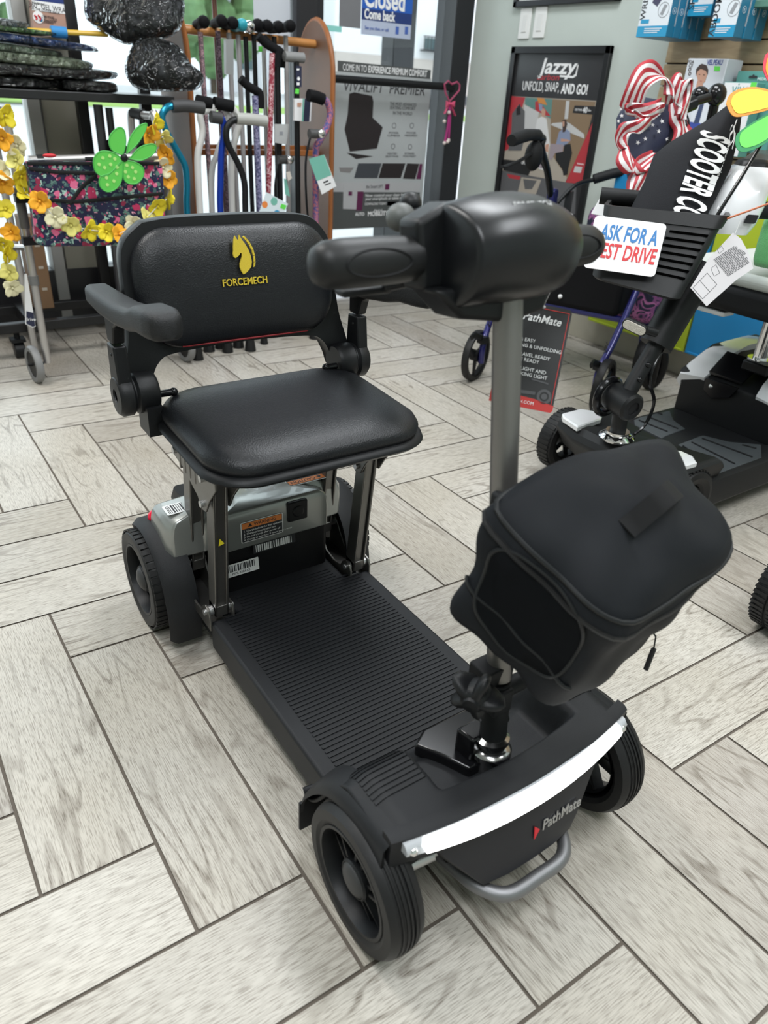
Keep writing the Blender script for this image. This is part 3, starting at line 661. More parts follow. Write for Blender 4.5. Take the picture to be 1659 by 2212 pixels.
mb.build('dash_housing', BLK, head, bevel=0.006, seg=3)
for k in range(1):
    mb = MB(); mb.text('FORCEMECH', 0.012, P3(0.014, -0.6155, 0.8625), (1, 0.02, 0), (0, 0.75, 0.66), 0.003, bold=0.012, fit=0.050); mb.build('lettering', SILV, head, smooth=0)
GRIP = mat('grip_rubber', (0.009, 0.0093, 0.0098), 0.46, spec=0.35)
for sg in (-1, 1):
    mb = MB(); a0, a1 = (0.086, 0.200) if sg < 0 else (0.080, 0.176)
    prof = [(0.0, a0), (0.024, a0), (0.0255, a0+0.02), (0.0265, a0+0.06), (0.0262, a1-0.03), (0.0245, a1-0.014), (0.019, a1-0.004), (0.010, a1), (0.0, a1)]
    prof = [(r*0.86, h) for r, h in prof]
    mb.lathe(prof, P3(0, -0.566, 0.812), (sg, 0.0, 0.0), 40)
    gp = mb.build('hand_grip', GRIP, scoot, smooth=60)
    mb = MB(); cx = sg*0.140 if sg < 0 else 0.128; gw = 0.036 if sg < 0 else 0.030; R = []
    mb.tube([P3(cx+gw*math.cos(t), -0.566-math.sqrt(max(1e-6, 0.0230**2-(0.012*math.sin(t)+0.003)**2))*0.93-0.0008, 0.812+0.012*math.sin(t)+0.003) for t in [2*PI*k/40 for k in range(40)]], 0.0013, 6, loop=True)
    mb.build('grip_outline', BLKM, gp)
MB().ball(P3(-0.072, -0.520, 0.842), (0.016, 0.014, 0.014)).build('control_knob', mat('grey_knob', (0.10, 0.105, 0.10), 0.5), head)
MB().ball(P3(-0.050, -0.505, 0.852), (0.012, 0.012, 0.012)).cyl(P3(-0.05, -0.54, 0.83), P3(-0.05, -0.505, 0.85), 0.006).build('control_knob', BLK, head)
mb = MB(); mb.cyl(P3(-0.02, -0.545, 0.79), P3(-0.09, -0.52, 0.775), 0.006).box(P3(-0.11, -0.515, 0.772), (0.06, 0.02, 0.008)); mb.build('throttle_lever', BLK, head, bevel=0.003)
# ================================================================== soft black bag hung on the column
def wp(mb, pxs, x, t, mi=0):
    P = [onx(a, b, x) for a, b in pxs]
    return mb.prism([(-p[1], p[2]) for p in P], (x, 0, 0), (0, -1, 0), (0, 0, 1), t, mi)
def yp(mb, pxs, y, t, mi=0):
    P = [ony(a, b, y) for a, b in pxs]
    return mb.prism([(p[0], p[2]) for p in P], (0, y, 0), (1, 0, 0), (0, 0, 1), t, mi)
def pillow(mb, poly, o, ex, ey, t, mi=0, k=6, back=1.0):
    o = np.array(o, float); ex = np.array(ex, float); ey = np.array(ey, float); ez = nrm(np.cross(ex, ey)); P = [np.array(p, float) for p in poly]; c = sum(P)/len(P)
    R = []
    for i in range(1, k+1):
        a = PI/2*i/k; R.append((math.sin(a), math.cos(a)))
    seq = [(s, h) for s, h in R]+[(s, -h*back) for s, h in R[-2::-1]]
    seq = [(0.02, 1.0)]+seq+[(0.02, -back)]
    return mb.rings([[o+ex*(c+(p-c)*s)[0]+ey*(c+(p-c)*s)[1]+ez*(h*t) for p in P] for s, h in seq], mi=mi)
NYL = mat('black_nylon', (0.0062, 0.0076, 0.0102), 0.62, bump=0.35, bscale=1600, spec=0.22)
NYLD = mat('black_mesh', (0.0035, 0.0042, 0.0055), 0.8, bump=0.6, bscale=2500, spec=0.12)
bag = thing('storage_bag', (0.47, -0.74, 0.34), 'soft black zipped bag with a lid and top strap, hung on the scooter column', 'bag')
CA, CB, CC, CD = map(np.array, [(0.335, -0.690, 0.597), (0.607, -0.684, 0.607), (0.612, -0.806, 0.514), (0.405, -0.825, 0.506)])
EA, EB, EC, ED = map(np.array, [(0.310, -0.676, 0.452), (0.570, -0.665, 0.450), (0.592, -0.748, 0.356), (0.390, -0.776, 0.338)])
_cen = (CA+CB+CC+CD+EA+EB+EC+ED)/8
CA, CB, CC, CD, EA, EB, EC, ED = [_cen+(q-_cen)*g for q, g in ((CA, 1.13), (CB, 1.13), (CC, 1.14), (CD, 1.13), (EA, 1.15), (EB, 1.10), (EC, 1.10), (ED, 1.14))]
def trilin(u, v, w_):
    u, v, w_ = (u+1)/2, (v+1)/2, (w_+1)/2
    t = (CA*(1-u)+CB*u)*(1-v)+(CD*(1-u)+CC*u)*v
    b = (EA*(1-u)+EB*u)*(1-v)+(ED*(1-u)+EC*u)*v
    return b*(1-w_)+t*w_
def bagp(d, g=1.0, e=8.0):
    d = np.array(d, float); m = (abs(d)**e).sum()**(1/e); q = d/m*g
    p = trilin(*q)
    n = p-trilin(0, 0, 0)
    wr = 0.0032*math.sin(23*p[0]+31*p[2]+4)*math.sin(17*p[1]-29*p[2])+0.0016*math.sin(61*p[0]+5)*math.sin(53*p[2]+47*p[1])
    return p+nrm(n)*wr*2.4
mb = MB(); N = 26
for ax in range(3):
    for sg in (-1, 1):
        def fn(a, b):
            d = np.zeros(3); d[ax] = sg; d[(ax+1) % 3] = math.tan((2*a-1)*PI/4); d[(ax+2) % 3] = math.tan((2*b-1)*PI/4); return bagp(d)
        mb.grid(fn, N, N)
body = mb.build('bag_body', NYL, bag, smooth=80)
_bm = bmesh.new(); _bm.from_mesh(body.data); bmesh.ops.remove_doubles(_bm, verts=_bm.verts, dist=1e-5); bmesh.ops.recalc_face_normals(_bm, faces=_bm.faces); _bm.to_mesh(body.data); _bm.free(); body.data.polygons.foreach_set('use_smooth', [True]*len(body.data.polygons))
# the lid: top cap slightly larger
mb = MB(); R = []
for r in (1.0, 0.999, 0.94, 0.85, 0.7, 0.5, 0.28, 0.06):
    ring = []
    for k in range(72):
        t = 2*PI*k/72; c, s_ = math.cos(t), math.sin(t); m = (abs(c)**5+abs(s_)**5)**(-1/5)
        if r == 1.0: ring.append(bagp((c*m, s_*m, 0.62), 1.025))
        else: ring.append(bagp((c*m*r, s_*m*r, 0.80+0.2*min(1, (1-r)*6)), 1.02)+np.array([0, 0, 0.010*(1-r*r)]))
    R.append(ring)
mb.rings(R, cap=True); lidp = mb.build('bag_lid', NYL, bag, smooth=80)
def loop_w(wv, g, rad, nm, m, par, span=(0, 1)):
    mb = MB(); P = []
    for k in range(72):
        t = 2*PI*k/72; c, s_ = math.cos(t), math.sin(t); mm = (abs(c)**5+abs(s_)**5)**(-1/5); P.append(bagp((c*mm, s_*mm, wv), g))
    mb.tube(P, rad, 8, loop=True); return mb.build(nm, m, par)
loop_w(0.80, 1.022, 0.0028, 'piping', mat('piping_black', (0.007, 0.008, 0.009), 0.45, spec=0.35), lidp)
loop_w(0.60, 1.015, 0.0036, 'zipper', mat('zipper_black', (0.006, 0.006, 0.007), 0.35, bump=0.8, bscale=3000), body)
# strap handle on the lid
mb = MB(); cl = bagp((0.02, 0.12, 1), 1.02)+np.array([0, 0, 0.012])
d1 = nrm(bagp((0.45, -0.1, 1))-bagp((-0.45, 0.1, 1))); n1 = np.array([0, -0.5, 0.85]); wd = nrm(np.cross(n1, d1))
R = []
for s_, h in ((-0.052, -0.004), (-0.038, 0.002), (-0.024, 0.022), (-0.008, 0.030), (0.010, 0.026), (0.026, 0.014), (0.038, 0.002), (0.050, -0.004)):
    c = cl+d1*s_+n1*h; R.append([c-wd*0.012, c+wd*0.012, c+wd*0.012+n1*0.0016, c-wd*0.012+n1*0.0016])
mb.rings(R); mb.build('carry_strap', mat('webbing_black', (0.0055, 0.0055, 0.006), 0.6, bump=0.5, bscale=1500, spec=0.25), lidp, smooth=60)
# oval mesh pocket on the left face, with piping
def leftp(v, w_, g=1.012): return bagp((-1, v, w_), g)
mb = MB(); R = []
oc = [(0.05+0.70*math.copysign(abs(math.cos(t))**0.75, math.cos(t)), 0.10+0.60*math.copysign(abs(math.sin(t))**0.75, math.sin(t))) for t in [2*PI*k/60 for k in range(60)]]
for g in (1.0, 0.97, 0.6, 0.2): R.append([leftp(0.05+(v-0.05)*g, 0.10+(w_-0.10)*g, 1.012+0.02*(g < 1)) for v, w_ in oc])
mb.rings(R); pk = mb.build('mesh_pocket', NYLD, body, smooth=80)
mb = MB(); mb.tube([leftp(v, w_, 1.02) for v, w_ in oc], 0.0024, 8, loop=True); mb.build('piping', MATS['piping_black'], pk)
mb = MB(); mb.tube([leftp(-0.95+1.9*i/20, -0.30+0.10*math.sin(i/20*PI), 1.02) for i in range(21)], 0.0022, 8); mb.build('seam', MATS['piping_black'], body)
# zip pull hanging from the lower right edge
a = bagp((0.85, 0.95, -0.80), 1.01); mb = MB()
mb.tube([a, a+np.array([0.004, -0.006, -0.008]), a+np.array([0.003, -0.009, -0.028])], 0.0012, 6).tube(smooth_path([a+np.array([0.003, -0.009, -0.026]), a+np.array([0.001, -0.009, -0.040]), a+np.array([-0.003, -0.010, -0.058])], 4), 0.0036, 8)
mb.build('zip_pull', BLK, body)
for z in (0.56, 0.50): MB().box(P3(0.012, -0.655-0.165*(0.56-z), z), (0.045, 0.030, 0.02)).build('hook_strap', BLKM, body, bevel=0.004)
# ================================================================== printed hang tag
tg = thing('hang_tag', dep(1180, 780, 0.93), 'black and red printed hang tag dangling on a thread below the right hand grip', 'tag')
D_ = 0.93
q1, q2, q3 = dep(1237, 671, D_), dep(1192, 893, D_), dep(1118, 661, D_)
ey = nrm(q1-q2); ex = nrm(q1-q3); ex = nrm(ex-ey*np.dot(ex, ey)); wt = 0.082; ht = np.linalg.norm(q1-q2)
o = q1-ex*wt/2-ey*ht/2; ezt = nrm(np.cross(ex, ey))
mb = MB(); mb.prism(rrect(wt, ht, 0.005, 4), o-ezt*0.0006, ex, ey, 0.0008); card = mb.build('card', mat('tag_black', (0.012, 0.012, 0.013), 0.45), tg, smooth=0)
REDB = mat('bright_red_print', (0.50, 0.025, 0.02), 0.5)
mb = MB()
mb.prism([(-wt*0.5, -ht*0.5), (wt*0.47, -ht*0.5), (wt*0.5, -ht*0.48), (wt*0.5, -ht*0.43), (wt*0.20, -ht*0.40), (-wt*0.5, -ht*0.38)], o, ex, ey, 0.0006)
for p in ([(-wt*0.44, ht*0.465), (wt*0.46, ht*0.465), (wt*0.46, ht*0.459), (-wt*0.44, ht*0.459)], [(wt*0.455, ht*0.465), (wt*0.465, ht*0.465), (wt*0.465, -ht*0.43), (wt*0.455, -ht*0.43)]): mb.prism(p, o, ex, ey, 0.0006)
mb.prism([(-wt*0.34, ht*0.33), (-wt*0.26, ht*0.365), (-wt*0.33, ht*0.40)], o, ex, ey, 0.0006)
mb.build('red_print', REDB, card, smooth=0)
mb = MB(); mb.text('PathMate', 0.0145, o+ex*wt*0.06+ey*ht*0.36, ex, ey, 0.0005, shear=0.25, bold=0.01, fit=wt*0.60)
for s_, yy, al in (('FAST & EASY', 0.14, -0.40), ('FOLDING & UNFOLDING', 0.085, -0.40), ('AIR TRAVEL READY', 0.0, -0.36), ('CRUISE READY', -0.05, -0.36), ('HEADLIGHT AND', -0.135, -0.32), ('BREAKING LIGHT', -0.185, -0.28)):
    mb.text(s_, 0.0064, o+ex*wt*al+ey*ht*yy, ex, ey, 0.0004, align='LEFT', sx=0.98)
mb.text('FORCEMECH.COM', 0.0058, o-ex*wt*0.10-ey*ht*0.447, ex, ey+ex*0.0, 0.0009)
mb.build('white_print', WHT, card, smooth=0)
mb = MB(); c = o+ex*wt*0.33-ey*ht*0.36
mb.lathe([(0.006, 0), (0.0095, 0), (0.0095, 0.0006), (0.006, 0.0006)], c, ezt, 24, close=True).lathe([(0.0, 0.0006), (0.004, 0.0006)], c, ezt, 16)
mb.prism([(-0.036, -0.002), (-0.012, 0.0), (-0.012, 0.004), (-0.03, 0.003)], c, ex, ey, 0.0006); mb.prism([(-0.02, 0.018), (0.002, 0.016), (0.002, 0.018), (-0.02, 0.020)], c, ex, ey, 0.0006)
mb.build('printed_wheel', mat('grey_print', (0.07, 0.07, 0.075), 0.5), card, smooth=0)
mb = MB(); h = o+ex*wt*0.05+ey*ht*0.475; mb.tube([h-ezt*0.001, h+ezt*0.003+ey*0.004, P3(0.135, -0.555, 0.783)], 0.0006, 6).ball(h+ezt*0.001, 0.0022); mb.build('thread', mat('clear_thread', (0.5, 0.5, 0.5), 0.3), tg)
# ================================================================== second scooter, white and black, by the right wall
Y0 = -0.085
sc2 = thing('mobility_scooter', (1.75, Y0, 0), 'white and black mobility scooter with grey foot mats and a front basket', 'mobility scooter')
S2B = mat('scooter_charcoal', (0.009, 0.0095, 0.0105), 0.45, spec=0.35, bump=0.1, bscale=900)
PEARL = mat('pearl_white_paint', (0.74, 0.75, 0.77), 0.22, coat=0.8, bump=0.02)
mb = MB(); R = []
for z, g in ((0.045, -0.012), (0.06, 0.0), (0.10, 0.0), (0.128, -0.006), (0.134, -0.022)):
    R.append([(1.925+x, Y0+y, z) for x, y in rrect(1.01+2*g, 0.40+2*g, 0.05, 5)])
mb.rings(R); d2 = mb.build('deck', S2B, sc2, smooth=35)
S_ = 219/1346
pt = lambda L: [(1440+x*S_, 720+y*S_) for x, y in L]
MATG = mat('grey_foot_mat', (0.045, 0.052, 0.056), 0.6, bump=0.2, bscale=900)
for L, gr in (([(155, 1475), (480, 1350), (835, 1440), (1255, 1475), (1260, 1645), (540, 1910), (540, 1760), (230, 1510)], ((470, 1400, 1140, 1650), (330, 1450, 905, 1740), (1000, 1485, 1190, 1535), (215, 1500, 650, 1815))),
              ([(250, 1265), (90, 1150), (40, 1025), (-330, 1105), (-430, 1150), (-420, 1215), (-60, 1390), (-10, 1360)], ((-260, 1110, 150, 1270), (-370, 1160, 10, 1310), (-120, 1060, -60, 1085)))):
    mb = MB(); P = [onz(a, b, 0.136) for a, b in pt(L)]; mb.prism([(p[0], p[1]) for p in P], (0, 0, 0.132), (1, 0, 0), (0, 1, 0), 0.004)
    m_ = mb.build('foot_mat', MATG, d2, smooth=30, bevel=0.0015)
    mb = MB()
    for (a, b, c, d) in gr:
        p, q = onz(*pt([(a, b)])[0], 0.136), onz(*pt([(c, d)])[0], 0.136); mb.tube([p, q], 0.0042, 8, flat=0.35, up=(0, 0, 1))
    mb.build('mat_groove', BLKM, m_)
# front cowl
mb = MB(); R = []
for z, x0, x1, hw in ((0.07, 1.40, 1.56, 0.150), (0.12, 1.335, 1.57, 0.178), (0.165, 1.315, 1.56, 0.196), (0.185, 1.325, 1.54, 0.198), (0.197, 1.345, 1.52, 0.190)):
    R.append([(x0, Y0-hw*0.55, z), (x0, Y0+hw*0.55, z), (x0+0.03, Y0+hw, z), (x1, Y0+hw, z), (x1+0.04, Y0, z-0.04*(z > 0.15)), (x1, Y0-hw, z), (x0+0.03, Y0-hw, z)])
mb.rings(R); cowl = mb.build('front_cowl', S2B, sc2, smooth=30, bevel=0.006)
for sg in (-1, 1):
    mb = MB(); P = [(1.322, 0.102), (1.336, 0.168), (1.355, 0.190), (1.43, 0.192), (1.452, 0.165), (1.452, 0.13), (1.425, 0.112)]
    R = [[(x, Y0+sg*y, z) for x, y in P] for z in (0.193, 0.2035)]+[[(1.39+(x-1.39)*0.92, Y0+sg*(0.15+(y-0.15)*0.92), 0.2065) for x, y in P]]
    mb.rings(R); mb.build('white_panel', PEARL, cowl, smooth=30)
for c, sg in (((1.44, Y0+0.235, 0.092), 1), ((1.43, Y0-0.180, 0.092), -1)):
    wq = MB(); c = np.array(c); h = 0.028; R_ = 0.092
    wq.lathe([(R_*0.62, -h*0.8), (R_*0.8, -h), (R_*0.94, -h*0.9), (R_, -h*0.4), (R_, h*0.4), (R_*0.94, h*0.9), (R_*0.8, h), (R_*0.62, h*0.8)], c, (0, sg, 0), 48)
    for k in range(40):
        t = 2*PI*k/40; dd = np.array([math.cos(t), 0, math.sin(t)]); e = np.array([-math.sin(t), 0, math.cos(t)]); wq.box(c+dd*R_*0.995, (1, 1, 1), np.array([np.array([0, h*1.5, 0]), e*R_*0.09, dd*R_*0.03]).T)
    wo = wq.build('wheel', RUB, sc2, smooth=30)
    mb = MB(); mb.lathe([(R_*0.62, -h*0.8), (R_*0.62, h*0.8), (R_*0.55, h*0.6), (R_*0.55, -h*0.6)], c, (0, sg, 0), 36, close=True); mb.cyl(c-np.array([0, sg*h, 0]), c+np.array([0, sg*h, 0]), R_*0.22)
    for k in range(5):
        t = 2*PI*k/5; dd = np.array([math.cos(t), 0, math.sin(t)]); mb.cyl(c+dd*R_*0.15, c+dd*R_*0.58, 0.007, n=8)
    mb.build('rim', BLK, wo)
for sg in (1, -1):
    c = np.array([2.32, Y0+sg*0.22, 0.11]); mb = MB(); mb.lathe([(0.06, -0.03), (0.095, -0.034), (0.11, -0.015), (0.11, 0.015), (0.095, 0.034), (0.06, 0.03)], c, (0, sg, 0), 40); wo = mb.build('wheel', RUB, sc2)
    MB().lathe([(0.0, 0.02), (0.03, 0.025), (0.06, 0.02), (0.062, -0.02), (0, -0.02)], c, (0, sg, 0), 30).build('rim', BLK, wo)
MB().box(onz(1541, 1064, 0.06)+np.array([0.0, 0.004, 0]), (0.022, 0.008, 0.012)).build('amber_reflector', mat('amber', (0.75, 0.33, 0.03), 0.25), d2, bevel=0.002)
# battery box
mb = MB()
A_ = [(1.868, 0.100), (1.868, -0.225), (2.24, -0.235), (2.24, 0.115)]
mb.rings([[(x, y, z) for x, y in A_] for z in (0.128, 0.215)]+[[(1.872, 0.116, 0.254), (1.872, -0.235, 0.254), (2.24, -0.24, 0.254), (2.24, 0.122, 0.254)], [(2.00, 0.105, 0.325), (2.00, -0.225, 0.325), (2.24, -0.235, 0.325), (2.24, 0.112, 0.325)]])
bx = mb.build('battery_box', BLK, sc2, smooth=30, bevel=0.008, seg=3)
for sg in (1, -1):
    f_ = lambda y: Y0+0.025+sg*y
    mb = MB(); R = []
    for (x, z, i0, i1) in ((1.868, 0.257, 0.085, 0.168), (1.90, 0.284, 0.078, 0.168), (1.96, 0.322, 0.072, 0.160), (2.03, 0.342, 0.068, 0.150), (2.16, 0.346, 0.066, 0.150)):
        R.append([(x, f_(i0), z), (x, f_(i1), z-0.012), (x, f_(i1+0.006), z-0.035), (x+0.02, f_(i1), z-0.06), (x+0.02, f_(i0), z-0.06)])
    mb.rings(R); mb.build('white_panel', PEARL, bx, smooth=45)
mb = MB(); P = [onx(*p, 1.862) for p in pt([(530, 585), (500, 745), (600, 865), (840, 855), (965, 725)])]
mb.prism([(-p[1], p[2]) for p in P], (1.866, 0, 0), (0, -1, 0), (0, 0, 1), 0.010)
lt = mb.build('latch_plate', BLKG, bx, smooth=0, bevel=0.002); p = onx(*pt([(585, 705)])[0], 1.856); MB().ball(p, (0.004, 0.007, 0.007)).build('lock_barrel', CHR, lt)
MB().rings([[(1.885, y, 0.268) for y in (0.025, -0.085)]+[(1.885, y, 0.275) for y in (-0.085, 0.025)], [(1.96, y, 0.318) for y in (0.03, -0.09)]+[(1.96, y, 0.326) for y in (-0.09, 0.03)]]).build('lid_panel', BLKG, bx, smooth=0)
# seat post and folded seat
MB().cyl((1.93, Y0-0.005, 0.31), (1.93, Y0-0.005, 0.345), 0.034).cyl((1.93, Y0-0.005, 0.345), (1.93, Y0-0.005, 0.50), 0.020, n=24).build('seat_post', CHR, sc2)
MB().box((1.93, Y0-0.02, 0.325), (0.09, 0.08, 0.03)).build('post_socket', BLK, sc2, bevel=0.006)
mb = MB(); mb.box((1.90, Y0-0.01, 0.535), (0.44, 0.46, 0.07)); seat2 = mb.build('seat_base', BLKM, sc2, bevel=0.02, seg=3)
mb = MB(); mb.box((1.90, Y0-0.01, 0.585), (0.43, 0.45, 0.035)); mb.build('seat_pad', mat('pale_grey_fabric', (0.5, 0.53, 0.50), 0.7), seat2, bevel=0.015, seg=3)
mb = MB(); mb.box((1.72, Y0+0.05, 0.490), (0.05, 0.09, 0.012)); mb.build('seat_lever', WHT, seat2, bevel=0.003)
# tiller
jt = ony(1345, 868, Y0); t0 = ony(1335, 930, Y0); up1 = ony(1420, 738, Y0); up2 = ony(1478, 640, Y0); tp = ony(1600, 430, Y0)
ax2 = nrm(up2-jt)
MB().lathe([(0.0, 0), (0.042, 0), (0.046, 0.006), (0.036, 0.014), (0.030, 0.016), (0.030, 0.022), (0.0, 0.022)], t0+np.array([0, 0, -0.022]), (0, 0, 1), 30).build('steering_collar', CHR, sc2)
mb = MB(); mb.cyl(t0, jt, 0.020); mb.cyl(jt, jt+ax2*0.17, 0.0205).lathe([(0, -0.045), (0.030, -0.045), (0.036, -0.038), (0.036, 0.034), (0.030, 0.040), (0.018, 0.041), (0.017, 0.037), (0, 0.037)], jt, (-0.15, -1, -0.1), 32)
jn = mb.build('fold_joint', BLK, sc2, smooth=40)
mb = MB(); mb.tube([jt+np.array([-0.005, 0.038, 0])+0.045*np.array([math.cos(t), 0.1, math.sin(t)]) for t in [2*PI*k/28 for k in range(28)]], 0.009, 10, loop=True); mb.build('fold_handwheel', BLKG, jn)
for k in (0.07, 0.11): MB().ball(jt+ax2*k+np.array([-0.012, -0.016, 0]), 0.007).build('bolt', BLKG, jn)
mb = MB(); mb.cyl(jt+ax2*0.155, up2+ax2*0.08, 0.041, 0.043, n=28); tl = mb.build('tiller_tube', BLK, sc2, smooth=40)
p = ony(1370, 708, Y0-0.03); nx = nrm(np.array([-0.86, -0.5, 0.0])); u_ = nrm(np.cross((0, 0, 1), nx)); v_ = np.cross(nx, u_); tw = nrm(u_*1.0+v_*(-0.28)); tv = np.cross(nx, tw)
mb = MB(); mb.prism(rrect(0.060, 0.026, 0.0125, 6), p-nx*0.018, tw, tv, 0.016); mb.cyl(p-nx*0.01, p-nx*0.01-tw*0.05*(1 if np.dot(tw, RIGHT) < 0 else -1)-nx*0.03, 0.010); hl = mb.build('headlight', BLK, sc2, smooth=40, bevel=0.002)
mb = MB(); mb.prism(rrect(0.054, 0.020, 0.0098, 6), p-nx*0.002, tw, tv, 0.004); mb.build('headlight_lens', mat('faceted_lens', (0.55, 0.52, 0.46), 0.12, 0.5, bump=1.0, bscale=500), hl, smooth=40, bevel=0.001)
mb = MB(); mb.tube(smooth_path([up2+np.array([0.03, 0, -0.03]), ony(1408, 800, Y0-0.02), ony(1413, 868, Y0-0.03), ony(1395, 915, Y0-0.03), ony(1370, 938, Y0-0.03)], 6), 0.0045, 8); mb.build('cable', BLKG, sc2)
# control head (white console) and handlebar
hcn = ony(1600, 425, Y0)
mb = MB(); R = []
fw2 = nrm([-0.62, -0.78, 0]); sd2 = nrm(np.cross((0, 0, 1), fw2)); up_ = nrm(ax2*0.9+np.array([0, 0, 0.3]))
for s, w_, d_ in ((-0.085, 0.052, 0.03), (-0.06, 0.060, 0.042), (-0.02, 0.062, 0.050), (0.02, 0.058, 0.050), (0.052, 0.050, 0.044), (0.068, 0.040, 0.034), (0.074, 0.030, 0.022)):
    c = hcn+up_*s-fw2*0.03*(s+0.08)/0.15
    R.append([c+sd2*x+fw2*y for x, y in rrect(2*w_, 2*d_, min(w_, d_)*0.7, 6)])
mb.rings(R); cons = mb.build('console', PEARL, sc2, smooth=60)
mb = MB(); c = hcn+up_*0.070-fw2*0.03; mb.rings([[c+up_*h+sd2*x+fw2*y for x, y in rrect(2*w_, 2*d_, 0.018, 5)] for h, w_, d_ in ((0.0, 0.036, 0.030), (0.010, 0.034, 0.028), (0.016, 0.026, 0.02))]); mb.build('console_cap', BLK, cons, smooth=50)
mb = MB(); mb.prism([(-0.028, 0), (0.028, 0), (0.020, 0.022), (-0.012, 0.022)], c+up_*0.015+fw2*0.008, sd2, up_, 0.003); mb.build('clear_screen', mat('smoke_clear', (0.25, 0.27, 0.28), 0.1, alpha=0.55), cons, smooth=0)
mb = MB(); mb.prism(rrect(0.026, 0.020, 0.003, 3), hcn-up_*0.045+fw2*0.045+sd2*0.03, sd2, up_, 0.004); mb.build('key_switch', BLK, cons, smooth=0)
hb = hcn-up_*0.03
mb = MB(); mb.tube(smooth_path([hb-sd2*0.30-fw2*0.10, hb-sd2*0.17-fw2*0.07, hb-sd2*0.07-fw2*0.02, hb+sd2*0.07-fw2*0.02, hb+sd2*0.17-fw2*0.07, hb+sd2*0.30-fw2*0.10], 5), 0.020, 14); mb.build('handlebar', BLKM, sc2, smooth=60)
# ---- basket (steered with the head)
def lerp(a, b, t): return a+(b-a)*t
TL, TR, BR, BL = dep(1309, 443, 1.72), dep(1573, 467, 1.645), dep(1468, 655, 1.66), dep(1276, 602, 1.725)
bk = nrm(np.cross((0, 0, 1), TL-TR)); bk = bk if np.dot(bk, _f) > 0 else -bk
dpt, dpb = 0.19, 0.14
mb = MB(); R = []
def bring(t, off=0.0):
    a, b = lerp(BL, TL, t), lerp(BR, TR, t); ex_ = nrm(b-a); ez_ = bk; L = np.linalg.norm(b-a); D = dpb+(dpt-dpb)*t
    return [a+ex_*(L/2+x)+ez_*(D/2+y) for x, y in rrect(L-2*off, D-2*off, 0.030, 6)]
outer = [bring(0.0, 0.006), bring(0.03), bring(0.84), bring(0.85, -0.004), bring(1.0, -0.006)]
inner = [bring(1.0, 0.003), bring(0.85, 0.006), bring(0.06, 0.006)]
mb.rings(outer+inner); bsk = mb.build('basket', mat('basket_plastic', (0.010, 0.0105, 0.0115), 0.42, bump=0.2, bscale=900, spec=0.35), sc2, smooth=40)
exb = nrm(TR-TL); eyb = nrm(lerp(TL, TR, .5)-lerp(BL, BR, .5)); nb = nrm(np.cross(exb, eyb))
if np.dot(nb, _f) > 0: nb = -nb
mb = MB()
for k in range(7):
    t = 0.76-0.083*k; a, b = lerp(BL, TL, t), lerp(BR, TR, t); p, q = lerp(a, b, 0.60-0.012*k), lerp(a, b, 0.93)
    mb.box((p+q)/2+nb*0.0006, (1, 1, 1), np.array([(q-p), eyb*0.0052, nb*0.002]).T)
mb.build('vent_slots', mat('slot_dark', (0.001, 0.001, 0.001), 0.9, spec=0.0), bsk, smooth=0)
# ---- the sign on the basket
s1, s2, s3, s4 = dep(1288, 464, 1.700), dep(1443, 483, 1.660), dep(1414, 603, 1.655), dep(1256, 575, 1.700)
exs = nrm(s2-s1); eys = nrm(s1-s4); eys = nrm(eys-exs*np.dot(exs, eys)); cs = (s1+s2+s3+s4)/4; nsg = nrm(np.cross(exs, eys)); ws = np.linalg.norm(s2-s1); hs = np.linalg.norm(s1-s4)*1.0
sgn = thing('placard', cs, 'white rounded test drive placard with blue and red lettering on the basket front', 'sign')
mb = MB(); mb.prism(rrect(ws, hs, 0.010, 5), cs-nsg*0.002, exs, eys, 0.002); brd = mb.build('board', PAPER, sgn, smooth=0)
mb = MB(); mb.text('ASK FOR A', 0.050, cs+eys*hs*0.20+exs*ws*0.02+nsg*0.0002, nrm(exs+eys*0.0), eys, 0.0008, fit=ws*0.80, bold=0.02, shear=0.12, mi=0); mb.text('TEST DRIVE', 0.050, cs-eys*hs*0.15+exs*ws*0.02+nsg*0.0002, exs, eys, 0.0008, fit=ws*0.86, bold=0.02, shear=0.12, mi=1)
mb.build('lettering', [mat('sign_blue', (0.02, 0.16, 0.42), 0.5), mat('sign_red', (0.55, 0.02, 0.025), 0.5)], brd, smooth=0)
# ---- black fabric sheath standing in the basket
D_ = 1.72
outl = [(1352, 470), (1392, 392), (1412, 335), (1450, 305), (1530, 258), (1570, 228), (1584, 210), (1600, 210), (1605, 228), (1597, 290), (1578, 365), (1545, 432), (1520, 480), (1505, 560), (1370, 545)]
cx_, cy_ = 1480, 380
o = dep(cx_, cy_, D_); k_ = D_/FPX
sh = thing('scooter_cover_sheath', dep(1440, 545, D_), 'tall black fabric sheath with white lettering, standing in the basket', 'cover')
mb = MB(); pillow(mb, [((x-cx_)*k_, (cy_-y)*k_) for x, y in outl], o, RIGHT, UP, 0.028, back=1.0); 
s_b = mb.build('fabric', mat('black_velour', (0.0085, 0.009, 0.0115), 0.75, bump=0.3, bscale=700, spec=0.25), sh, smooth=80)
mb = MB(); ang = math.atan2(200, 75); exl = nrm(RIGHT*math.cos(-1.91)+UP*math.sin(-1.91)); eyl = nrm(np.cross(-_f, exl))
if np.dot(eyl, RIGHT) < 0: eyl = -eyl
mb.text('SCOOTER COVER', 0.098, dep(1503, 405, D_-0.0325), exl, eyl, 0.0012, fit=0.265, bold=0.03)
mb.text('accessories', 0.012, dep(1562, 350, D_-0.020), exl, eyl, 0.001, fit=0.085, bold=0.01)
sg_ = smooth_path([dep(x, y, D_-0.020) for x, y in [(1592, 258), (1578, 292), (1568, 276), (1571, 296), (1582, 270), (1586, 296), (1575, 314), (1578, 288), (1588, 288), (1582, 322)]], 5)
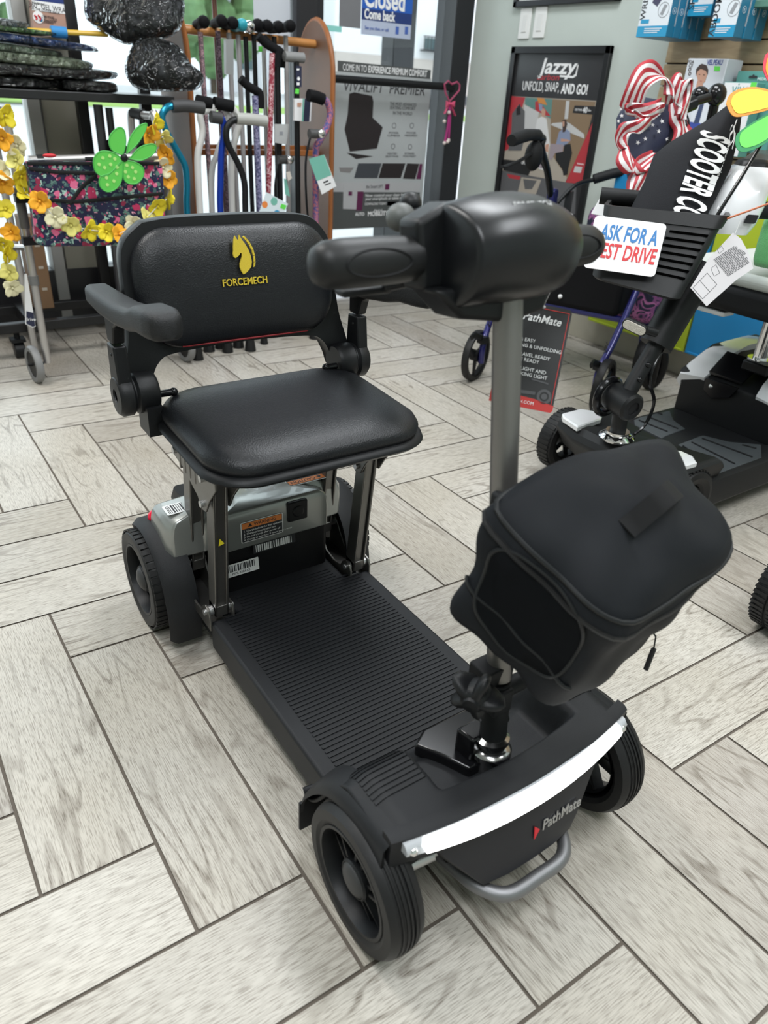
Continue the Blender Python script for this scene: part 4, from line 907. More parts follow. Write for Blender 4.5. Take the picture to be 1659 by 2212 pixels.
mb.tube(sg_, 0.0012, 6); mb.build('lettering', WHT, s_b, smooth=0)
# ---- instruction tag
c0, c1, c2, c3 = dep(1587, 500, 1.66), dep(1627, 580, 1.66), dep(1526, 662, 1.66), dep(1492, 622, 1.66)
eyt = nrm(c0-(c2+c3)/2); ext = nrm(c1-c3); ext = nrm(ext-eyt*np.dot(ext, eyt)); nt_ = nrm(np.cross(ext, eyt)); 
it = thing('instruction_tag', (c0+c2)/2, 'pale grey folded instruction tag with small black print beside the basket', 'tag')
L = [(1583, 503), (1600, 516), (1616, 545), (1627, 580), (1590, 605), (1526, 662), (1491, 622), (1530, 560)]
ctr = dep(1560, 580, 1.66); k_ = 1.66/FPX
mb = MB(); mb.prism([((x-1560)*k_, (580-y)*k_) for x, y in L], ctr, RIGHT, UP, 0.0012); tc_ = mb.build('card', mat('tag_grey', (0.55, 0.53, 0.54), 0.6), it, smooth=0)
mb = MB(); rnd = random.Random(5)
a0 = np.array([1541, 561.]); dx = np.array([66, -43.])/78; dn = np.array([43, 50.])/66
for i in range(17):
    st = np.array([1541, 562.])+dn*(i*2.9); x = 0; Lm = 62-abs(i-8)*0.9
    while x < Lm-6:
        ln = rnd.uniform(6, 20); e_ = min(Lm, x+ln); p, q = st+dx*x, st+dx*e_; x = e_+2
        r_ = np.array([-dx[1], dx[0]])*0.65
        mb.prism([((u[0]-1560)*k_, (580-u[1])*k_) for u in (p-r_, q-r_, q+r_, p+r_)], ctr-_f*0.0012, RIGHT, UP, 0.0004)
def lines(P, wd=0.8):
    for i in range(len(P)-1):
        p, q = np.array(P[i], float), np.array(P[i+1], float); d = q-p; d = d/np.linalg.norm(d); r_ = np.array([-d[1], d[0]])*wd/2
        mb.prism([((u[0]-1560)*k_, (580-u[1])*k_) for u in (p-r_, q-r_, q+r_, p+r_)], ctr-_f*0.0012, RIGHT, UP, 0.0004)
lines([(1496, 622), (1527, 590), (1548, 615), (1517, 646), (1496, 622)]); lines([(1511, 606), (1532, 630)])
lines([(1535, 580), (1546, 572), (1554, 590), (1542, 597), (1535, 580)], 0.6); lines([(1549, 540), (1558, 532), (1563, 540), (1553, 548), (1549, 540)], 0.6)
mb.build('print', INK, tc_, smooth=0)
MB().tube([dep(1587, 506, 1.655), dep(1592, 496, 1.66), dep(1600, 474, 1.68)], 0.0007, 6).build('string', MATS['clear_thread'], it)
# ---- green plush cover draped over the seat
mb = MB()
G0 = np.array([1.93, Y0-0.09, 0.605])
def plush(u, v):
    x = 1.70+0.30*u; y = Y0-0.02-0.26*v+0.03*math.sin(5*u)
    z = 0.622+0.185*math.sin(PI*min(1, u*0.72+0.16))**0.55*(0.62+0.38*math.sin(PI*(0.1+0.85*v)))+0.006*math.sin(14*u+9*v)
    return np.array([x, y, z if 0.02 < u < 0.98 else 0.618])
mb.grid(plush, 18, 14); tag(mb.build('plush_cover', mat('green_plush', (0.16, 0.56, 0.20), 0.95, bump=1.0, bscale=450, sheen=0.5), None, smooth=80, solid=0.012, sub=1), 'bright green plush cover lying on the white scooter seat', 'cover')
# ================================================================== blue rollator by the poster wall
BLUE = mat('rollator_blue', (0.012, 0.012, 0.12), 0.25, 0.3, coat=0.5)
rf = np.array([0.92, 0.39, 0]); ra = np.array([0.39, -0.92, 0]); ro = np.array([1.80, 0.635, 0])
def L3(x, y, z): return ro+ra*x+rf*y+np.array([0, 0, z])
roll = thing('rollator', ro, 'dark blue rollator walker with black handles, in front of the framed poster', 'rollator')
for sg in (-1, 1):
    for (yy, R_) in ((0.0, 0.097), (0.50, 0.085)):
        c = L3(sg*0.25, yy, R_); mb = MB()
        mb.lathe([(R_*0.84, -0.012), (R_*0.97, -0.013), (R_, 0), (R_*0.97, 0.013), (R_*0.84, 0.012)], c, ra, 40, close=True)
        wv = mb.build('wheel', RUB, roll, smooth=40)
        mb = MB(); mb.lathe([(R_*0.85, -0.009), (R_*0.85, 0.009), (R_*0.78, 0.009), (R_*0.78, -0.009)], c, ra, 36, close=True); mb.cyl(c-ra*0.016, c+ra*0.016, R_*0.22)
        for k in range(3):
            t = 2*PI*k/3+0.5; d = rf*math.cos(t)+np.array([0, 0, 1])*math.sin(t); mb.tube([c+d*R_*0.15, c+d*R_*0.8], [R_*0.15, R_*0.10], 8, flat=0.4, up=np.cross(ra, d))
        mb.build('rim', BLK, wv, smooth=40)
    j = L3(sg*0.235, 0.50, 0.615); HZ = 0.0 if sg < 0 else -0.10
    mb = MB(); mb.tube(smooth_path([L3(sg*0.225, 0.0, 0.075), L3(sg*0.225, 0.0, 0.15), L3(sg*0.235, 0.075, 0.24), L3(sg*0.24, 0.26, 0.43), j], 6), 0.0125, 12)
    mb.build('front_leg', BLUE, roll, smooth=60)
    mb = MB(); mb.tube(smooth_path([L3(sg*0.235, 0.50, 0.16), L3(sg*0.235, 0.50, 0.32), L3(sg*0.235, 0.50, 0.46), L3(sg*0.235, 0.46, 0.56)], 6), 0.0125, 12); mb.cyl(L3(sg*0.25, 0.50, 0.085), L3(sg*0.235, 0.50, 0.17), 0.017)
    mb.build('rear_leg', BLUE, roll, smooth=60)
    mb = MB(); mb.box(L3(sg*0.225, -0.01, 0.165), (0.03, 0.03, 0.025)); mb.tube([L3(sg*0.225, -0.02, 0.175), L3(sg*0.225, -0.09, 0.20), L3(sg*0.225, -0.11, 0.195)], 0.006, 8, flat=2); mb.tube([L3(sg*0.225, 0.03, 0.15)+np.array([0.006*math.cos(t*3), 0.006*math.sin(t*3), t*0.006]) for t in range(16)], 0.002, 6)
    mb.build('brake', BLK, roll)
    mb = MB(); mb.prism(rrect(0.05, 0.085, 0.018, 4), j-ra*0.014, nrm(rf), (0, 0, 1), 0.03); mb.build('hinge_plate', BLUE, roll, bevel=0.003)
    h0 = L3(sg*0.225, 0.29, 0.835+HZ)
    mb = MB(); mb.tube(smooth_path([j, lerp(j, h0, 0.5)+np.array([0, 0, 0.0]), h0-np.array([0, 0, 0.03]), h0, L3(sg*0.225, 0.20, 0.845+HZ)], 5), 0.013, 12); st_ = mb.build('handle_stem', BLK, roll, smooth=60)
    mb = MB(); mb.tube(smooth_path([L3(sg*0.225, 0.24, 0.846+HZ), L3(sg*0.225, 0.14, 0.846+HZ), L3(sg*0.225, 0.02, 0.832+HZ)], 5), [0.019]*5+[0.0205]*5+[0.018], 14); mb.build('hand_grip', BLKM, st_, smooth=60)
    mb = MB(); mb.tube(smooth_path([L3(sg*0.225, 0.25, 0.80+HZ), L3(sg*0.225, 0.12, 0.77+HZ), L3(sg*0.225, 0.0, 0.755+HZ), L3(sg*0.225, -0.03, 0.755+HZ)], 5), 0.008, 8, flat=0.6); mb.ball(L3(sg*0.225, 0.23, 0.78+HZ), (0.035, 0.03, 0.05)); mb.build('brake_lever', BLKM, st_, smooth=60)
    mb = MB(); mb.tube(smooth_path([L3(sg*0.225, 0.25, 0.79+HZ), L3(sg*0.21, 0.38, 0.68), L3(sg*0.225, 0.42, 0.58), L3(sg*0.235, 0.30, 0.45), L3(sg*0.235, 0.06, 0.20)], 7), 0.0026, 6); mb.build('brake_cable', BLK, st_)
mb = MB(); mb.tube(smooth_path([L3(-0.23, 0.56, 0.60), L3(-0.19, 0.62, 0.665), L3(-0.145, 0.70, 0.686), L3(-0.05, 0.75, 0.722), L3(0.07, 0.74, 0.724), L3(0.17, 0.68, 0.69), L3(0.23, 0.56, 0.61)], 6), 0.008, 10)
bb = mb.build('backrest_bar', BLK, roll, smooth=60)
mb = MB(); mb.tube(smooth_path([L3(-0.145, 0.70, 0.688), L3(-0.05, 0.75, 0.722), L3(0.07, 0.74, 0.724), L3(0.15, 0.70, 0.70)], 6), 0.019, 14); mb.build('foam_pad', BLKM, bb, smooth=60)
mb = MB(); mb.tube([L3(-0.20, 0.60, 0.64), L3(-0.185, 0.56, 0.52), L3(-0.18, 0.50, 0.45)], 0.022, 8, flat=0.2); mb.build('side_strap', BLKM, roll)
mb = MB(); mb.box(L3(0, 0.33, 0.40), (1, 1, 1), np.array([ra*0.40, rf*0.30, np.array([0, 0, 0.22])]).T); mb.build('seat_pouch', mat('pouch_black', (0.006, 0.006, 0.007), 0.7, spec=0.15), roll, bevel=0.02, seg=3)
MB().ball(L3(-0.02, 0.175, 0.33), 0.008).build('press_stud', WHT, roll)
mb = MB(); mb.tube([L3(-0.235, 0.20, 0.285), L3(0.235, 0.20, 0.285)], 0.012, 10).tube([L3(-0.235, 0.40, 0.30), L3(0.235, 0.40, 0.30)], 0.012, 10); mb.build('cross_bar', BLUE, roll)
def camo(name, cols, sc):
    m = bpy.data.materials.new(name); m.use_nodes = True; nt = m.node_tree; b = nt.nodes['Principled BSDF']; b.inputs['Roughness'].default_value = 0.7
    tc = nt.nodes.new('ShaderNodeTexCoord'); n = nt.nodes.new('ShaderNodeTexNoise'); n.inputs['Scale'].default_value = sc; n.inputs['Detail'].default_value = 2; n.inputs['Distortion'].default_value = 1.2; nt.links.new(tc.outputs['Object'], n.inputs['Vector'])
    r = ramp(nt, n.outputs['Fac'], cols, True); nt.links.new(r.outputs[0], b.inputs['Base Color']); return m
tote = thing('tote_bag', L3(0.10, 0.40, 0.35), 'pink and navy patterned tote bag tucked behind the test drive placard', 'bag')
mb = MB(); mb.box(L3(0.12, 0.45, 0.43), (1, 1, 1), np.array([ra*0.34, rf*0.13, np.array([0, 0, 0.40])]).T); mb.build('bag_body', camo('pink_pattern', [(0.0, '1c1e34'), (0.42, '2a2c45'), (0.47, '7f4878'), (0.55, 'b06a9a'), (0.62, '24263c')], 22), tote, bevel=0.045, seg=4)
mb = MB(); mb.tube([L3(0.12+0.155*math.cos(t)*1.0, 0.385, 0.43+0.185*math.sin(t)) for t in np.linspace(0.25, PI-0.25, 20)], 0.005, 8); mb.build('zip_edge', INK, tote)
# ================================================================== right wall: switches, frames, slatwall, displays
for (a, b) in (((1128, 19), (1143, 84)), ((1160, 14), (1176, 83))):
    p, q = onx(*a, WX), onx(*b, WX); zc = (p[2]+q[2])/2; yc = (p[1]+q[1])/2
    t = thing('light_switch', (WX, yc, zc), 'white rocker light switch on the sage wall, %s of the pair' % ('nearer the door, left' if a[0] < 1150 else 'farther from the door, right'), 'switch', 'light switches')
    mb = MB(); mb.prism(rrect(0.070, 0.114, 0.004, 3), (WX-0.0005, yc, zc), (0, -1, 0), (0, 0, 1), 0.006); mb.build('cover_plate', mat('switch_white', (0.72, 0.72, 0.70), 0.4), t, bevel=0.0015)
    mb = MB(); mb.rings([[(WX-0.0062, yc+y, zc+z) for y, z in ((0.016, -0.033), (-0.016, -0.033), (-0.016, 0.033), (0.016, 0.033))], [(WX-0.0095 if z < 0 else WX-0.0075, yc+y, zc+z) for y, z in ((0.014, -0.031), (-0.014, -0.031), (-0.014, 0.031), (0.014, 0.031))]]); mb.build('rocker', mat('rocker_white', (0.66, 0.66, 0.64), 0.35), t, smooth=0)
# framed poster (big picture printed flat on the sheet)
pf = thing('framed_poster', (WX, 1.49, 0.70), 'black framed power chair poster with white headline, on the sage wall', 'poster')
ya, yb, zt_, zb_ = 1.784, 1.200, 1.158, 0.245
mb = MB(); fwid = 0.028
for (y0, y1, z0, z1) in ((yb, ya, zt_-fwid, zt_), (yb, ya, zb_, zb_+fwid), (yb, yb+fwid, zb_, zt_), (ya-fwid, ya, zb_, zt_)): mb.box((WX-0.010, (y0+y1)/2, (z0+z1)/2), (0.020, y1-y0, z1-z0))
mb.build('frame', mat('frame_black', (0.006, 0.006, 0.007), 0.35), pf, bevel=0.002)
pr = MB().box((WX-0.004, (ya+yb)/2, (zt_+zb_)/2), (0.003, ya-yb-0.03, zt_-zb_-0.03)).build('poster_sheet', mat('poster_charcoal', (0.028, 0.028, 0.030), 0.3), pf, smooth=0)
C8 = lambda L: [(1060+x*280/1511, 90+y*410/2212) for x, y in L]
PX = WX-0.0056
pcol = [mat('pp_red', (0.40, 0.035, 0.045), 0.4), mat('pp_stone', (0.36, 0.32, 0.27), 0.5), mat('pp_tan', (0.22, 0.15, 0.09), 0.5), mat('pp_shirt', (0.62, 0.62, 0.62), 0.5), mat('pp_skin', (0.50, 0.28, 0.20), 0.5), mat('pp_hair', (0.05, 0.03, 0.025), 0.5), mat('pp_blue', (0.22, 0.26, 0.38), 0.5), mat('pp_mauve', (0.30, 0.25, 0.28), 0.5), mat('pp_black', (0.015, 0.015, 0.016), 0.4), mat('pp_sky', (0.50, 0.50, 0.50), 0.5), mat('pp_teal', (0.10, 0.22, 0.20), 0.5), mat('pp_grey', (0.10, 0.10, 0.105), 0.45), mat('pp_orange', (0.55, 0.22, 0.05), 0.5)]
mb = MB()
def pp(L, mi, t): wp(mb, C8(L), PX, t, mi)
pp([(240, 635), (1250, 690), (870, 1640), (130, 1500)], 1, 0.0002)
pp([(700, 670), (1225, 700), (1100, 1180), (900, 1600), (700, 1300), (700, 960)], 2, 0.0003)
pp([(400, 650), (720, 670), (700, 900), (400, 730)], 10, 0.0004); pp([(520, 700), (560, 690), (700, 870), (640, 860), (520, 800)], 0, 0.0005); pp([(560, 720), (600, 720), (610, 830), (570, 800)], 6, 0.0006); pp([(540, 655), (620, 660), (660, 740), (560, 720)], 12, 0.0006)
pp([(390, 735), (560, 820), (540, 1020), (390, 1020)], 9, 0.0005)
pp([(885, 935), (920, 950), (1090, 1080), (1090, 1130), (900, 1050), (700, 970), (720, 950)], 9, 0.0005); pp([(880, 690), (920, 692), (900, 900), (860, 900)], 9, 0.0005)
pp([(240, 635), (405, 650), (210, 1250), (165, 1275)], 0, 0.0006)
pp([(250, 840), (330, 730), (400, 810), (390, 1150), (360, 1270), (205, 1270), (240, 1050)], 11, 0.0008); pp([(300, 780), (345, 725), (350, 850), (300, 860)], 8, 0.001)
pp([(545, 900), (600, 870), (650, 900), (690, 1200), (620, 1500), (560, 1480), (570, 1200), (520, 1020)], 3, 0.0008)
pp([(590, 800), (615, 775), (640, 800), (635, 870), (600, 880)], 4, 0.001); pp([(640, 1200), (680, 1190), (670, 1290), (630, 1270)], 4, 0.001); pp([(560, 1280), (640, 1300), (625, 1480), (565, 1470)], 7, 0.001)
pp([(800, 1050), (860, 1000), (925, 1050), (930, 1150), (860, 1220), (760, 1200)], 6, 0.0009); pp([(835, 920), (875, 905), (895, 960), (870, 1050), (840, 1060)], 5, 0.001); pp([(838, 930), (862, 925), (860, 985), (842, 990)], 4, 0.0012)
pp([(700, 1190), (850, 1200), (840, 1280), (750, 1300), (710, 1380), (680, 1370)], 7, 0.0011); pp([(820, 1130), (900, 1140), (930, 1160), (820, 1165)], 4, 0.0012)
pp([(860, 1200), (930, 1190), (950, 1300), (900, 1500), (830, 1480), (760, 1380), (760, 1300), (850, 1280)], 8, 0.0010)
pp([(835, 1480), (870, 1450), (905, 1480), (895, 1550), (850, 1560)], 8, 0.0012)
pp([(980, 745), (1245, 755), (1225, 855), (955, 830)], 8, 0.0008); pp([(1225, 860), (1100, 1540), (1080, 1660), (875, 1640)], 0, 0.0007)
pp([(985, 1450), (1070, 1460), (1050, 1530), (965, 1520)], 9, 0.0009); pp([(110, 1500), (1000, 1660), (985, 2010), (40, 1950)], 11, 0.0004)
pp([(190, 1540), (350, 1570), (335, 1610), (215, 1590)], 0, 0.0006); pp([(360, 1580), (590, 1610), (500, 1850), (290, 1850)], 1, 0.0006); pp([(380, 1600), (540, 1620), (480, 1720), (400, 1720)], 11, 0.0008); pp([(900, 1740), (940, 1745), (930, 1850), (895, 1850)], 0, 0.0006)
pp([(140, 1370), (330, 1390), (500, 1420), (440, 1560), (150, 1500)], 8, 0.0007)
mb.build('picture', pcol, pr, smooth=0)
mb = MB()
pt8 = lambda x, y: onx(*C8([(x, y)])[0], PX)
def ptx(st, size, c, x0, x1, mi, **k):
    a, b = pt8(x0, c), pt8(x1, c); mb.text(st, size, np.array([PX-0.0006, (a[1]+b[1])/2, pt8((x0+x1)/2, c)[2]]), (0, -1, 0), (0, 0, 1), 0.0008, mi, fit=abs(a[1]-b[1]), **k)
ptx('Jazzy', 0.082, 296, 560, 1010, 0, shear=0.2, bold=0.02); ptx('carbon', 0.034, 415, 540, 800, 1, shear=0.2, bold=0.01); ptx('UNFOLD, SNAP,', 0.052, 528, 372, 800, 0); ptx('AND GO!', 0.052, 560, 825, 1135, 0, bold=0.03); ptx('40', 0.03, 800, 1075, 1130, 0, bold=0.02); ptx('LESS THAN', 0.012, 795, 985, 1065, 0); ptx('lbs', 0.012, 802, 1140, 1170, 0); ptx('PRIDE', 0.036, 2030, 770, 955, 0, bold=0.03); ptx('Mobility', 0.028, 2085, 780, 920, 0, shear=0.2)
ptx('UPGRADE', 0.018, 1420, 360, 480, 0); ptx('foldable', 0.010, 1425, 1010, 1090, 0)
wp(mb, C8([(810, 390), (960, 400), (990, 375), (1015, 270), (1025, 270), (1000, 400), (960, 425), (805, 412)]), PX, 0.0012, 0)
mb.build('lettering', [WHT, pcol[0]], pr, smooth=0)
# bottom edge of a frame above the switches
f2 = thing('framed_picture', (WX, 1.50, 1.55), 'black framed picture above the light switches, only its lower edge showing', 'picture')
mb = MB()
for (y0, y1, z0, z1) in ((1.205, 1.808, 1.306, 1.328), (1.205, 1.808, 1.75, 1.772), (1.205, 1.227, 1.306, 1.772), (1.786, 1.808, 1.306, 1.772)): mb.box((WX-0.010, (y0+y1)/2, (z0+z1)/2), (0.020, y1-y0, z1-z0))
mb.build('frame', MATS['frame_black'], f2, bevel=0.002); MB().box((WX-0.004, 1.5065, 1.539), (0.003, 0.56, 0.43)).build('print', PAPER, f2, smooth=0)
# slatwall
def slat_mat():
    m = bpy.data.materials.new('maple_slat'); m.use_nodes = True; nt = m.node_tree; b = nt.nodes['Principled BSDF']; b.inputs['Roughness'].default_value = 0.5
    tc = nt.nodes.new('ShaderNodeTexCoord'); mp = nt.nodes.new('ShaderNodeMapping'); mp.inputs['Scale'].default_value = (1, 1.5, 9); n = nt.nodes.new('ShaderNodeTexNoise'); n.inputs['Scale'].default_value = 4; n.inputs['Detail'].default_value = 4; n.inputs['Distortion'].default_value = 0.8
    nt.links.new(tc.outputs['Object'], mp.inputs[0]); nt.links.new(mp.outputs[0], n.inputs['Vector']); r = ramp(nt, n.outputs['Fac'], [(0.35, 'a08a6c'), (0.65, 'b9a382')]); nt.links.new(r.outputs[0], b.inputs['Base Color']); return m
mb = MB(); z = 0.737; SWX = WX-0.022
while z < 1.9:
    mb.box(((SWX+WX)/2-0.0005, -0.12, z+0.0345), (WX-SWX-0.002, 2.09, 0.068)); z += 0.0728
sw = thing('slatwall_panel', (WX, -0.12, 1.3), 'light maple slatwall panel with dark grooves carrying the boxed supports', 'display panel')
mb.build('slats', slat_mat(), sw, bevel=0.002); MB().box((WX-0.004, -0.12, 1.31), (0.006, 2.088, 1.16)).build('groove_back', mat('groove_brown', (0.035, 0.020, 0.013), 0.7), sw, smooth=0)
# boxes on hooks
BXB = mat('box_teal_blue', (0.02, 0.17, 0.30), 0.35); BXW = mat('box_white_face', (0.62, 0.66, 0.70), 0.35); BXC = mat('box_cyan_band', (0.02, 0.26, 0.46), 0.35); BXD = mat('print_violet_grey', (0.045, 0.045, 0.09), 0.5); BXG = mat('print_mid_grey', (0.25, 0.26, 0.28), 0.5)
def support_box(x, yl, yr, zb, zt, dep_, label, word, group, front, cat='box', wsz=0.03):
    t = thing('support_box', (x, (yl+yr)/2, zb), label, cat, group)
    yc = (yl+yr)/2; wd = yl-yr; ht_ = zt-zb
    c = MB().box((x+dep_/2, yc, (zb+zt)/2), (dep_, wd, ht_)).build('carton', BXB, t, bevel=0.002)
    mb = MB(); mb.box((x-0.0003, yc, (zb+zt)/2+ht_*0.0), (0.0006, wd*0.98, ht_*0.98)); mb.build('white_front', BXW, c, smooth=0)
    mb = MB(); mb.box((x-0.0008, yc, zb+0.017), (0.0006, wd*0.985, 0.032)); mb.build('blue_band', BXC, c, smooth=0)
    if front:
        mb = MB(); ex = np.array([0, -1., 0]); ey = np.array([0, 0, 1.]); o = np.array([x-0.0008, yc, zb])
        mb.text(word, wsz, o-ex*wd*0.38+ey*0.095, ey, -ex, 0.0005, 0, bold=0.01)
        if group.startswith('wrist'): mb.prism([(-0.020, 0.10), (0.004, 0.088), (0.05, 0.155), (0.045, 0.22), (0.012, 0.20)], o, ex, ey, 0.0005, 1)
        else: mb.prism([(-wd*0.3, 0.11), (wd*0.48, 0.115), (wd*0.48, 0.16), (-wd*0.3, 0.16)], o, ex, ey, 0.0005, 1); mb.prism([(-wd*0.1, 0.165), (wd*0.45, 0.17), (wd*0.45, 0.26), (-wd*0.1, 0.26)], o, ex, ey, 0.0005, 4)
        cc = o+ex*wd*0.26+ey*0.078
        mb.lathe([(0.021, 0), (0.0225, 0), (0.0225, 0.0006), (0.021, 0.0006)], cc, (-1, 0, 0), 28, mi=2, close=True); mb.prism([(-0.012, -0.012), (0.0, -0.016), (0.012, 0.012), (0.0, 0.016)], cc, ex, ey, 0.0005, 2)
        mb.prism([(-wd*0.42, 0.040), (-wd*0.15, 0.040), (-wd*0.15, 0.052), (-wd*0.42, 0.052)], o, ex, ey, 0.0005, 3)
        for k in range(3): mb.prism([(-wd*0.25, 0.012+0.006*k), (wd*(0.2+0.06*k), 0.012+0.006*k), (wd*(0.2+0.06*k), 0.0145+0.006*k), (-wd*0.25, 0.0145+0.006*k)], o-ey*0.0+np.array([-0.0006, 0, 0]), ex, ey, 0.0004, 5)
        mb.build('front_print', [INK, BXD, BXG, BXC, pcol[7], BXW], c, smooth=0)
    mb = MB(); cc = np.array([x+dep_/2, yr-0.0003, zb+0.075]); 
    mb.lathe([(0.0085, 0), (0.0098, 0), (0.0098, 0.0006), (0.0085, 0.0006)], cc, (0, -1, 0), 24, close=True); mb.box(cc, (0.003, 0.001, 0.008)); mb.build('side_mark', BXW, c, smooth=0)
    return t
ordn = ['front box of the row', 'second box from the front', 'third box from the front', 'fourth box from the front', 'box nearest the wall in the row']
for i in range(5):
    x = 2.315+0.040*i; a = onx(1373, 82, 2.315); b = onx(1437, 84, 2.315); zt = 1.46
    support_box(x, a[1]-0.0, b[1]-0.0, 1.165, zt, 0.034, 'blue and white wrist support box, '+ordn[i], 'WRIST', 'wrist support boxes on the slatwall', i == 0)
a = onx(1484, 36, 2.40); b = onx(1534, 36, 2.40); support_box(2.40, a[1], b[1], a[2], 1.46, 0.05, 'blue and white support box between the wrist row and the abdominal row', 'SHOULDER', 'single boxes on the slatwall', True)
for i in range(3):
    x = 2.345+0.056*i; a = onx(1529, 81, 2.345); b = onx(1583, 82, 2.345)
    support_box(x, a[1], b[1], a[2], 1.46, 0.048, 'blue and white abdominal support box, '+['front box of three', 'middle box of three', 'box nearest the wall of three'][i], 'ABDOMINAL', 'abdominal support boxes on the slatwall', i == 0, wsz=0.032)
gb = thing('green_box', onx(1645, 5, 2.42), 'pale box with a green base at the upper right end of the slatwall', 'box')
a = onx(1628, 10, 2.42); MB().box((2.46, a[1]-0.06, a[2]+0.10), (0.08, 0.12, 0.19)).build('carton', PAPER, gb, bevel=0.002); MB().box((2.459, a[1]-0.06, a[2]+0.002), (0.084, 0.124, 0.02)).build('green_base', mat('box_green', (0.10, 0.22, 0.17), 0.4), gb, bevel=0.002)
# white box with a portrait
vb = thing('brace_box', (2.45, 0.70, 0.88), 'white brace box with a woman in a navy strapped brace on its front', 'box')
x = 2.42; a = onx(1487, 126, x); b = onx(1572, 133, x); yl, yr, zt = a[1], b[1], a[2]; zb = 0.86; yc = (yl+yr)/2
bc = MB().box((x+0.045, yc, (zt+zb)/2), (0.09, yl-yr, zt-zb)).build('carton', mat('pale_carton', (0.60, 0.63, 0.68), 0.4), vb, bevel=0.003)
C6 = lambda L: [(1240+q*419/1659, r*520/2059) for q, r in L]
mb = MB()
def vp_(L, mi, t): wp(mb, C6(L), x-0.0006, t, mi)
vp_([(1000, 850), (1060, 760), (1130, 760), (1170, 800), (1150, 1000), (1080, 1080), (1000, 1060)], 0, 0.0003)
vp_([(1055, 690), (1100, 700), (1105, 770), (1060, 785), (1040, 760)], 1, 0.0004); vp_([(1048, 640), (1050, 590), (1090, 560), (1135, 580), (1142, 630), (1120, 700), (1090, 722), (1062, 700)], 1, 0.0005)
vp_([(1042, 650), (1045, 590), (1075, 555), (1095, 545), (1135, 560), (1148, 600), (1143, 640), (1128, 605), (1085, 590), (1058, 610)], 2, 0.0007)
vp_([(985, 800), (1000, 755), (1015, 790), (1000, 870), (985, 870)], 3, 0.0006); vp_([(1110, 800), (1150, 760), (1160, 790), (1120, 860), (1070, 1050), (1020, 1060), (1060, 940)], 3, 0.0006)
vp_([(1068, 634), (1080, 634), (1080, 640), (1068, 640)], 2, 0.0009); vp_([(1105, 638), (1120, 638), (1120, 644), (1105, 644)], 2, 0.0009); vp_([(1074, 690), (1098, 692), (1086, 700)], 4, 0.0009)
vp_([(1200, 565), (1250, 568), (1246, 608), (1198, 605)], 5, 0.0006); vp_([(985, 1040), (1120, 1060), (1110, 1110), (980, 1100)], 6, 0.0005)
p = onx(*C6([(1205, 536)])[0], x); mb.text('VELPEAU', 0.022, (x-0.0008, p[1], p[2]), (0, -1, 0), (0, 0, 1), 0.0005, 6, bold=0.008, fit=0.060)
for k, s_ in enumerate(('FDA', 'CE')): p = onx(*C6([(1000, 530+32*k)])[0], x); mb.text(s_, 0.014, (x-0.0008, p[1], p[2]), (0, -1, 0), (0, 0, 1), 0.0005, 2)
for k in range(2): p = onx(*C6([(990, 595+36*k)])[0], x); mb.lathe([(0.003, 0), (0.006, 0), (0.006, 0.0005), (0.003, 0.0005)], p, (-1, 0, 0), 16, mi=2, close=True)
mb.build('front_print', [mat('vp_shirt', (0.66, 0.69, 0.74), 0.5), pcol[4], pcol[5], mat('vp_navy', (0.04, 0.06, 0.13), 0.5), mat('vp_lip', (0.35, 0.10, 0.09), 0.5), mat('lime_sticker', (0.12, 0.65, 0.08), 0.5), mat('vp_blue', (0.04, 0.07, 0.32), 0.5)], bc, smooth=0)
# white and teal boxes right of it
TEAL = mat('teal_carton', (0.10, 0.30, 0.27), 0.4)
t1 = thing('teal_box', (2.47, 0.5, 0.96), 'teal hanging box with a slot, behind the white one at the far right', 'box')
x = 2.46; a = onx(1594, 153, x); tb_ = MB().box((x+0.03, a[1]-0.09, a[2]-0.12), (0.055, 0.18, 0.24)).build('carton', TEAL, t1, bevel=0.002)
mb = MB(); p = onx(1627, 166, x); mb.prism([(-0.016, -0.003), (0.016, -0.003), (0.014, 0.003), (0.005, 0.003), (0.0, 0.008), (-0.005, 0.003), (-0.014, 0.003)], (x-0.0004, p[1], p[2]), (0, -1, 0), (0, 0, 1), 0.0006); mb.build('hang_slot', INK, tb_, smooth=0)
p = onx(1650, 171, x); MB().text('MEDIUM', 0.012, (x-0.0006, p[1], p[2]), (0, -1, 0), (0, 0, 1), 0.0005).build('lettering', WHT, tb_, smooth=0)
t2 = thing('heel_box', (2.42, 0.55, 0.86), 'white box with a teal side and grey lettering, right of the brace box', 'box')
x = 2.40; a = onx(1566, 176, x); b = onx(1637, 178, x); yc = (a[1]+b[1])/2
hb_ = MB().box((x+0.025, yc, a[2]-0.11), (0.05, a[1]-b[1], 0.22)).build('carton', TEAL, t2, bevel=0.002)
MB().box((x-0.0004, yc, a[2]-0.11), (0.0008, a[1]-b[1]-0.004, 0.215)).build('white_front', PAPER, hb_, smooth=0)
mb = MB(); p = onx(1600, 193, x); mb.text('vive', 0.050, (x-0.001, p[1], p[2]), (0, -1, 0), (0, 0, 1), 0.0005, 0, fit=0.062); p = onx(1590, 210, x); mb.text('HEEL', 0.022, (x-0.001, p[1], p[2]), (0, -1, 0), (0, 0, 1), 0.0005, 1, fit=0.05)
p = onx(1628, 184, x); mb.prism([(-0.010, -0.008), (0.010, -0.008), (0.010, 0.008), (-0.010, 0.008)], (x-0.0008, p[1], p[2]), (0, -1, 0), (0, 0, 1), 0.0006, 2); mb.build('front_print', [TEAL, BXG, MATS['lime_sticker']], hb_, smooth=0)
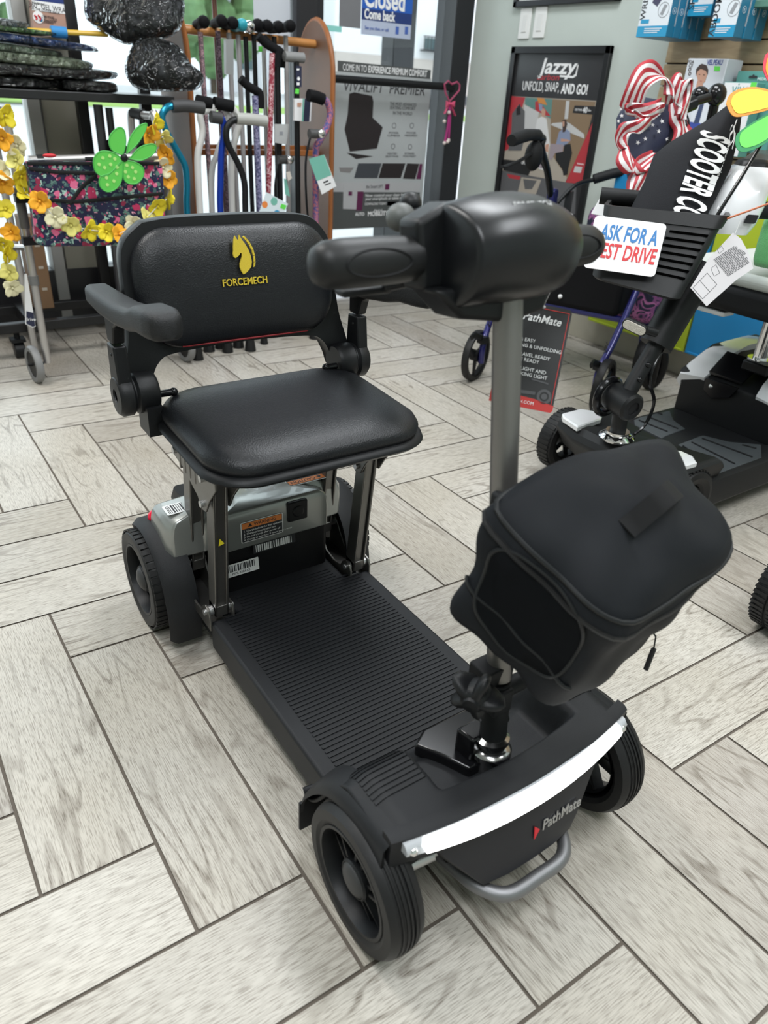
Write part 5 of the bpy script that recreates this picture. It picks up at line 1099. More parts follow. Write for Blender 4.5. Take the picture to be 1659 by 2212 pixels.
# cube cabinet with lime and blue doors under the slatwall
LIME = mat('lime_laminate', (0.42, 0.52, 0.03), 0.4); BLU = mat('blue_laminate', (0.015, 0.22, 0.48), 0.4)
cb = thing('cube_cabinet', (2.52, 0.49, 0.09), 'low cube cabinet with lime green and blue doors under the slatwall', 'cabinet')
CXF = 2.478
MB().box((2.511, 0.49, 0.418), (0.058, 1.02, 0.61)).build('carcass', mat('carcass_white', (0.6, 0.6, 0.58), 0.5), cb, bevel=0.002)
for (yc, zc, m_) in ((0.745, 0.268, LIME), (0.237, 0.268, BLU), (0.745, 0.572, BLU), (0.237, 0.572, LIME)):
    d = MB().box((CXF-0.008, yc, zc), (0.016, 0.500, 0.298)).build('door', m_, cb, bevel=0.002)
    MB().box((CXF-0.018, yc, zc-0.143), (0.006, 0.48, 0.008)).build('pull_lip', m_, d, bevel=0.001)
# leaflet box beside the cabinet
lb = thing('leaflet_box', dep(1310, 450, 2.35), 'white angled leaflet box behind the basket, below the flag ribbon', 'box')
P = [dep(*q, 2.35) for q in ((1303, 415), (1372, 430), (1352, 478), (1276, 462))]; bkv = np.array([0.09, 0.05, 0.0])
MB().rings([P, [q+bkv for q in P]]).build('carton', PAPER, lb, smooth=0, bevel=0.002)
# ================================================================== folded handle with the flag ribbon, pinwheel, third scooter's wheel
fh = thing('folding_walker', onz(1402, 842, 0), 'black folding walker upright with a green price sticker, leaning behind the sheath', 'walker')
D2 = 2.12; B0 = onz(1402, 842, 0)
top = dep(1548, 205, D2)
mb = MB(); mb.tube([B0+np.array([0, 0, 0.02]), lerp(B0, top, 0.30), lerp(B0, top, 0.33), lerp(B0, top, 1.0)], [0.022, 0.020, 0.0145, 0.0135], 14); po = mb.build('upright', BLKG, fh, smooth=60)
mb = MB(); q = lerp(B0, top, 0.10); dr_ = nrm(top-B0); sd_ = nrm(np.cross(dr_, _f))
mb.tube([q+dr_*0.085*math.sin(t)*1.0+sd_*0.035*math.cos(t) for t in [2*PI*k/24 for k in range(24)]], 0.016, 10, loop=True); mb.build('rubber_loop', RUB, po)
mb = MB(); mb.ball(top, (0.030, 0.026, 0.030)); mb.cyl(top, dep(1495, 222, D2-0.02), 0.012); mb.cyl(dep(1500, 221, D2-0.02), dep(1450, 243, D2-0.02), 0.020).ball(dep(1512, 206, D2+0.03), (0.028, 0.024, 0.024)).cyl(dep(1505, 206, D2+0.04), dep(1440, 232, D2+0.02), 0.014)
mb.build('cross_handle', BLKG, fh, smooth=50)
mb = MB(); a, b = lerp(B0, top, 0.90), lerp(B0, top, 0.925); mb.tube([a, b], 0.0165, 14); mb.build('price_sticker', MATS['lime_sticker'], po)
mb = MB()
for k in range(4): mb.tube(smooth_path([dep(1478, 228+3*k, D2-0.02), dep(1470+6*k, 262, D2-0.05), dep(1498-3*k, 300, D2-0.03), dep(1500, 345, D2)], 5), 0.0028, 6)
mb.build('brake_cables', BLK, fh)
# flag ribbon: looped strips of striped cloth round a starred centre
fb = thing('flag_ribbon_bow', dep(1400, 420, 2.06), 'stars and stripes ribbon bow tied to the black folding walker upright', 'ribbon')
FR = mat('flag_red', (0.36, 0.018, 0.03), 0.6); FW = mat('flag_white', (0.66, 0.64, 0.64), 0.6); FN = mat('flag_navy', (0.012, 0.016, 0.045), 0.65)
def ribbon(nm, P, W, n, D0, Dd):
    P = smooth_path([dep(x, y+12, D0+Dd*d) for x, y, d in P], 7); mb = MB(); N = len(P)-1
    Wp = [np.array(q, float) for q in smooth_path([(a, b, 0) for a, b in W], 7*(max(1, (len(P)-1)//7))//max(1, len(W)-1))]
    R = []
    for i in range(N+1):
        w_ = Wp[min(len(Wp)-1, int(i*(len(Wp)-1)/N))]; wv = (RIGHT*w_[0]-UP*w_[1])*(D0/FPX)
        R.append([P[i]+wv*(j/n-0.5)+_f*0.012*math.sin(2.2*PI*j/n+i*0.25) for j in range(n+1)])
    o_ = len(mb.v); mb.v += [tuple(p) for r in R for p in r]
    for i in range(N):
        for j in range(n):
            mb.f.append((i*(n+1)+j, i*(n+1)+j+1, (i+1)*(n+1)+j+1, (i+1)*(n+1)+j)); mb.m.append(j % 2)
    return mb.build(nm, [FR, FW], fb, smooth=80, solid=0.0015)
# starred centre and back
mb = MB(); L = [(1342, 232), (1365, 205), (1420, 215), (1455, 235), (1462, 290), (1440, 320), (1410, 345), (1380, 420), (1362, 440), (1352, 370), (1330, 300), (1330, 255)]; k_ = 2.06/FPX
pillow(mb, [((x-1400)*k_, (300-y)*k_) for x, y in L], dep(1400, 300, 2.10), RIGHT, UP, 0.04, back=0.6); stc = mb.build('starred_cloth', FN, fb, smooth=80)
def star(mb, c, r, rot):
    mb.prism([(r*(1 if i % 2 == 0 else 0.4)*math.cos(rot+PI*i/5), r*(1 if i % 2 == 0 else 0.4)*math.sin(rot+PI*i/5)) for i in range(10)], c, RIGHT, UP, 0.0008)
rnd = random.Random(3)
mb = MB()
for (x, y) in [(1341, 236), (1357, 242), (1343, 250), (1336, 262), (1360, 262), (1394, 272), (1400, 258), (1376, 280), (1423, 284), (1440, 300), (1394, 300), (1378, 308), (1410, 270), (1350, 330), (1358, 345), (1348, 318), (1356, 368), (1383, 262), (1430, 262), (1446, 252), (1366, 228), (1352, 215)]:
    star(mb, dep(x, y, 2.046 if abs(x-1400) < 40 else 2.075), 0.0065*rnd.uniform(0.8, 1.15), rnd.uniform(0, 6))
mb.build('white_stars', FW, stc, smooth=0)
ribbon('ribbon_loop', [(1362, 222, -0.2), (1378, 178, -0.9), (1400, 150, -1.0), (1425, 148, -0.8), (1448, 172, -1.0), (1455, 205, -0.9)], [(48, 12), (50, 0), (52, 30), (30, 50), (20, 52), (40, 30)], 8, 2.06, 0.05)
ribbon('ribbon_loop', [(1452, 212, -0.5), (1462, 180, -0.9), (1472, 158, -1.0), (1484, 165, -0.7), (1480, 205, -0.6), (1470, 240, -0.5)], [(30, 8), (34, 12), (30, 16), (26, 10), (26, 6), (24, 10)], 6, 2.06, 0.05)
ribbon('ribbon_loop', [(1432, 212, -0.9), (1395, 222, -1.2), (1362, 222, -1.0), (1358, 232, -0.9), (1395, 240, -1.2), (1425, 225, -1.1)], [(6, 26), (6, 28), (18, 16), (18, 12), (4, 20), (4, 16)], 6, 2.06, 0.05)
ribbon('ribbon_loop', [(1400, 240, -1.0), (1380, 258, -1.3), (1352, 268, -1.2), (1340, 290, -1.0), (1348, 312, -1.0)], [(14, 26), (10, 30), (22, 22), (28, 8), (22, 12)], 6, 2.06, 0.05)
ribbon('ribbon_loop', [(1350, 306, -0.9), (1356, 335, -1.3), (1372, 362, -1.2), (1388, 345, -0.9), (1420, 322, -0.7)], [(16, 8), (44, 0), (36, -6), (26, 26), (16, 26)], 7, 2.06, 0.05)
ribbon('ribbon_tail', [(1400, 345, -0.6), (1385, 375, -0.9), (1372, 405, -1.0), (1366, 432, -0.8)], [(36, 16), (50, 14), (40, 8), (22, 4)], 8, 2.06, 0.05)
ribbon('ribbon_tail', [(1462, 205, -0.2), (1470, 250, -0.4), (1478, 280, -0.5), (1462, 315, -0.4)], [(30, 8), (44, 10), (48, 12), (36, 16)], 7, 2.08, 0.05)
# petal pinwheel on a black rod in the basket
pw = thing('pinwheel', dep(1545, 472, 1.68), 'pinwheel with yellow, red and green edged petals on a black rod in the basket', 'pinwheel')
hub = dep(1702, 222, 1.60)
MB().tube([dep(1540, 480, 1.70), dep(1600, 385, 1.66), hub+_f*0.02], 0.0042, 10).build('rod', BLKG, pw)
def petal(L, D, mi, mo, k_in=0.84):
    c = np.mean(np.array(L, float), axis=0); k_ = D/FPX; o = dep(c[0], c[1], D)
    sp_ = [p[:2] for p in smooth_path([(a, b, 0) for a, b in L+[L[0]]], 5)][:-1]
    mb = MB(); mb.prism([((x-c[0])*k_, (c[1]-y)*k_) for x, y in sp_], o, RIGHT, UP, 0.0016); pe = mb.build('petal', mo, pw, smooth=0)
    mb = MB(); mb.prism([((x-c[0])*k_*k_in, (c[1]-y)*k_*k_in*0.97) for x, y in sp_], o-_f*0.0018, RIGHT, UP, 0.0008); mb.build('petal_field', mi, pe, smooth=0)
petal([(1568, 225), (1576, 205), (1600, 192), (1635, 189), (1675, 200), (1700, 222), (1670, 235), (1625, 247), (1585, 252)], 1.60, mat('petal_yellow', (0.72, 0.62, 0.05), 0.6), mat('petal_orange', (0.80, 0.28, 0.03), 0.6))
petal([(1588, 312), (1592, 290), (1620, 268), (1660, 245), (1690, 232), (1702, 228), (1690, 275), (1650, 312), (1612, 328), (1594, 325)], 1.605, mat('petal_green', (0.13, 0.58, 0.09), 0.6), mat('petal_dark_green', (0.02, 0.24, 0.08), 0.6))
petal([(1652, 120), (1672, 108), (1698, 130), (1712, 175), (1708, 218), (1690, 205), (1662, 180), (1648, 150)], 1.595, mat('petal_amber', (0.80, 0.30, 0.02), 0.6), mat('petal_red', (0.66, 0.03, 0.06), 0.6))
petal([(1708, 225), (1735, 180), (1780, 170), (1800, 200), (1775, 235), (1730, 240)], 1.60, MATS['petal_green'], MATS['petal_dark_green'])
petal([(1705, 230), (1740, 262), (1760, 310), (1735, 330), (1705, 290)], 1.60, MATS['petal_yellow'], MATS['petal_orange'])
tag(MB().tube([dep(1566, 474, 1.66), dep(1660, 440, 1.55), dep(1720, 418, 1.48)], 0.0022, 8).build('whip_rod', mat('salmon_rod', (0.75, 0.25, 0.13), 0.4)), 'thin salmon pink rod sticking out of the basket to the right', 'rod')
# wheel of another scooter at the right edge
s3 = thing('mobility_scooter', (1.30, -0.64, 0), 'ribbed black front tyre of another scooter at the right edge', 'mobility scooter')
c = np.array([1.300, -0.640, 0.108]); R_ = 0.108; h = 0.036; mb = MB()
mb.lathe([(R_*0.62, -h*0.8), (R_*0.8, -h), (R_*0.93, -h*0.95), (R_*0.985, -h*0.6), (R_, -h*0.10), (R_*0.97, -h*0.06), (R_*0.97, h*0.06), (R_, h*0.10), (R_*0.985, h*0.6), (R_*0.93, h*0.95), (R_*0.8, h), (R_*0.62, h*0.8)], c, (0, 1, 0), 56)
for k in range(56):
    t = 2*PI*k/56
    for sg in (-1, 1):
        tt = t+0.028*(sg > 0); d = np.array([math.cos(tt), 0, math.sin(tt)]); e = np.array([-math.sin(tt), 0.25*sg, math.cos(tt)])
        mb.box(c+d*R_*0.985+np.array([0, sg*h*0.52, 0]), (1, 1, 1), np.array([np.array([0, h*0.80, 0])+e*0.001, e*R_*0.062, d*R_*0.05]).T)
wo = mb.build('wheel', RUB, s3, smooth=30)
MB().lathe([(R_*0.64, -h*0.8), (R_*0.64, h*0.8), (R_*0.3, h*0.5), (0, h*0.5), (0, -h*0.5), (R_*0.3, -h*0.5)], c, (0, 1, 0), 36, close=True).build('rim', BLK, wo)
mb = MB(); R = []
for z, g in ((0.06, -0.012), (0.075, 0.0), (0.13, 0.0), (0.145, -0.01)): R.append([(1.93+x, -0.90+y, z) for x, y in rrect(0.90+2*g, 0.42+2*g, 0.05, 4)])
mb.rings(R); mb.build('deck', S2B, s3, smooth=35)
MB().cyl((1.30, -0.64, 0.108), (1.30, -0.74, 0.108), 0.012).box((1.40, -0.745, 0.115), (0.24, 0.03, 0.05)).build('axle_arm', BLK, s3, bevel=0.004)
mb = MB(); R = []
for z, x0, hw in ((0.10, 1.46, 0.16), (0.19, 1.44, 0.17), (0.225, 1.47, 0.15)): R.append([(x0, -0.90-hw, z), (x0, -0.90+hw, z), (1.66, -0.90+hw, z-0.04), (1.66, -0.90-hw, z-0.04)])
mb.rings(R); mb.build('front_cowl', S2B, s3, smooth=30, bevel=0.012)
MB().cyl((1.52, -0.90, 0.20), (1.66, -0.90, 0.86), 0.021).build('tiller_tube', BLK, s3)
MB().tube([(1.66, -1.12, 0.84), (1.65, -0.90, 0.87), (1.66, -0.68, 0.84)], 0.018, 12).build('handlebar', BLKM, s3)
# ================================================================== left: walker, rolling rack, cane display
WALU = mat('walker_aluminium', (0.50, 0.48, 0.47), 0.32, 0.75)
wk = thing('folding_walker', (0.53, 1.55, 0), 'silver folding walker with a navy floral bag strapped to its front', 'walker')
WYF = 1.50
Lg = [ony(x, y, WYF) for x, y in [(16, 267), (27, 359), (37, 416), (49, 484), (68, 579), (87, 674), (103, 783)]]
RgT = ony(332, 268, WYF); RgB = ony(452, 762, WYF)
for nm, top_, bot_, xs in (('l', Lg[0], Lg[-1], 0.272), ('r', ony(338, 272, WYF), np.array([0.80, WYF, 0.055]), 0.812)):
    hnd = top_+np.array([0.0, 0.10, 0.025])
    mb = MB(); mb.tube(smooth_path([bot_, lerp(bot_, top_, 0.5), top_, top_+np.array([0, 0.035, 0.025]), hnd, hnd+np.array([0, 0.15, 0.0])], 5), 0.0125, 12); lg = mb.build('front_leg', WALU, wk, smooth=60)
    MB().tube([lerp(bot_, top_, 0.36), lerp(bot_, top_, 0.40)], 0.0155, 12).build('adjust_collar', mat('grey_plastic', (0.16, 0.16, 0.16), 0.5), lg)
    MB().tube([lerp(bot_, top_, 0.60), lerp(bot_, top_, 0.76)], 0.0150, 12).build('sleeve', mat('sleeve_grey', (0.10, 0.10, 0.10), 0.5), lg)
    mb = MB(); mb.tube(smooth_path([hnd+np.array([0, 0.14, 0]), hnd+np.array([0, 0.165, -0.04]), hnd+np.array([0, 0.17, -0.3]), np.array([hnd[0], 1.755, 0.014])], 5), 0.0125, 12); mb.build('rear_leg', WALU, wk, smooth=60)
    MB().tube([hnd+np.array([0, 0.02, 0]), hnd+np.array([0, 0.13, 0])], 0.017, 12).build('hand_grip', BLKM, wk)
    MB().tube([lerp(bot_, top_, 0.52), lerp(bot_, top_, 0.50)+np.array([-0.03, 0.10, 0.0]), np.array([hnd[0]-0.02, 1.70, 0.40])], 0.010, 10).build('side_brace', WALU, wk)
    c = np.array([xs-0.012, WYF+0.02, 0.064]); mb = MB(); mb.lathe([(0.046, -0.011), (0.060, -0.012), (0.064, -0.006), (0.064, 0.006), (0.060, 0.012), (0.046, 0.011)], c, (1, 0.12, 0), 36, close=True)
    wl = mb.build('wheel', mat('grey_tyre', (0.20, 0.20, 0.20), 0.5), wk, smooth=40)
    MB().lathe([(0, -0.008), (0.047, -0.008), (0.047, 0.008), (0, 0.008)], c, (1, 0.12, 0), 30).cyl(c-np.array([0.022, 0, 0]), c+np.array([0.03, 0, 0]), 0.005).build('wheel_disc', BLK, wl)
mb = MB(); a, b = ony(62, 346, WYF), ony(346, 338, WYF); mb.tube([a, b], 0.0125, 12); cbar = mb.build('cross_bar', WALU, wk)
for x0, x1 in ((80, 94), (182, 235)): MB().tube([ony(x0, 345, WYF), ony(x1, 344, WYF)], 0.0145, 12).build('clamp', BLKM, cbar)
for z_ in (0.60, 0.475): MB().box((0.325, WYF-0.01, z_), (0.075, 0.034, 0.024)).build('bag_strap', BLKM, wk)
# floral bag
def floral():
    m = bpy.data.materials.new('navy_floral'); m.use_nodes = True; nt = m.node_tree; b = nt.nodes['Principled BSDF']; b.inputs['Roughness'].default_value = 0.55
    tc = nt.nodes.new('ShaderNodeTexCoord'); cur = None
    def layer(prev, scale, th, stops, off, dist):
        mp = nt.nodes.new('ShaderNodeMapping'); mp.inputs['Location'].default_value = off; nz = nt.nodes.new('ShaderNodeTexNoise'); nz.inputs['Scale'].default_value = scale*1.4; nz.inputs['Detail'].default_value = 2
        ad = nt.nodes.new('ShaderNodeMixRGB'); ad.blend_type = 'ADD'; ad.inputs[0].default_value = dist
        nt.links.new(tc.outputs['Object'], mp.inputs[0]); nt.links.new(mp.outputs[0], nz.inputs['Vector']); nt.links.new(mp.outputs[0], ad.inputs[1]); nt.links.new(nz.outputs['Color'], ad.inputs[2])
        v = nt.nodes.new('ShaderNodeTexVoronoi'); v.inputs['Scale'].default_value = scale; nt.links.new(ad.outputs[0], v.inputs['Vector'])
        lt_ = nt.nodes.new('ShaderNodeMath'); lt_.operation = 'LESS_THAN'; lt_.inputs[1].default_value = th; nt.links.new(v.outputs['Distance'], lt_.inputs[0])
        sp = nt.nodes.new('ShaderNodeSeparateColor'); nt.links.new(v.outputs['Color'], sp.inputs[0]); c = ramp(nt, sp.outputs[0], stops, True)
        mx = nt.nodes.new('ShaderNodeMix'); mx.data_type = 'RGBA'; nt.links.new(lt_.outputs[0], mx.inputs[0])
        if prev is None: mx.inputs[6].default_value = (*srgb('10123a'), 1)
        else: nt.links.new(prev, mx.inputs[6])
        nt.links.new(c.outputs[0], mx.inputs[7]); return mx.outputs[2]
    cur = layer(None, 62, 0.50, [(0.0, '3f5f60'), (0.35, '9fc4b8'), (0.6, '1a1d48'), (0.8, '5c7d74')], (0.3, 0.1, 0.2), 0.03)
    cur = layer(cur, 36, 0.42, [(0.0, 'b82c5c'), (0.3, 'd8668e'), (0.55, '8d2145'), (0.75, '14163f')], (1.3, 0.4, 0.7), 0.025)
    cur = layer(cur, 60, 0.20, [(0.0, 'd98aa6'), (0.5, 'b2365f'), (0.7, 'e0a6b8')], (2.3, 0.4, 0.1), 0.02)
    nt.links.new(cur, b.inputs['Base Color']); return m
BF = 1.405
P = [ony(x, y, BF) for x, y in [(58, 352), (344, 352), (352, 362), (358, 440), (360, 515), (340, 530), (100, 534), (80, 528), (70, 440)]]
mb = MB(); mb.rings([P, [p+np.array([0.006, -0.008, 0.0]) for p in P][:]][::-1] if False else [[p+np.array([0, 0.06, 0]) for p in P], P]); fbag = mb.build('floral_bag', floral(), wk, smooth=30, bevel=0.008, seg=3)
for L_ in ([(58, 353), (344, 353)], [(62, 364), (125, 372), (205, 374)], [(150, 440), (178, 402), (208, 378)], [(110, 432), (165, 436), (352, 418)]):
    mb = MB(); mb.tube([ony(x, y, BF-0.004) for x, y in L_], 0.0055, 8, flat=0.5, up=(0, 0, 1)); mb.build('black_binding', BLKM, fbag)
# flower garland
FY = mat('petal_lemon', (0.74, 0.60, 0.02), 0.7); FO = mat('petal_tangerine', (0.82, 0.38, 0.015), 0.7); FC = mat('petal_cream', (0.74, 0.70, 0.46), 0.7); FP = mat('petal_pale_yellow', (0.74, 0.68, 0.20), 0.7); FM = mat('petal_mustard', (0.62, 0.52, 0.03), 0.7)
gl = thing('flower_garland', (0.35, 1.38, 0.45), 'yellow, orange and cream paper flower garland draped over the silver walker', 'garland')
def flower_proto(m, nm='flower'):
    mb = MB(); r0 = 0.021
    for k in range(5):
        a = 2*PI*k/5; d = np.array([math.cos(a), 0, math.sin(a)]); e = np.array([-math.sin(a), 0, math.cos(a)]); R = []
        for i in range(6):
            t = i/5; wd_ = 0.0045+0.0120*math.sin(PI*min(1, t*0.85+0.08))
            c = d*(0.003+0.030*t)+np.array([0, -0.010*t+0.012*t*t*(1 if k % 2 else -0.3), 0])
            R.append([c-e*wd_, c-e*wd_*0.5+np.array([0, 0.003, 0]), c+np.array([0, 0.0045*(1-t), 0]), c+e*wd_*0.5+np.array([0, 0.003, 0]), c+e*wd_])
        mb.rings(R, closed=False, cap=False)
    mb.ball((0, -0.002, 0), 0.0045, 8, 6); return mb
def flower_mesh(m):
    o = flower_proto(m).build('flower', m, None, smooth=70, solid=0.0012); return o
protos = {}
rnd = random.Random(11)
GP = [(12, 250, FY, 1), (4, 300, FO, 0), (36, 315, FC, 1), (34, 346, FP, 0), (46, 381, FY, 1), (56, 417, FY, .6), (86, 435, FO, 1), (119, 469, FC, 1), (153, 487, FP, .7), (193, 497, FY, .9), (230, 501, FY, .9), (258, 506, FO, .5), (290, 484, FC, 1), (318, 470, FP, .8), (341, 446, FY, 1), (362, 428, FY, .7), (364, 387, FO, 1), (352, 362, FC, 1), (359, 335, FO, 1.1), (352, 298, FP, .8), (322, 292, FO, .7), (335, 268, FY, 1), (12, 452, FM, 1), (24, 502, FO, 1), (6, 527, FY, 1), (15, 548, FY, 1), (20, 588, FP, 1), (27, 622, FC, .7), (6, 395, FO, .8), (0, 370, FC, .8)]
spts = []
for i, (x, y, m_, s) in enumerate(GP):
    yy = 1.375 if 56 < x < 345 else 1.44
    if i >= 22: yy = 1.46
    c = ony(x, y, yy); key = m_.name
    if key not in protos: o = flower_mesh(m_); protos[key] = o
    else: o = protos[key].copy(); COL.objects.link(o)
    o.parent = gl; o.location = tuple(c-np.array(gl.location)); o.rotation_euler = (rnd.uniform(-0.5, 0.35)*(1 if s >= 0.9 else 2.2), rnd.uniform(0, 6.28), rnd.uniform(-0.7, 0.7)); sc_ = 0.98*rnd.uniform(0.92, 1.1); o.scale = (sc_, sc_, sc_)
    spts.append(c+np.array([0, 0.004, 0]))
MB().tube(smooth_path(spts[:22], 3), 0.0016, 6).build('string', PAPER, gl); MB().tube(smooth_path(spts[22:28], 3), 0.0016, 6).build('string', PAPER, gl)
# green petal pinwheel clipped to the bag
gw = thing('petal_pinwheel', ony(268, 338, 1.36), 'bright green six petal spinner with dotted petals on the floral bag', 'pinwheel')
GRN = mat('spinner_green', (0.10, 0.52, 0.07), 0.6); GRD = mat('spinner_dots', (0.40, 0.70, 0.20), 0.6)
c0 = ony(268, 341, 1.352)
def gpet(L, dots=()):
    c = np.mean(np.array(L, float), axis=0); sp_ = smooth_path([(a, b, 0) for a, b in L+[L[0]]], 5)[:-1]
    P_ = [ony(a[0], a[1], 1.352) for a in sp_]; mb = MB(); mb.prism([(p[0], p[2]) for p in P_], (0, 1.352, 0), (1, 0, 0), (0, 0, 1), 0.002)
    pe = mb.build('petal', GRN, gw, smooth=0)
    mb = MB(); mb.tube([p-np.array([0, 0.001, 0]) for p in P_], 0.0022, 6, loop=True); mb.build('petal_rim', mat('spinner_rim', (0.06, 0.40, 0.06), 0.5), pe)
    if dots:
        mb = MB()
        for x, y in dots: mb.lathe([(0, 0), (0.005, 0), (0.005, 0.0008), (0, 0.0008)], ony(x, y, 1.3498), (0, -1, 0), 14)
        mb.build('dots', GRD, pe, smooth=0)
gpet([(265, 335), (240, 322), (237, 295), (255, 276), (268, 282), (271, 310)])
gpet([(273, 332), (280, 300), (297, 275), (316, 267), (312, 285), (295, 312)])
gpet([(280, 343), (300, 320), (325, 311), (337, 316), (330, 333), (305, 346)])
gpet([(264, 344), (245, 330), (218, 327), (203, 342), (205, 368), (222, 381), (240, 372)], [(222, 341), (214, 355), (226, 362), (239, 355), (237, 337), (248, 343)])
gpet([(266, 346), (240, 372), (217, 382), (216, 402), (232, 414), (252, 406), (263, 385)], [(252, 375), (246, 391), (232, 399), (230, 384), (253, 361)])
gpet([(266, 346), (290, 350), (308, 362), (309, 380), (295, 396), (275, 395), (266, 380)], [(274, 357), (286, 362), (293, 371), (277, 382), (290, 386), (271, 371)])
MB().ball(c0, (0.012, 0.008, 0.012)).build('hub', BLK, gw)
sc_ = thing('pick_tool', ony(100, 336, 1.455), 'small red handled metal tool lying on the walker cross bar', 'tool')
MB().tube([ony(60, 345, 1.455), ony(115, 344, 1.455)], 0.003, 8).build('shaft', SILV, sc_); MB().ball(ony(107, 336, 1.455), (0.020, 0.006, 0.006)).build('red_handle', RED, sc_)
wt_ = thing('price_tag', ony(62, 650, 1.48), 'white and navy price tag hanging beside the walker front leg', 'tag')
P = [ony(x, y, 1.475) for x, y in [(53, 592), (58, 592), (77, 706), (70, 708), (55, 700)]]; mb = MB(); mb.rings([P, [p+np.array([0, 0.004, 0]) for p in P]]); tcd = mb.build('card', PAPER, wt_, smooth=0)
P = [ony(x, y, 1.4735) for x, y in [(57, 672), (72, 676), (76, 704), (71, 706), (57, 699)]]; mb = MB(); mb.rings([P, [p+np.array([0, 0.001, 0]) for p in P]]); mb.build('navy_band', FN, tcd, smooth=0)
p_ = ony(66, 690, 1.4725); MB().text('drive', 0.016, p_, (1, 0, -0.12), (0.12, 0, 1), 0.0006).build('lettering', WHT, tcd, smooth=0)
# ---- rolling rack
rk = thing('rolling_rack', (0.1, 1.92, 0), 'black rolling rack shelf behind the walker, loaded with wrapped items', 'rack')
RKM = mat('rack_black', (0.006, 0.006, 0.007), 0.45)
mb = MB(); mb.box((-0.04, 1.93, 0.876), (1.936, 0.30, 0.028)); mb.build('shelf', RKM, rk, bevel=0.003)
mb = MB(); mb.box((-0.04, 1.80, 0.118), (1.936, 0.035, 0.035)).box((-0.04, 2.05, 0.118), (1.936, 0.035, 0.035)).box((0.91, 1.925, 0.118), (0.035, 0.26, 0.035)).box((0.33, 1.925, 0.118), (0.05, 0.26, 0.05)); mb.build('base_frame', RKM, rk, bevel=0.003)
x5 = ony(200, 420, 2.04)[0]
for x in (x5+0.005, 0.905, -0.35): MB().box((x, 2.045, 0.73), (0.040, 0.035, 1.46)).build('upright', RKM, rk, bevel=0.003)
for (x, y) in ((0.262, 1.815), (0.89, 1.85)):
    mb = MB(); mb.cyl((x-0.018, y, 0.030), (x+0.018, y, 0.030), 0.030, n=24); cw = mb.build('caster', BLK, rk, smooth=40, bevel=0.003); MB().box((x, y, 0.068), (0.05, 0.05, 0.012)).cyl((x, y, 0.06), (x, y, 0.10), 0.010).build('caster_plate', BLKM, cw)
# ---- items on the rack
def film(nm='clear_film', ior=1.75, sc=26, dist=0.06, rough=0.12):
    m = bpy.data.materials.new(nm); m.use_nodes = True; nt = m.node_tree
    for n in list(nt.nodes): nt.nodes.remove(n)
    o = nt.nodes.new('ShaderNodeOutputMaterial'); t = nt.nodes.new('ShaderNodeBsdfTransparent'); g = nt.nodes.new('ShaderNodeBsdfGlossy'); t.inputs[0].default_value = (0.86, 0.88, 0.9, 1); g.inputs['Roughness'].default_value = rough
    tc = nt.nodes.new('ShaderNodeTexCoord'); n = nt.nodes.new('ShaderNodeTexNoise'); n.inputs['Scale'].default_value = sc; n.inputs['Detail'].default_value = 2.5; n.inputs['Distortion'].default_value = 2.5; nt.links.new(tc.outputs['Object'], n.inputs['Vector'])
    bp = nt.nodes.new('ShaderNodeBump'); bp.inputs['Strength'].default_value = 1.0; bp.inputs['Distance'].default_value = dist; nt.links.new(n.outputs['Fac'], bp.inputs['Height']); nt.links.new(bp.outputs[0], g.inputs['Normal'])
    fr = nt.nodes.new('ShaderNodeFresnel'); fr.inputs[0].default_value = ior; nt.links.new(bp.outputs[0], fr.inputs['Normal'])
    mx = nt.nodes.new('ShaderNodeMixShader'); nt.links.new(fr.outputs[0], mx.inputs[0]); nt.links.new(t.outputs[0], mx.inputs[1]); nt.links.new(g.outputs[0], mx.inputs[2]); nt.links.new(mx.outputs[0], o.inputs[0]); return m
FILM = film(); FILMB = film('bundle_film', 1.36, 13, 0.05, 0.07)
def packet(label, x0, x1, y0, y1, z0, z1, m, group='wrapped packets on the rolling rack', tilt=0.0, wrap=True, seed=0):
    t = thing('wrapped_packet', ((x0+x1)/2, (y0+y1)/2, z0), label, 'packet', group); rnd = random.Random(seed); ph = rnd.uniform(0, 6)
    def fn(g, e=4.0):
        mb = MB(); R = []
        for i in range(19):
            a = -PI/2+PI*i/18; ring = []
            for k in range(36):
                b = 2*PI*k/36; ca = abs(math.cos(a))**0.28; d = np.array([math.copysign(ca*abs(math.cos(b))**0.35, math.cos(b)), math.copysign(ca*abs(math.sin(b))**0.35, math.sin(b)), math.copysign(abs(math.sin(a))**0.55, math.sin(a))])
                w_ = 1+0.05*math.sin(5*b+ph+3*a)+0.03*math.sin(11*b+ph*2)
                p = np.array([(x0+x1)/2+d[0]*(x1-x0)/2*g*(1+(w_-1)*0.4), (y0+y1)/2+d[1]*(y1-y0)/2*g, (z0+z1)/2+d[2]*(z1-z0)/2*g*w_])
                p[2] += tilt*(p[0]-(x0+x1)/2); ring.append(p)
            R.append(ring)
        mb.rings(R); return mb
    o = fn(1.0).build('contents', m, t, smooth=70)
    if wrap: fn(1.035).build('plastic_wrap', FILM, t, smooth=70)
    return t
CBK = mat('cushion_black', (0.007, 0.007, 0.008), 0.5, bump=0.5, bscale=60); CGR = mat('cushion_green', (0.34, 0.44, 0.30), 0.6); CPL = mat('leaflet_pale_green', (0.60, 0.68, 0.48), 0.5); CBL = mat('packet_blue', (0.03, 0.11, 0.38), 0.5); CGY = mat('packet_grey', (0.46, 0.49, 0.49), 0.4)
packet('black wrapped packet at the bottom left of the rack stack', -0.35, 0.55, 1.81, 2.03, 0.891, 0.925, CBK, seed=1)
packet('black wrapped packet right of the pile, flat on the rack shelf', 0.555, 0.74, 1.80, 2.0, 0.891, 0.924, CBK, seed=2)
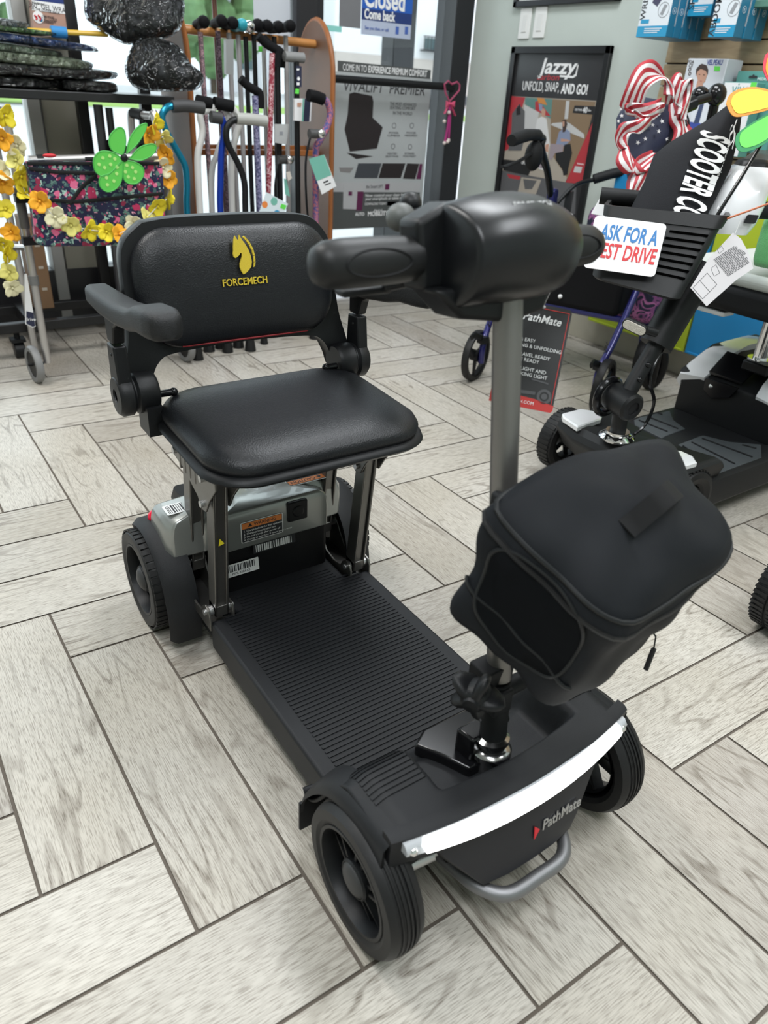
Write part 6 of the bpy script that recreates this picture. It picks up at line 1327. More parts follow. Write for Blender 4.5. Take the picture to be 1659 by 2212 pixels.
packet('thick black wrapped packet in the middle of the rack pile', -0.35, 0.725, 1.80, 2.02, 0.925, 0.962, CBK, seed=3)
packet('pale green wrapped packet on top of the black ones', 0.05, 0.655, 1.80, 2.0, 0.962, 0.998, CPL, tilt=-0.04, seed=4)
packet('dark green wrapped packet near the top of the rack pile', -0.25, 0.56, 1.80, 1.99, 1.000, 1.024, CGR, tilt=-0.04, seed=5)
packet('blue wrapped packet in the upper part of the rack pile', -0.25, 0.68, 1.80, 2.0, 1.027, 1.050, CBL, tilt=-0.04, seed=6)
packet('bright green packet edge just under the white leaflet', -0.10, 0.55, 1.81, 1.99, 1.051, 1.066, mat('packet_lime', (0.25, 0.50, 0.14), 0.5), tilt=-0.02, seed=7)
packet('grey white wrapped packet topmost on the rack pile', -0.30, 0.47, 1.82, 2.0, 1.066, 1.094, CGY, tilt=-0.03, seed=8)
packet('black curved packet behind the top of the rack pile', -0.30, 0.43, 1.95, 2.03, 1.060, 1.098, CBK, tilt=-0.05, seed=9)
def bundle(label, L, Yp, th, seed):
    D = float(np.dot(ony(330, 100, Yp)-CAM, _f))
    t = thing('wrapped_bundle', dep(np.mean([p[0] for p in L]), max(p[1] for p in L), D), label, 'bundle', 'black bundles in clear plastic')
    c = np.mean(np.array(L, float), axis=0); k_ = D/FPX; o = dep(c[0], c[1], D)
    sp_ = smooth_path([(a, b, 0) for a, b in L+[L[0]]], 4)[:-1]
    mb = MB(); pillow(mb, [((p[0]-c[0])*k_*0.95*(1+0.015*math.sin(9*i)), (c[1]-p[1])*k_*0.95) for i, p in enumerate(sp_)], o, RIGHT, UP, th*0.8, k=14)
    ph = seed*1.7
    for i, q in enumerate(mb.v):
        q = np.array(q); a_ = float(np.dot(q-o, RIGHT)); b_ = float(np.dot(q-o, UP)); mb.v[i] = tuple(q-_f*(0.006*math.sin(95*(a_+0.25*b_)+ph)+0.003*math.sin(210*a_-60*b_)))
    mb.build('pleated_cloth', mat('pleated_black', (0.006, 0.006, 0.0065), 0.5, bump=0.6, bscale=60), t, smooth=80)
    mb = MB(); pillow(mb, [((p[0]-c[0])*k_, (c[1]-p[1])*k_) for p in sp_], o, RIGHT, UP, th, k=9); mb.build('plastic_wrap', FILMB, t, smooth=80)
bundle('upper black pleated bundle in clear plastic at the rack end', [(185, -20), (290, -30), (385, -20), (398, 30), (375, 72), (300, 88), (265, 92), (225, 70), (185, 40)], 1.72, 0.055, 1)
bundle('lower black pleated bundle in clear plastic at the rack end', [(292, 90), (330, 84), (385, 100), (415, 140), (440, 165), (425, 190), (370, 194), (300, 190), (276, 172), (270, 140)], 1.70, 0.055, 2)
gx = thing('gel_wrap_box', (0.62, 2.0, 0.893), 'navy, white and skin toned gel wrap box standing on the rack', 'box')
GYW = 2.03; P = [ony(x, y, GYW) for x, y in [(66, -40), (160, -35), (163, 78), (75, 80)]]; bp_ = MB(); bp_.rings([P, [p+np.array([0, 0.05, 0]) for p in P]]); cbx = bp_.build('carton', mat('skin_print', (0.42, 0.25, 0.19), 0.45), gx, smooth=0)
mb = MB(); yp(mb, [(67, -38), (160, -34), (160, 12), (68, 0)], GYW-0.0006, 0.0006, 0); yp(mb, [(68, 0), (160, 12), (161, 33), (69, 22)], GYW-0.0006, 0.0006, 1)
cc = ony(83, 37, GYW-0.0012); mb.lathe([(0, 0), (0.018, 0), (0.018, 0.0006), (0, 0.0006)], cc, (0, -1, 0), 28, mi=1)
mb.tube([cc+np.array([-0.010+0.006*k, -0.0012, -0.008+0.004*k])+np.array([0.004*math.sin(4*t), 0, 0.013*t]) for k in range(1) for t in np.linspace(0, 1, 8)], 0.003, 6, mi=2); mb.tube([cc+np.array([0.002+0.004*math.sin(4*t), -0.0012, -0.010+0.016*t]) for t in np.linspace(0, 1, 8)], 0.003, 6, mi=2); mb.ball(cc+np.array([0.007, -0.001, -0.007]), (0.005, 0.0015, 0.006), mi=3)
mb.build('front_print', [mat('gel_navy', (0.01, 0.03, 0.16), 0.45), WHT, RED, mat('gel_blue', (0.03, 0.25, 0.45), 0.45)], cbx, smooth=0)
mb = MB(); exg = nrm([1, 0, -0.07])
for st_, s_, x, y, f_ in (('REUSABLE', 0.010, 83, 8, 0.042), ("360° GEL WRAP", 0.022, 105, 17, 0.128), ('FOR THE LOWER BACK', 0.010, 96, 23, 0.100), ('WRAP AROUND', 0.008, 104, 36, 0.04), ('HOT / COLD', 0.012, 106, 41, 0.052), ('COMPRESSION', 0.008, 106, 46, 0.042), ('COVERAGE', 0.008, 103, 49, 0.036)):
    mb.text(st_, s_, ony(x, y, GYW-0.0014), exg, (0.07, 0, 1), 0.0005, fit=f_)
mb.build('lettering', INK, cbx, smooth=0)
bc_ = thing('reacher_stick', ony(150, 70, 1.90), 'yellow stick with a blue foam grip lying on the rack pile', 'stick')
MB().tube([ony(60, 66, 1.86), ony(232, 74, 1.86)], 0.0085, 10).build('shaft', mat('amber_wood', (0.60, 0.38, 0.04), 0.35), bc_); MB().tube([ony(110, 68, 1.86), ony(143, 71, 1.86)], [0.017, 0.0175], 14).build('foam_grip', mat('foam_blue', (0.02, 0.20, 0.48), 0.6), bc_)
# folded wheelchair and cardboard boxes under the rack
wc = thing('folded_wheelchair', (0.82, 1.93, 0), 'dark folded wheelchair with a grey post standing under the rack', 'wheelchair')
for x in (0.74, 0.86):
    c = np.array([x, 1.93, 0.64]); MB().lathe([(0.085, -0.012), (0.10, -0.012), (0.10, 0.012), (0.085, 0.012)], c, (1, 0.25, 0), 36, close=True).build('wheel', RUB, wc, smooth=40)
    mb = MB(); mb.lathe([(0, -0.004), (0.087, -0.008), (0.087, 0.008), (0, 0.004)], c, (1, 0.25, 0), 30); mb.build('wheel_disc', BLK, wc)
    MB().tube([(x, 1.95, 0.12), (x, 1.96, 0.84)], 0.013, 10).build('frame_tube', mat('dark_tube', (0.09, 0.09, 0.10), 0.35, 0.7), wc)
x6 = ony(215, 260, 1.93)[0]
MB().tube([(x6, 1.93, 0.145), (x6, 1.93, 0.85)], 0.017, 12).build('frame_tube', MATS['dark_tube'], wc)
MB().box((0.80, 1.905, 0.40), (0.20, 0.05, 0.30)).build('seat_cloth', BLKM, wc, bevel=0.01)
for (xa, xb, y, z1, lab) in ((0.36, 0.43, 1.96, 0.48, 'brown corrugated box standing upright behind the walker leg'), (0.80, 0.90, 2.035, 0.60, 'brown corrugated box under the right end of the rack')):
    t = thing('cardboard_box', ((xa+xb)/2, y, 0.14), lab, 'box', 'cardboard boxes under the rack'); cbx = MB().box(((xa+xb)/2, y, (z1+0.145)/2), (xb-xa, 0.09, z1-0.145)).build('carton', mat('cardboard', (0.20, 0.115, 0.06), 0.7), t, bevel=0.003)
    mb = MB()
    for k in range(3): mb.box(((xa+xb)/2+0.01, y-0.0455, 0.22+0.08*k), (0.018, 0.001, 0.010))
    mb.build('flap_marks', mat('mark_pale', (0.45, 0.40, 0.34), 0.7), cbx, smooth=0)
# ================================================================== outside the storefront
CONC = mat('pavement', (0.62, 0.61, 0.60), 0.9, vary=0.1, vscale=0.3)
struct(MB().box((10, 14.26, -0.05), (80, 24.0, 0.08)).build('pavement', CONC, smooth=0))
struct(MB().box((10, 30, -0.05), (80, 7.4, 0.10)).build('grass_verge', mat('grass', (0.26, 0.42, 0.08), 0.95, vary=0.3, vscale=0.6), smooth=0))
struct(MB().box((10, 62, -0.06), (120, 56, 0.06)).build('street', mat('asphalt', (0.5, 0.5, 0.5), 0.95), smooth=0))
def far_building(nm, label, x0, x1, y, z1, m, base=None, roof=None, wins=()):
    t = thing(nm, ((x0+x1)/2, y, 0), label, 'building')
    MB().box(((x0+x1)/2, y+4, z1/2), (x1-x0, 8, z1)).build('wall', m, t, smooth=0)
    if base: MB().box(((x0+x1)/2, y-0.1, base/2), (x1-x0, 0.3, base)).build('stone_base', mat('stone_base', (0.55, 0.49, 0.45), 0.9), t, smooth=0)
    if roof: MB().prism([(x0-0.5, z1), (x1+0.5, z1), ((x0+x1)/2, z1+roof)], (0, y+8, 0), (1, 0, 0), (0, 0, 1), 8.3).build('roof', mat('slate_roof', (0.24, 0.25, 0.28), 0.9), t, smooth=0)
    for (a, b, c, d, rail) in wins:
        f = MB().box(((a+b)/2, y-0.05, (c+d)/2), (b-a, 0.2, d-c)).build('window', mat('far_window', (0.10, 0.16, 0.17), 0.2), t, smooth=0)
        if rail:
            mb = MB()
            for k in range(9): mb.box((a-0.4+(b-a+0.8)*k/8, y-0.5, c+0.35), (0.05, 0.05, 1.0))
            mb.box(((a+b)/2, y-0.5, c+0.85), (b-a+1.0, 0.08, 0.08)).box(((a+b)/2, y-0.5, c-0.12), (b-a+1.0, 0.8, 0.12)); mb.build('balcony', INK, t, smooth=0)
def gx_(px, py, y): return ony(px, py, y)
YB = 56.0
a, b = ony(722, 100, YB), ony(1010, 100, YB)
w1, w2 = ony(968, 20, YB), ony(985, 108, YB); w3, w4 = ony(826, 90, YB), ony(846, 112, YB)
far_building('apartment_building', 'white building with a dark balcony window and stone base across the street', a[0], b[0]+6, YB, 16, mat('white_render', (0.80, 0.79, 0.80), 0.9), ony(840, 121, YB)[2], None, [(w1[0], w2[0], w2[2], w1[2], False), (ony(920, 60, YB)[0], ony(962, 60, YB)[0], ony(940, 108, YB)[2], ony(940, 84, YB)[2], True), (w3[0], w4[0], w4[2], w3[2], False)])
YH = 70.0
a, b = ony(500, 80, YH), ony(606, 80, YH)
far_building('house', 'pale house with a slate roof beyond the cane stand', a[0], b[0], YH, ony(540, 40, YH)[2], mat('pale_render', (0.76, 0.76, 0.79), 0.9), None, 4.0, [(ony(520, 100, YH)[0], ony(545, 100, YH)[0], ony(530, 150, YH)[2], ony(530, 110, YH)[2], False)])
a, b = ony(-300, 80, YH), ony(60, 80, YH)
far_building('house', 'pale low building seen at the far left of the shop window', a[0], b[0], YH, ony(20, 24, YH)[2], MATS['pale_render'], None, None, [])
LEAF = mat('tree_leaves', (0.13, 0.24, 0.10), 0.9, vary=0.5, vscale=1.2)
for (px, py, y, r, lab) in ((455, 35, 60, 3.6, 'leafy green tree seen between the bundles and the canes'), (640, 75, 75, 3.0, 'small green tree behind the right cane panel'), (20, 5, 50, 3.0, 'leafy green tree at the far left window')):
    c = ony(px, py, y); t = thing('tree', (c[0], y, 0), lab, 'tree'); rnd = random.Random(px); mb = MB()
    for k in range(26):
        d = np.array([rnd.gauss(0, 1), rnd.gauss(0, 0.6), rnd.gauss(0, 0.8)]); d = d/max(1, np.linalg.norm(d)); mb.ball(c+d*r*0.8, r*rnd.uniform(0.2, 0.42), 8, 6)
    mb.build('crown', LEAF, t, smooth=0); MB().cyl((c[0], y, 0), (c[0], y, c[2]-r*0.3), 0.3).build('trunk', mat('bark', (0.06, 0.045, 0.03), 0.9), t)
def car(label, px, py, y, m, L=4.4):
    c = ony(px, py, y); x = c[0]; t = thing('car', (x, y, 0), label, 'car', 'cars parked across the street')
    prof = [(-L/2, 0.35), (-L/2, 0.75), (-L/2+0.9, 0.92), (-L/2+1.5, 1.42), (L/2-1.2, 1.45), (L/2-0.4, 0.95), (L/2, 0.85), (L/2, 0.35)]
    bd = MB().prism(prof, (x, y+0.85, 0), (1, 0, 0), (0, 0, 1), 1.7).build('body', m, t, smooth=0, bevel=0.08)
    MB().prism([(-L/2+1.1, 0.95), (-L/2+1.6, 1.36), (L/2-1.3, 1.38), (L/2-0.7, 0.97)], (x, y-0.86, 0), (1, 0, 0), (0, 0, 1), 0.02).build('window', INK, bd, smooth=0)
    for dx in (-L/2+0.8, L/2-0.8): MB().cyl((x+dx, y-0.9, 0.33), (x+dx, y-0.6, 0.33), 0.33).build('wheel', RUB, t)
car('dark grey car parked beyond the door banner', 945, 235, 45, mat('car_grey', (0.08, 0.08, 0.09), 0.3))
car('silver blue car seen under the rack at the far left', 30, 210, 26, mat('car_silver', (0.38, 0.42, 0.48), 0.3))
# dark post outside the door
pa, pb_ = ony(848, 100, 2.75), ony(894, 100, 2.75)
struct(MB().box(((pa[0]+pb_[0])/2, 2.80, 1.6), (pb_[0]-pa[0], 0.12, 3.2)).build('trim_7', ALU, bevel=0.004))
# ---- signs on the door
GYD = WY+0.024
bn = thing('door_banner', (2.05, GYD, 0.7), 'grey recliner chair banner with a dark lower band on the glass door', 'banner')
C4 = lambda L: [(680+x*380/1659, y*500/2183) for x, y in L]
P = [ony(*q, GYD) for q in C4([(215, 670), (1090, 745), (1000, 2130), (150, 2160)])]
x0_ = np.mean([P[0][0], P[3][0]]); x1_ = np.mean([P[1][0], P[2][0]]); z1_ = np.mean([P[0][2], P[1][2]]); z0_ = np.mean([P[2][2], P[3][2]])
sheet = MB().box(((x0_+x1_)/2, GYD-0.001, (z0_+z1_)/2), (x1_-x0_, 0.002, z1_-z0_)).build('sheet', mat('banner_grey', (0.40, 0.42, 0.425), 0.5), bn, smooth=0)
def bq(mb, L, mi, t=0.0006): yp(mb, C4(L), GYD-0.0022, t, mi)
mb = MB()
bq(mb, [(215, 570), (1095, 660), (1088, 745), (215, 672)], 0)
bq(mb, [(165, 1810), (990, 1815), (975, 2130), (150, 2160)], 0)
bq(mb, [(325, 885), (370, 870), (540, 905), (552, 960), (545, 1110), (640, 1200), (585, 1400), (330, 1430), (280, 1220), (310, 1080)], 1, 0.0008)
bq(mb, [(375, 1450), (550, 1475), (390, 1500), (300, 1440)], 1, 0.0008)
bq(mb, [(410, 1540), (630, 1540), (590, 1680), (370, 1680)], 2); bq(mb, [(640, 1540), (855, 1540), (810, 1680), (600, 1680)], 1); bq(mb, [(870, 1540), (985, 1545), (945, 1690), (830, 1685)], 1); bq(mb, [(990, 1545), (1015, 1545), (1000, 1690), (955, 1690)], 3)
bq(mb, [(270, 1740), (405, 1745), (390, 1975), (265, 1970)], 4, 0.0010); bq(mb, [(390, 1805), (460, 1805), (445, 1985), (385, 1985)], 3, 0.0009); bq(mb, [(665, 1735), (705, 1735), (700, 1790), (660, 1790)], 3); bq(mb, [(318, 1805), (352, 1805), (350, 1845), (316, 1845)], 3, 0.0012)
bq(mb, [(195, 1720), (1000, 1720), (992, 1812), (185, 1808)], 4, 0.0004)
bq(mb, [(228, 1580), (370, 1580), (330, 1630), (240, 1620)], 5)
bq(mb, [(685, 1900), (775, 1900), (770, 1940), (680, 1940)], 4); bq(mb, [(790, 1900), (890, 1900), (885, 1938), (785, 1938)], 4)
mb.build('picture', [mat('banner_dark', (0.075, 0.08, 0.08), 0.5), mat('recliner_brown', (0.020, 0.015, 0.016), 0.5), mat('banner_slate', (0.05, 0.055, 0.065), 0.5), mat('banner_plum', (0.10, 0.012, 0.06), 0.5), mat('banner_pale', (0.42, 0.42, 0.43), 0.5), mat('banner_mid', (0.22, 0.21, 0.21), 0.5)], sheet, smooth=0)
mb = MB()
def bt(st, size, x0, x1, y, mi, yy=None, **k):
    a, b = ony(*C4([(x0, y)])[0], GYD), ony(*C4([(x1, yy or y)])[0], GYD); mb.text(st, size, (a+b)/2+np.array([0, -0.0032, 0]), (1, 0, 0), (0, 0, 1), 0.0006, mi, fit=abs(b[0]-a[0]), **k)
bt('COME IN TO', 0.038, 262, 485, 640, 0, 648); bt('EXPERIENCE PREMIUM COMFORT', 0.038, 500, 1055, 665, 0, 690, bold=0.02)
bt('VIVALIFT  PREMIER', 0.062, 265, 1030, 820, 1, 850, shear=0.15)
bt('THE MOST ADVANCED', 0.020, 705, 955, 985, 2); bt('SEATING COMFORT', 0.020, 705, 945, 1020, 2); bt('IN THE WORLD', 0.020, 735, 915, 1070, 2)
for (a, c, s1_, s2_) in ((740, 1265, 'POWER', 'LUMBAR'), (905, 1265, 'POWER', 'HEADREST'), (725, 1460, 'HEATED', 'SEATING'), (890, 1460, 'EXTENDED', 'FOOTREST')):
    bt(s1_, 0.012, a-45, a+45, c-12, 2); bt(s2_, 0.012, a-60, a+60, c+14, 2)
for (a, c) in ((745, 1185), (912, 1185), (735, 1380), (895, 1385)): 
    q = ony(*C4([(a, c)])[0], GYD); mb.lathe([(0.010, 0), (0.0125, 0), (0.0125, 0.0006), (0.010, 0.0006)], q+np.array([0, -0.0026, 0]), (0, -1, 0), 20, mi=2, close=True)
bt('the Smart LIFT', 0.022, 480, 640, 1760, 1); bt('Now control your chair from', 0.020, 475, 870, 1840, 0); bt('your smartphone or tablet with ease!', 0.020, 475, 910, 1870, 0); bt('DOWNLOAD TODAY', 0.016, 470, 670, 1922, 0); bt('MOBILITY', 0.030, 495, 690, 2015, 0, bold=0.03); bt('AUTO', 0.022, 378, 465, 2020, 0, bold=0.02); bt('PRIDE', 0.014, 555, 635, 1985, 0); bt('quality', 0.014, 715, 800, 2010, 0)
mb.build('lettering', [WHT, mat('banner_ink', (0.06, 0.06, 0.065), 0.5), mat('banner_ink_light', (0.13, 0.13, 0.135), 0.5)], sheet, smooth=0)
cs_ = thing('closed_sign', ony(835, 40, GYD), 'blue and white closed notice hanging on the glass door', 'sign')
SGY = GYD-0.004
P = [ony(*q, SGY) for q in ((780, -45), (890, -40), (889, 84), (783, 76))]; xa = (P[0][0]+P[3][0])/2; xb = (P[1][0]+P[2][0])/2; zt2 = P[0][2]; zb2 = (P[2][2]+P[3][2])/2
crd = MB().box(((xa+xb)/2, SGY-0.0015, (zt2+zb2)/2), (xb-xa, 0.003, zt2-zb2)).build('card', mat('notice_pale', (0.42, 0.47, 0.60), 0.45), cs_, smooth=0)
mb = MB(); hz = lambda py: ony(835, py, SGY)[2]
for (p0_, p1_, mi) in ((-46, 24, 0), (24, 48, 1)): mb.box(((xa+xb)/2, SGY-0.0035, (hz(p0_)+hz(p1_))/2), (xb-xa, 0.001, hz(p0_)-hz(p1_)), mi=mi)
q = ony(857, 66, SGY); mb.box(q+np.array([0, -0.0035, 0]), (0.018, 0.001, 0.030), mi=2); q = ony(877, 66, SGY); mb.box(q+np.array([0, -0.0035, 0]), (0.018, 0.001, 0.030), mi=2)
mb.build('colour_bands', [mat('notice_blue', (0.015, 0.10, 0.44), 0.4), mat('notice_navy', (0.012, 0.035, 0.16), 0.4), mat('notice_mid_blue', (0.06, 0.12, 0.40), 0.4)], crd, smooth=0)
mb = MB()
def st(s_, size, x0, x1, py, mi, **k):
    a, b = ony(x0, py, SGY), ony(x1, py, SGY); mb.text(s_, size, ((a[0]+b[0])/2, SGY-0.0045, hz(py)), (1, 0, 0), (0, 0, 1), 0.0008, mi, fit=b[0]-a[0], **k)
st('Closed', 0.105, 786, 874, 1, 0, bold=0.025); st('Come back', 0.052, 785, 852, 36, 0, bold=0.03); st('See you then, or call', 0.018, 787, 838, 65, 1); mb.build('lettering', [WHT, MATS['notice_mid_blue']], crd, smooth=0)
# grey poster back and teal tape on the windows
wpst = thing('window_sheet', ony(590, 60, WY+0.02), 'plain pale grey sheet taped to the window behind the canes', 'sheet')
a, b = ony(548, 40, WY+0.022), ony(640, 40, WY+0.022); zb3 = ony(590, 112, WY+0.022)[2]
MB().box(((a[0]+min(b[0], 1.605))/2, WY+0.021, (zb3+1.75)/2), (min(b[0], 1.605)-a[0], 0.002, 1.75-zb3)).build('paper', mat('sheet_grey', (0.52, 0.55, 0.60), 0.6), wpst, smooth=0)
a, b = ony(733, 20, WY+0.026), ony(778, 62, WY+0.026)
tag(MB().box(((a[0]+b[0])/2, WY+0.0245, (b[2]+1.55)/2), (b[0]-a[0], 0.002, 1.55-b[2])).build('taped_sheet', mat('sheet_dark_grey', (0.16, 0.16, 0.17), 0.6), None, smooth=0), 'grey sheet taped to the door glass left of the closed notice', 'sheet')
q = ony(722, 62, WY+0.02)
tag(MB().box(q, (0.075, 0.001, 0.022)).build('tape_strip', mat('tape_mint', (0.25, 0.60, 0.55), 0.5), None, smooth=0), 'mint green tape strip on the door glass right of the cane panel', 'tape')
# pink heart ornament on the push bar
ho = thing('heart_ornament', ony(975, 200, WY-0.08), 'pink heart ornament with a ribbon bow and pearls hanging from the push bar', 'ornament')
PK = mat('ornament_pink', (0.38, 0.06, 0.13), 0.6); PKR = mat('ribbon_pink', (0.60, 0.07, 0.16), 0.6); PM = mat('cord_magenta', (0.35, 0.02, 0.16), 0.6); PRL = mat('pearl', (0.7, 0.6, 0.56), 0.25)
HY = WY-0.08
mb = MB(); mb.tube([ony(*q, HY) for q in [(976, 182), (968, 175), (960, 182), (962, 200), (971, 219), (982, 207), (992, 195), (993, 184), (987, 177), (976, 182)]], 0.0045, 8); mb.build('heart', PK, ho)
mb = MB(); pillow(mb, [(-0.022, -0.016), (-0.002, -0.003), (-0.002, 0.003), (-0.022, 0.014)], ony(971, 224, HY-0.004), (1, 0, 0), (0, 0, 1), 0.008); pillow(mb, [(0.034, -0.016), (0.002, -0.003), (0.002, 0.003), (0.034, 0.014)], ony(971, 224, HY-0.004), (1, 0, 0), (0, 0, 1), 0.008); mb.ball(ony(971, 224, HY-0.006), 0.008)
mb.tube([ony(973, 226, HY), ony(983, 250, HY)], 0.010, 8, flat=0.3, up=(0, 1, 0)).tube([ony(968, 226, HY), ony(960, 246, HY)], 0.008, 8, flat=0.3, up=(0, 1, 0)); mb.build('bow', PKR, ho)
mb = MB(); mb.tube(smooth_path([ony(971, 228, HY), ony(970, 250, HY), ony(967, 275, HY), ony(960, 312, HY)], 5), 0.006, 8).tube(smooth_path([ony(972, 228, HY), ony(972, 260, HY), ony(969, 303, HY)], 5), 0.005, 8); mb.build('cord', PM, ho)
for q in ((970, 243), (960, 262), (969, 303), (967, 306), (960, 309)): MB().ball(ony(*q, HY-0.008), 0.0085).build('pearl_bead', PRL, ho)
# ---- wooden cane display
OAK = mat('honey_wood', (0.30, 0.105, 0.03), 0.4, vary=0.2, vscale=9); OAKD = mat('brown_panel', (0.15, 0.065, 0.03), 0.5, vary=0.2, vscale=7); ROD = mat('rod_wood', (0.45, 0.20, 0.06), 0.35, vary=0.2, vscale=12)
cr = thing('cane_display', (1.285, 1.91, 0), 'wooden cane display stand with two round topped side panels and a rod', 'display stand')
for x, m_ in ((0.985, OAKD), (1.583, OAKD)):
    prof = [(-0.14, 0.0), (0.14, 0.0), (0.14, 0.98)]+[(0.14*math.cos(t), 0.98+0.198*math.sin(t)) for t in np.linspace(0, PI, 17)][1:]+[(-0.14, 0.98)]
    mb = MB(); mb.prism([(y, z) for y, z in prof], (x-0.011, 1.91, 0), (0, 1, 0), (0, 0, 1), 0.022); sp_ = mb.build('side_panel', m_, cr, smooth=30)
    mb = MB(); E_ = [np.array([x, 1.91+y, z]) for y, z in prof[2:]+[prof[0]]]; E_ = [np.array([x, 1.91+0.14, 0.0])]+E_
    mb.tube(E_, 0.0135, 8, flat=0.8); mb.build('edge_band', OAK, sp_, smooth=50)
MB().tube([(0.985, 1.90, 1.106), (1.583, 1.90, 1.098)], 0.0155, 16).build('rod', ROD, cr)
MB().box((1.284, 1.88, 0.703), (0.576, 0.022, 0.022)).box((1.284, 1.98, 0.713), (0.576, 0.022, 0.022)).build('lower_rail', OAK, cr, bevel=0.003)
MB().box((1.284, 1.92, 0.06), (0.576, 0.24, 0.03)).build('bottom_board', OAKD, cr, bevel=0.003)
for z in (0.985, 0.945, 0.55): MB().box((1.604, 1.83, z), (0.02, 0.06, 0.022)).build('peg_block', OAK, cr, bevel=0.002)
FOAM = mat('foam_black', (0.006, 0.006, 0.007), 0.75, bump=0.4, bscale=500, spec=0.15)
def pat(name, a, b, sc=60): return camo(name, [(0.0, a), (0.46, b), (0.56, a)], sc)
SH = {'grey': mat('shaft_grey', (0.28, 0.27, 0.27), 0.4), 'plum': pat('shaft_plum', '3a2a35', '6b5a63'), 'black': BLK, 'lav': pat('shaft_lavender', '8a88a6', '3c3d63', 70), 'red': pat('shaft_red', '8c2c3c', 'c9a2a6', 60), 'white': mat('enamel_white', (0.62, 0.61, 0.59), 0.3), 'blue': mat('anodised_blue', (0.012, 0.05, 0.42), 0.25, 0.5), 'teal': mat('anodised_teal', (0.01, 0.20, 0.33), 0.22, 0.6), 'floral': pat('shaft_pink_floral', '6b5a62', 'a8878c'), 'brown': mat('wood_brown', (0.10, 0.035, 0.02), 0.4), 'pinkblue': pat('shaft_pink_blue', 'b06a78', '4a4f8a', 50), 'silver': SILV}
CY = 1.855
def cane(label, sh, hx, hy, y=CY, kind='fritz', lean=0.0, r=0.0095, head=FOAM, bot=None, topz=None):
    h = ony(hx, hy, y); t = thing('walking_cane', (h[0]+lean, y, 0), label, 'cane', 'canes on the wooden stand')
    a = h; b = np.array([h[0]+lean, y-0.02, 0.086 if y > 1.81 else 0.011])
    MB().tube([a-np.array([0, 0, 0.01]), lerp(a, b, 0.5), b], r, 10).build('shaft', SH[sh], t, smooth=60)
    mb = MB()
    if kind == 'fritz': mb.tube(smooth_path([a+np.array([0, -0.055, 0.014]), a+np.array([0, -0.035, 0.020]), a+np.array([0, 0.0, 0.016]), a+np.array([0, 0.05, 0.012])], 4), [0.010, 0.017, 0.020, 0.021, 0.021, 0.020, 0.019, 0.018, 0.017, 0.016, 0.015, 0.014, 0.010], 12)
    elif kind == 'side': mb.tube(smooth_path([a+np.array([-0.055, 0, 0.040]), a+np.array([-0.025, 0, 0.018]), a+np.array([0.0, 0, 0.008]), a+np.array([0.018, 0, -0.004]), a+np.array([0.018, 0, -0.05])], 4), 0.015, 12)
    elif kind == 'ball': mb.tube([a+np.array([-0.05, 0, 0.0]), a+np.array([0.03, 0, 0.0])], [0.017, 0.018], 14)
    hd = mb.build('handle', head, t, smooth=60)
    MB().tube([b+np.array([0, 0, 0.02]), b-np.array([0, 0, 0.010])], [0.013, 0.017], 12).build('rubber_tip', RUB, t)
    return t, hd
cane('leftmost hanging cane with a black handle and pinkish grey shaft', 'floral', 432, 62, lean=0.0)
cane('black handled cane with a plum grey shaft, second along the rod', 'plum', 470, 60)
cane('cane with a black handle over a grey wrapped shaft', 'grey', 494, 64)
cane('slim grey cane with a bright turquoise handle', 'grey', 514, 68, head=mat('turquoise', (0.02, 0.30, 0.38), 0.5))
cane('cane with a polished silver handle, middle of the rod', 'black', 530, 72, head=CHR)
cane('black cane just right of the silver handled one', 'black', 548, 68)
cane('black handled cane with a silver shaft near the rod middle', 'silver', 568, 70)
cane('black handled cane second from the right along the rod', 'black', 592, 72)
cane('rightmost rod cane with a pointed black handle', 'grey', 617, 70)
cane('red patterned cane with a black derby handle, leaning left', 'red', 588, 108, y=1.715, kind='side', lean=-0.07, r=0.0105)
cane('all black cane with an upright elbow below its handle', 'black', 598, 112, y=1.76, kind='none' if False else 'side', r=0.0125)
cane('lavender patterned cane with a black derby handle, in front', 'lav', 551, 200, y=1.62, kind='side', r=0.0120)
cane('black cane with a grey horizontal grip by the right panel', 'black', 640, 124, y=1.72, kind='ball', head=mat('grip_grey', (0.20, 0.20, 0.20), 0.5), r=0.0115)
cane('thin brown wooden stick rising above the rod', 'brown', 462, -10, y=1.94)
# offset-handle canes in front
def offset(label, sh, px, y, r, grip, gm, quad=False):
    P = [ony(a, b, y) for a, b in px]; e = P[-1]; t = thing('offset_cane', (e[0], y, 0), label, 'cane', 'offset handle canes in front of the stand')
    P2 = P+[np.array([e[0], y, 0.30]), np.array([e[0], y, 0.035])]
    MB().tube(smooth_path(P2, 5), r, 12).build('shaft', SH[sh] if isinstance(sh, str) else sh, t, smooth=60)
    g = [ony(a, b, y) for a, b in grip]; MB().tube(smooth_path(g, 4), r*1.65, 12).build('foam_grip', gm, t, smooth=60)
    MB().tube([np.array([e[0], y, 0.05]), np.array([e[0], y, 0.0])], [r*1.5, r*2.0], 12).build('rubber_tip', RUB, t); return t
GG = mat('grip_charcoal', (0.035, 0.035, 0.037), 0.6)
offset('turquoise cane curved to the left with a charcoal grip', 'teal', [(380, 229), (362, 232), (350, 252), (360, 285), (385, 330), (400, 360), (404, 400), (404, 455)], 1.52, 0.0115, [(372, 230), (405, 229), (440, 234)], GG)
offset('white offset cane nearest the turquoise one', 'white', [(455, 232), (462, 236), (433, 245), (438, 285), (428, 330), (428, 380), (432, 455)], 1.60, 0.0120, [(425, 218), (455, 224)], FOAM)
offset('white offset cane directly left of the royal blue one', 'white', [(470, 230), (486, 238), (492, 262), (470, 330), (458, 370), (458, 455)], 1.62, 0.0105, [(440, 220), (478, 228)], FOAM)
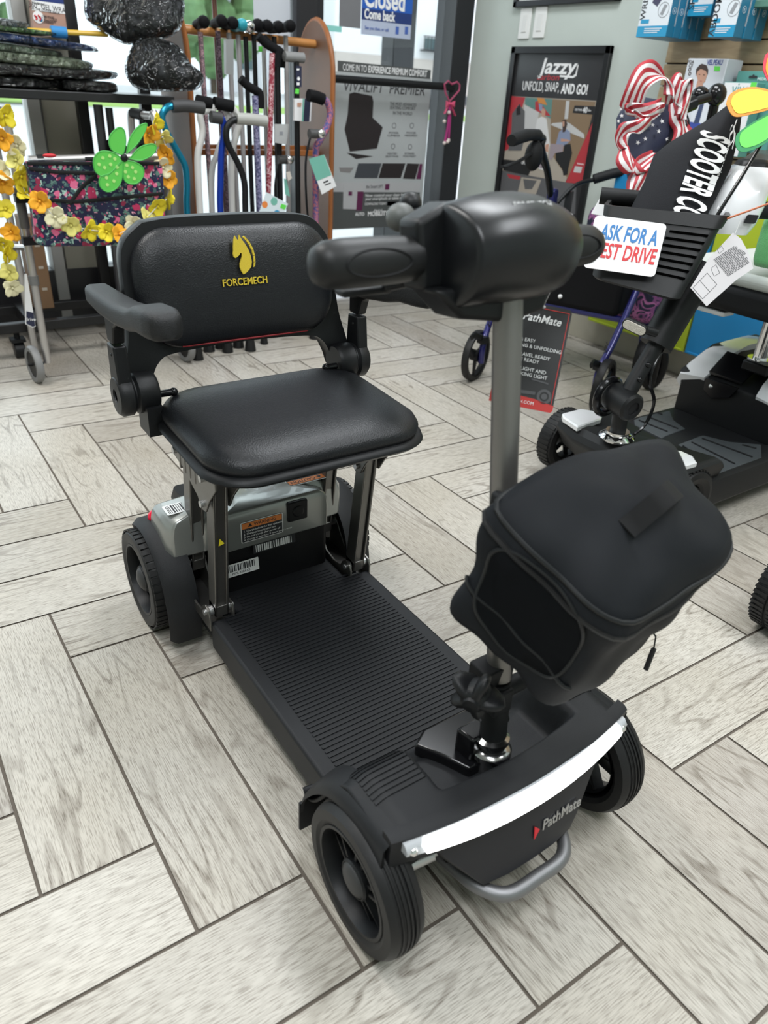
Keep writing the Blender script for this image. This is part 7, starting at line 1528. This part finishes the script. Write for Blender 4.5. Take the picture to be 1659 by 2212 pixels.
offset('royal blue cane with a short black grip', 'blue', [(468, 252), (480, 258), (484, 285), (478, 330), (476, 400), (476, 455)], 1.56, 0.0115, [(455, 252), (478, 256)], GG)
offset('white offset cane right of the royal blue one', 'white', [(492, 230), (508, 240), (516, 268), (508, 300), (500, 340), (502, 455)], 1.60, 0.0120, [(462, 222), (502, 230)], FOAM)
offset('black cane curved to the left with a pale grey grip', 'black', [(515, 258), (500, 262), (489, 280), (492, 310), (515, 355), (528, 395), (530, 455)], 1.54, 0.0115, [(510, 256), (545, 258), (575, 262)], mat('grip_pale', (0.36, 0.36, 0.34), 0.5))
pk = offset('pink and blue patterned cane with a black grip by the right panel', 'pinkblue', [(690, 212), (706, 220), (713, 245), (706, 275), (690, 305), (682, 330), (682, 455)], 1.58, 0.0125, [(666, 206), (683, 209), (698, 215)], FOAM)
for px, py, y, lab in ((686, 289, 1.56, 'grey and chrome clamp on the pink and blue cane'), (618, 345, 1.742, 'grey and chrome clamp with a black strap in the stand middle')):
    t = thing('cane_holder', ony(px, py, y), lab, 'holder', 'cane holders with chrome buttons'); c = ony(px-8, py, y)
    MB().cyl(c-np.array([0.02, 0, 0]), c+np.array([0.022, 0, 0]), 0.016).build('clip', mat('clip_grey', (0.06, 0.06, 0.06), 0.5), t); d = ony(px+9, py, y-0.02); MB().ball(d, (0.016, 0.010, 0.016)).build('chrome_button', CHR, t)
    MB().tube(smooth_path([c+np.array([-0.015, 0, -0.01]), c+np.array([-0.035, 0, -0.10]), c+np.array([-0.03, 0, -0.25]), c+np.array([-0.01, 0.01, -0.34])], 5), 0.0085, 8, flat=0.3).build('strap', BLKM, t)
def card(nm, label, px, y, m_, extra=None, th=0.002):
    P = [ony(a, b, y) for a, b in px]; t = thing(nm, P[0], label, 'tag'); mb = MB(); mb.prism([(p[0], p[2]) for p in P], (0, y, 0), (1, 0, 0), (0, 0, 1), th); c = mb.build('card', m_, t, smooth=0)
    if extra:
        for k, (nm2, poly, m2) in enumerate(extra):
            mb = MB()
            for q in poly:
                if len(q) == 3: mb.lathe([(0, 0), (q[2], 0), (q[2], 0.0006), (0, 0.0006)], ony(q[0], q[1], y-th), (0, -1, 0), 20)
                else: yp(mb, q, y-th-0.0002, 0.0006)
            mb.build(nm2, m2, c, smooth=0)
    return t
TG = mat('tag_teal', (0.16, 0.42, 0.34), 0.5)
card('hang_tag', 'teal and white hang tag with a round panel on the pink and blue cane', [(667, 343), (700, 334), (726, 402), (695, 420)], 1.535, PAPER, [('teal_half', [[(667, 343), (700, 334), (716, 378), (684, 391)]], TG), ('round_panel', [(692, 364, 0.028)], WHT), ('print', [[(698, 393), (708, 389), (709, 392), (699, 396)], [(701, 399), (714, 394), (715, 396), (702, 401)]], INK)])
card('hang_tag', 'white tag with coloured dots leaning in front of the canes', [(575, 415), (622, 440), (608, 470), (555, 470)], 1.52, mat('tag_pale_blue', (0.62, 0.70, 0.74), 0.5), [('orange_dot', [(572, 442, 0.012)], ORANGE), ('green_ring', [(592, 435, 0.014)], TG), ('blue_dot', [(598, 462, 0.014)], mat('dot_blue', (0.03, 0.25, 0.45), 0.5)), ('price_sticker', [[(608, 440), (619, 444), (615, 453), (605, 449)]], MATS['lime_sticker'])])
card('card_box', 'white and navy boxed card on the grey gripped black cane', [(634, 213), (671, 213), (668, 262), (633, 260)], 1.665, PAPER, [('navy_side', [[(658, 213), (671, 213), (668, 262), (655, 262)]], FN), ('green_line', [[(654, 213), (657, 213), (655, 262), (652, 262)]], TG), ('photo', [[(642, 222), (651, 222), (650, 231), (642, 231)]], pcol[4])], th=0.012)
card('plastic_pouch', 'pale grey pouch label on the all black cane', [(592, 268), (623, 268), (617, 312), (592, 308)], 1.71, mat('pouch_grey', (0.42, 0.43, 0.43), 0.4), [('print', [[(604, 284), (611, 284), (611, 292), (604, 292)]], BXG)], th=0.006)
card('plastic_pouch', 'clear grey pouch folded round the third hanging cane', [(483, 85), (500, 85), (500, 162), (484, 160)], 1.80, mat('pouch_clear', (0.24, 0.25, 0.25), 0.3), None, th=0.02)
card('price_sticker', 'small green price sticker on the grey gripped cane', [(638, 191), (646, 192), (645, 203), (637, 202)], 1.685, MATS['lime_sticker'])
card('price_sticker', 'small green price sticker between the rod canes', [(558, 100), (566, 100), (566, 112), (558, 112)], 1.80, MATS['lime_sticker'])
card('brand_sleeve', 'navy sleeve with white print on the grey gripped cane', [(638, 142), (650, 143), (650, 188), (639, 188)], 1.690, FN, [('white_mark', [(645, 170, 0.006), [(641, 148), (647, 148), (646, 152), (641, 152)], [(641, 178), (647, 178), (647, 184), (641, 184)]], WHT)], th=0.006)
card('hang_tag', 'small ivory tag below the strap clamp', [(618, 372), (626, 370), (630, 385), (622, 391)], 1.58, mat('tag_ivory', (0.55, 0.50, 0.45), 0.6))
card('hang_tag', 'tall pale teal tag hanging low between the canes', [(613, 385), (619, 388), (626, 425), (616, 420)], 1.59, TG)
# small wheel and tips seen under the seat
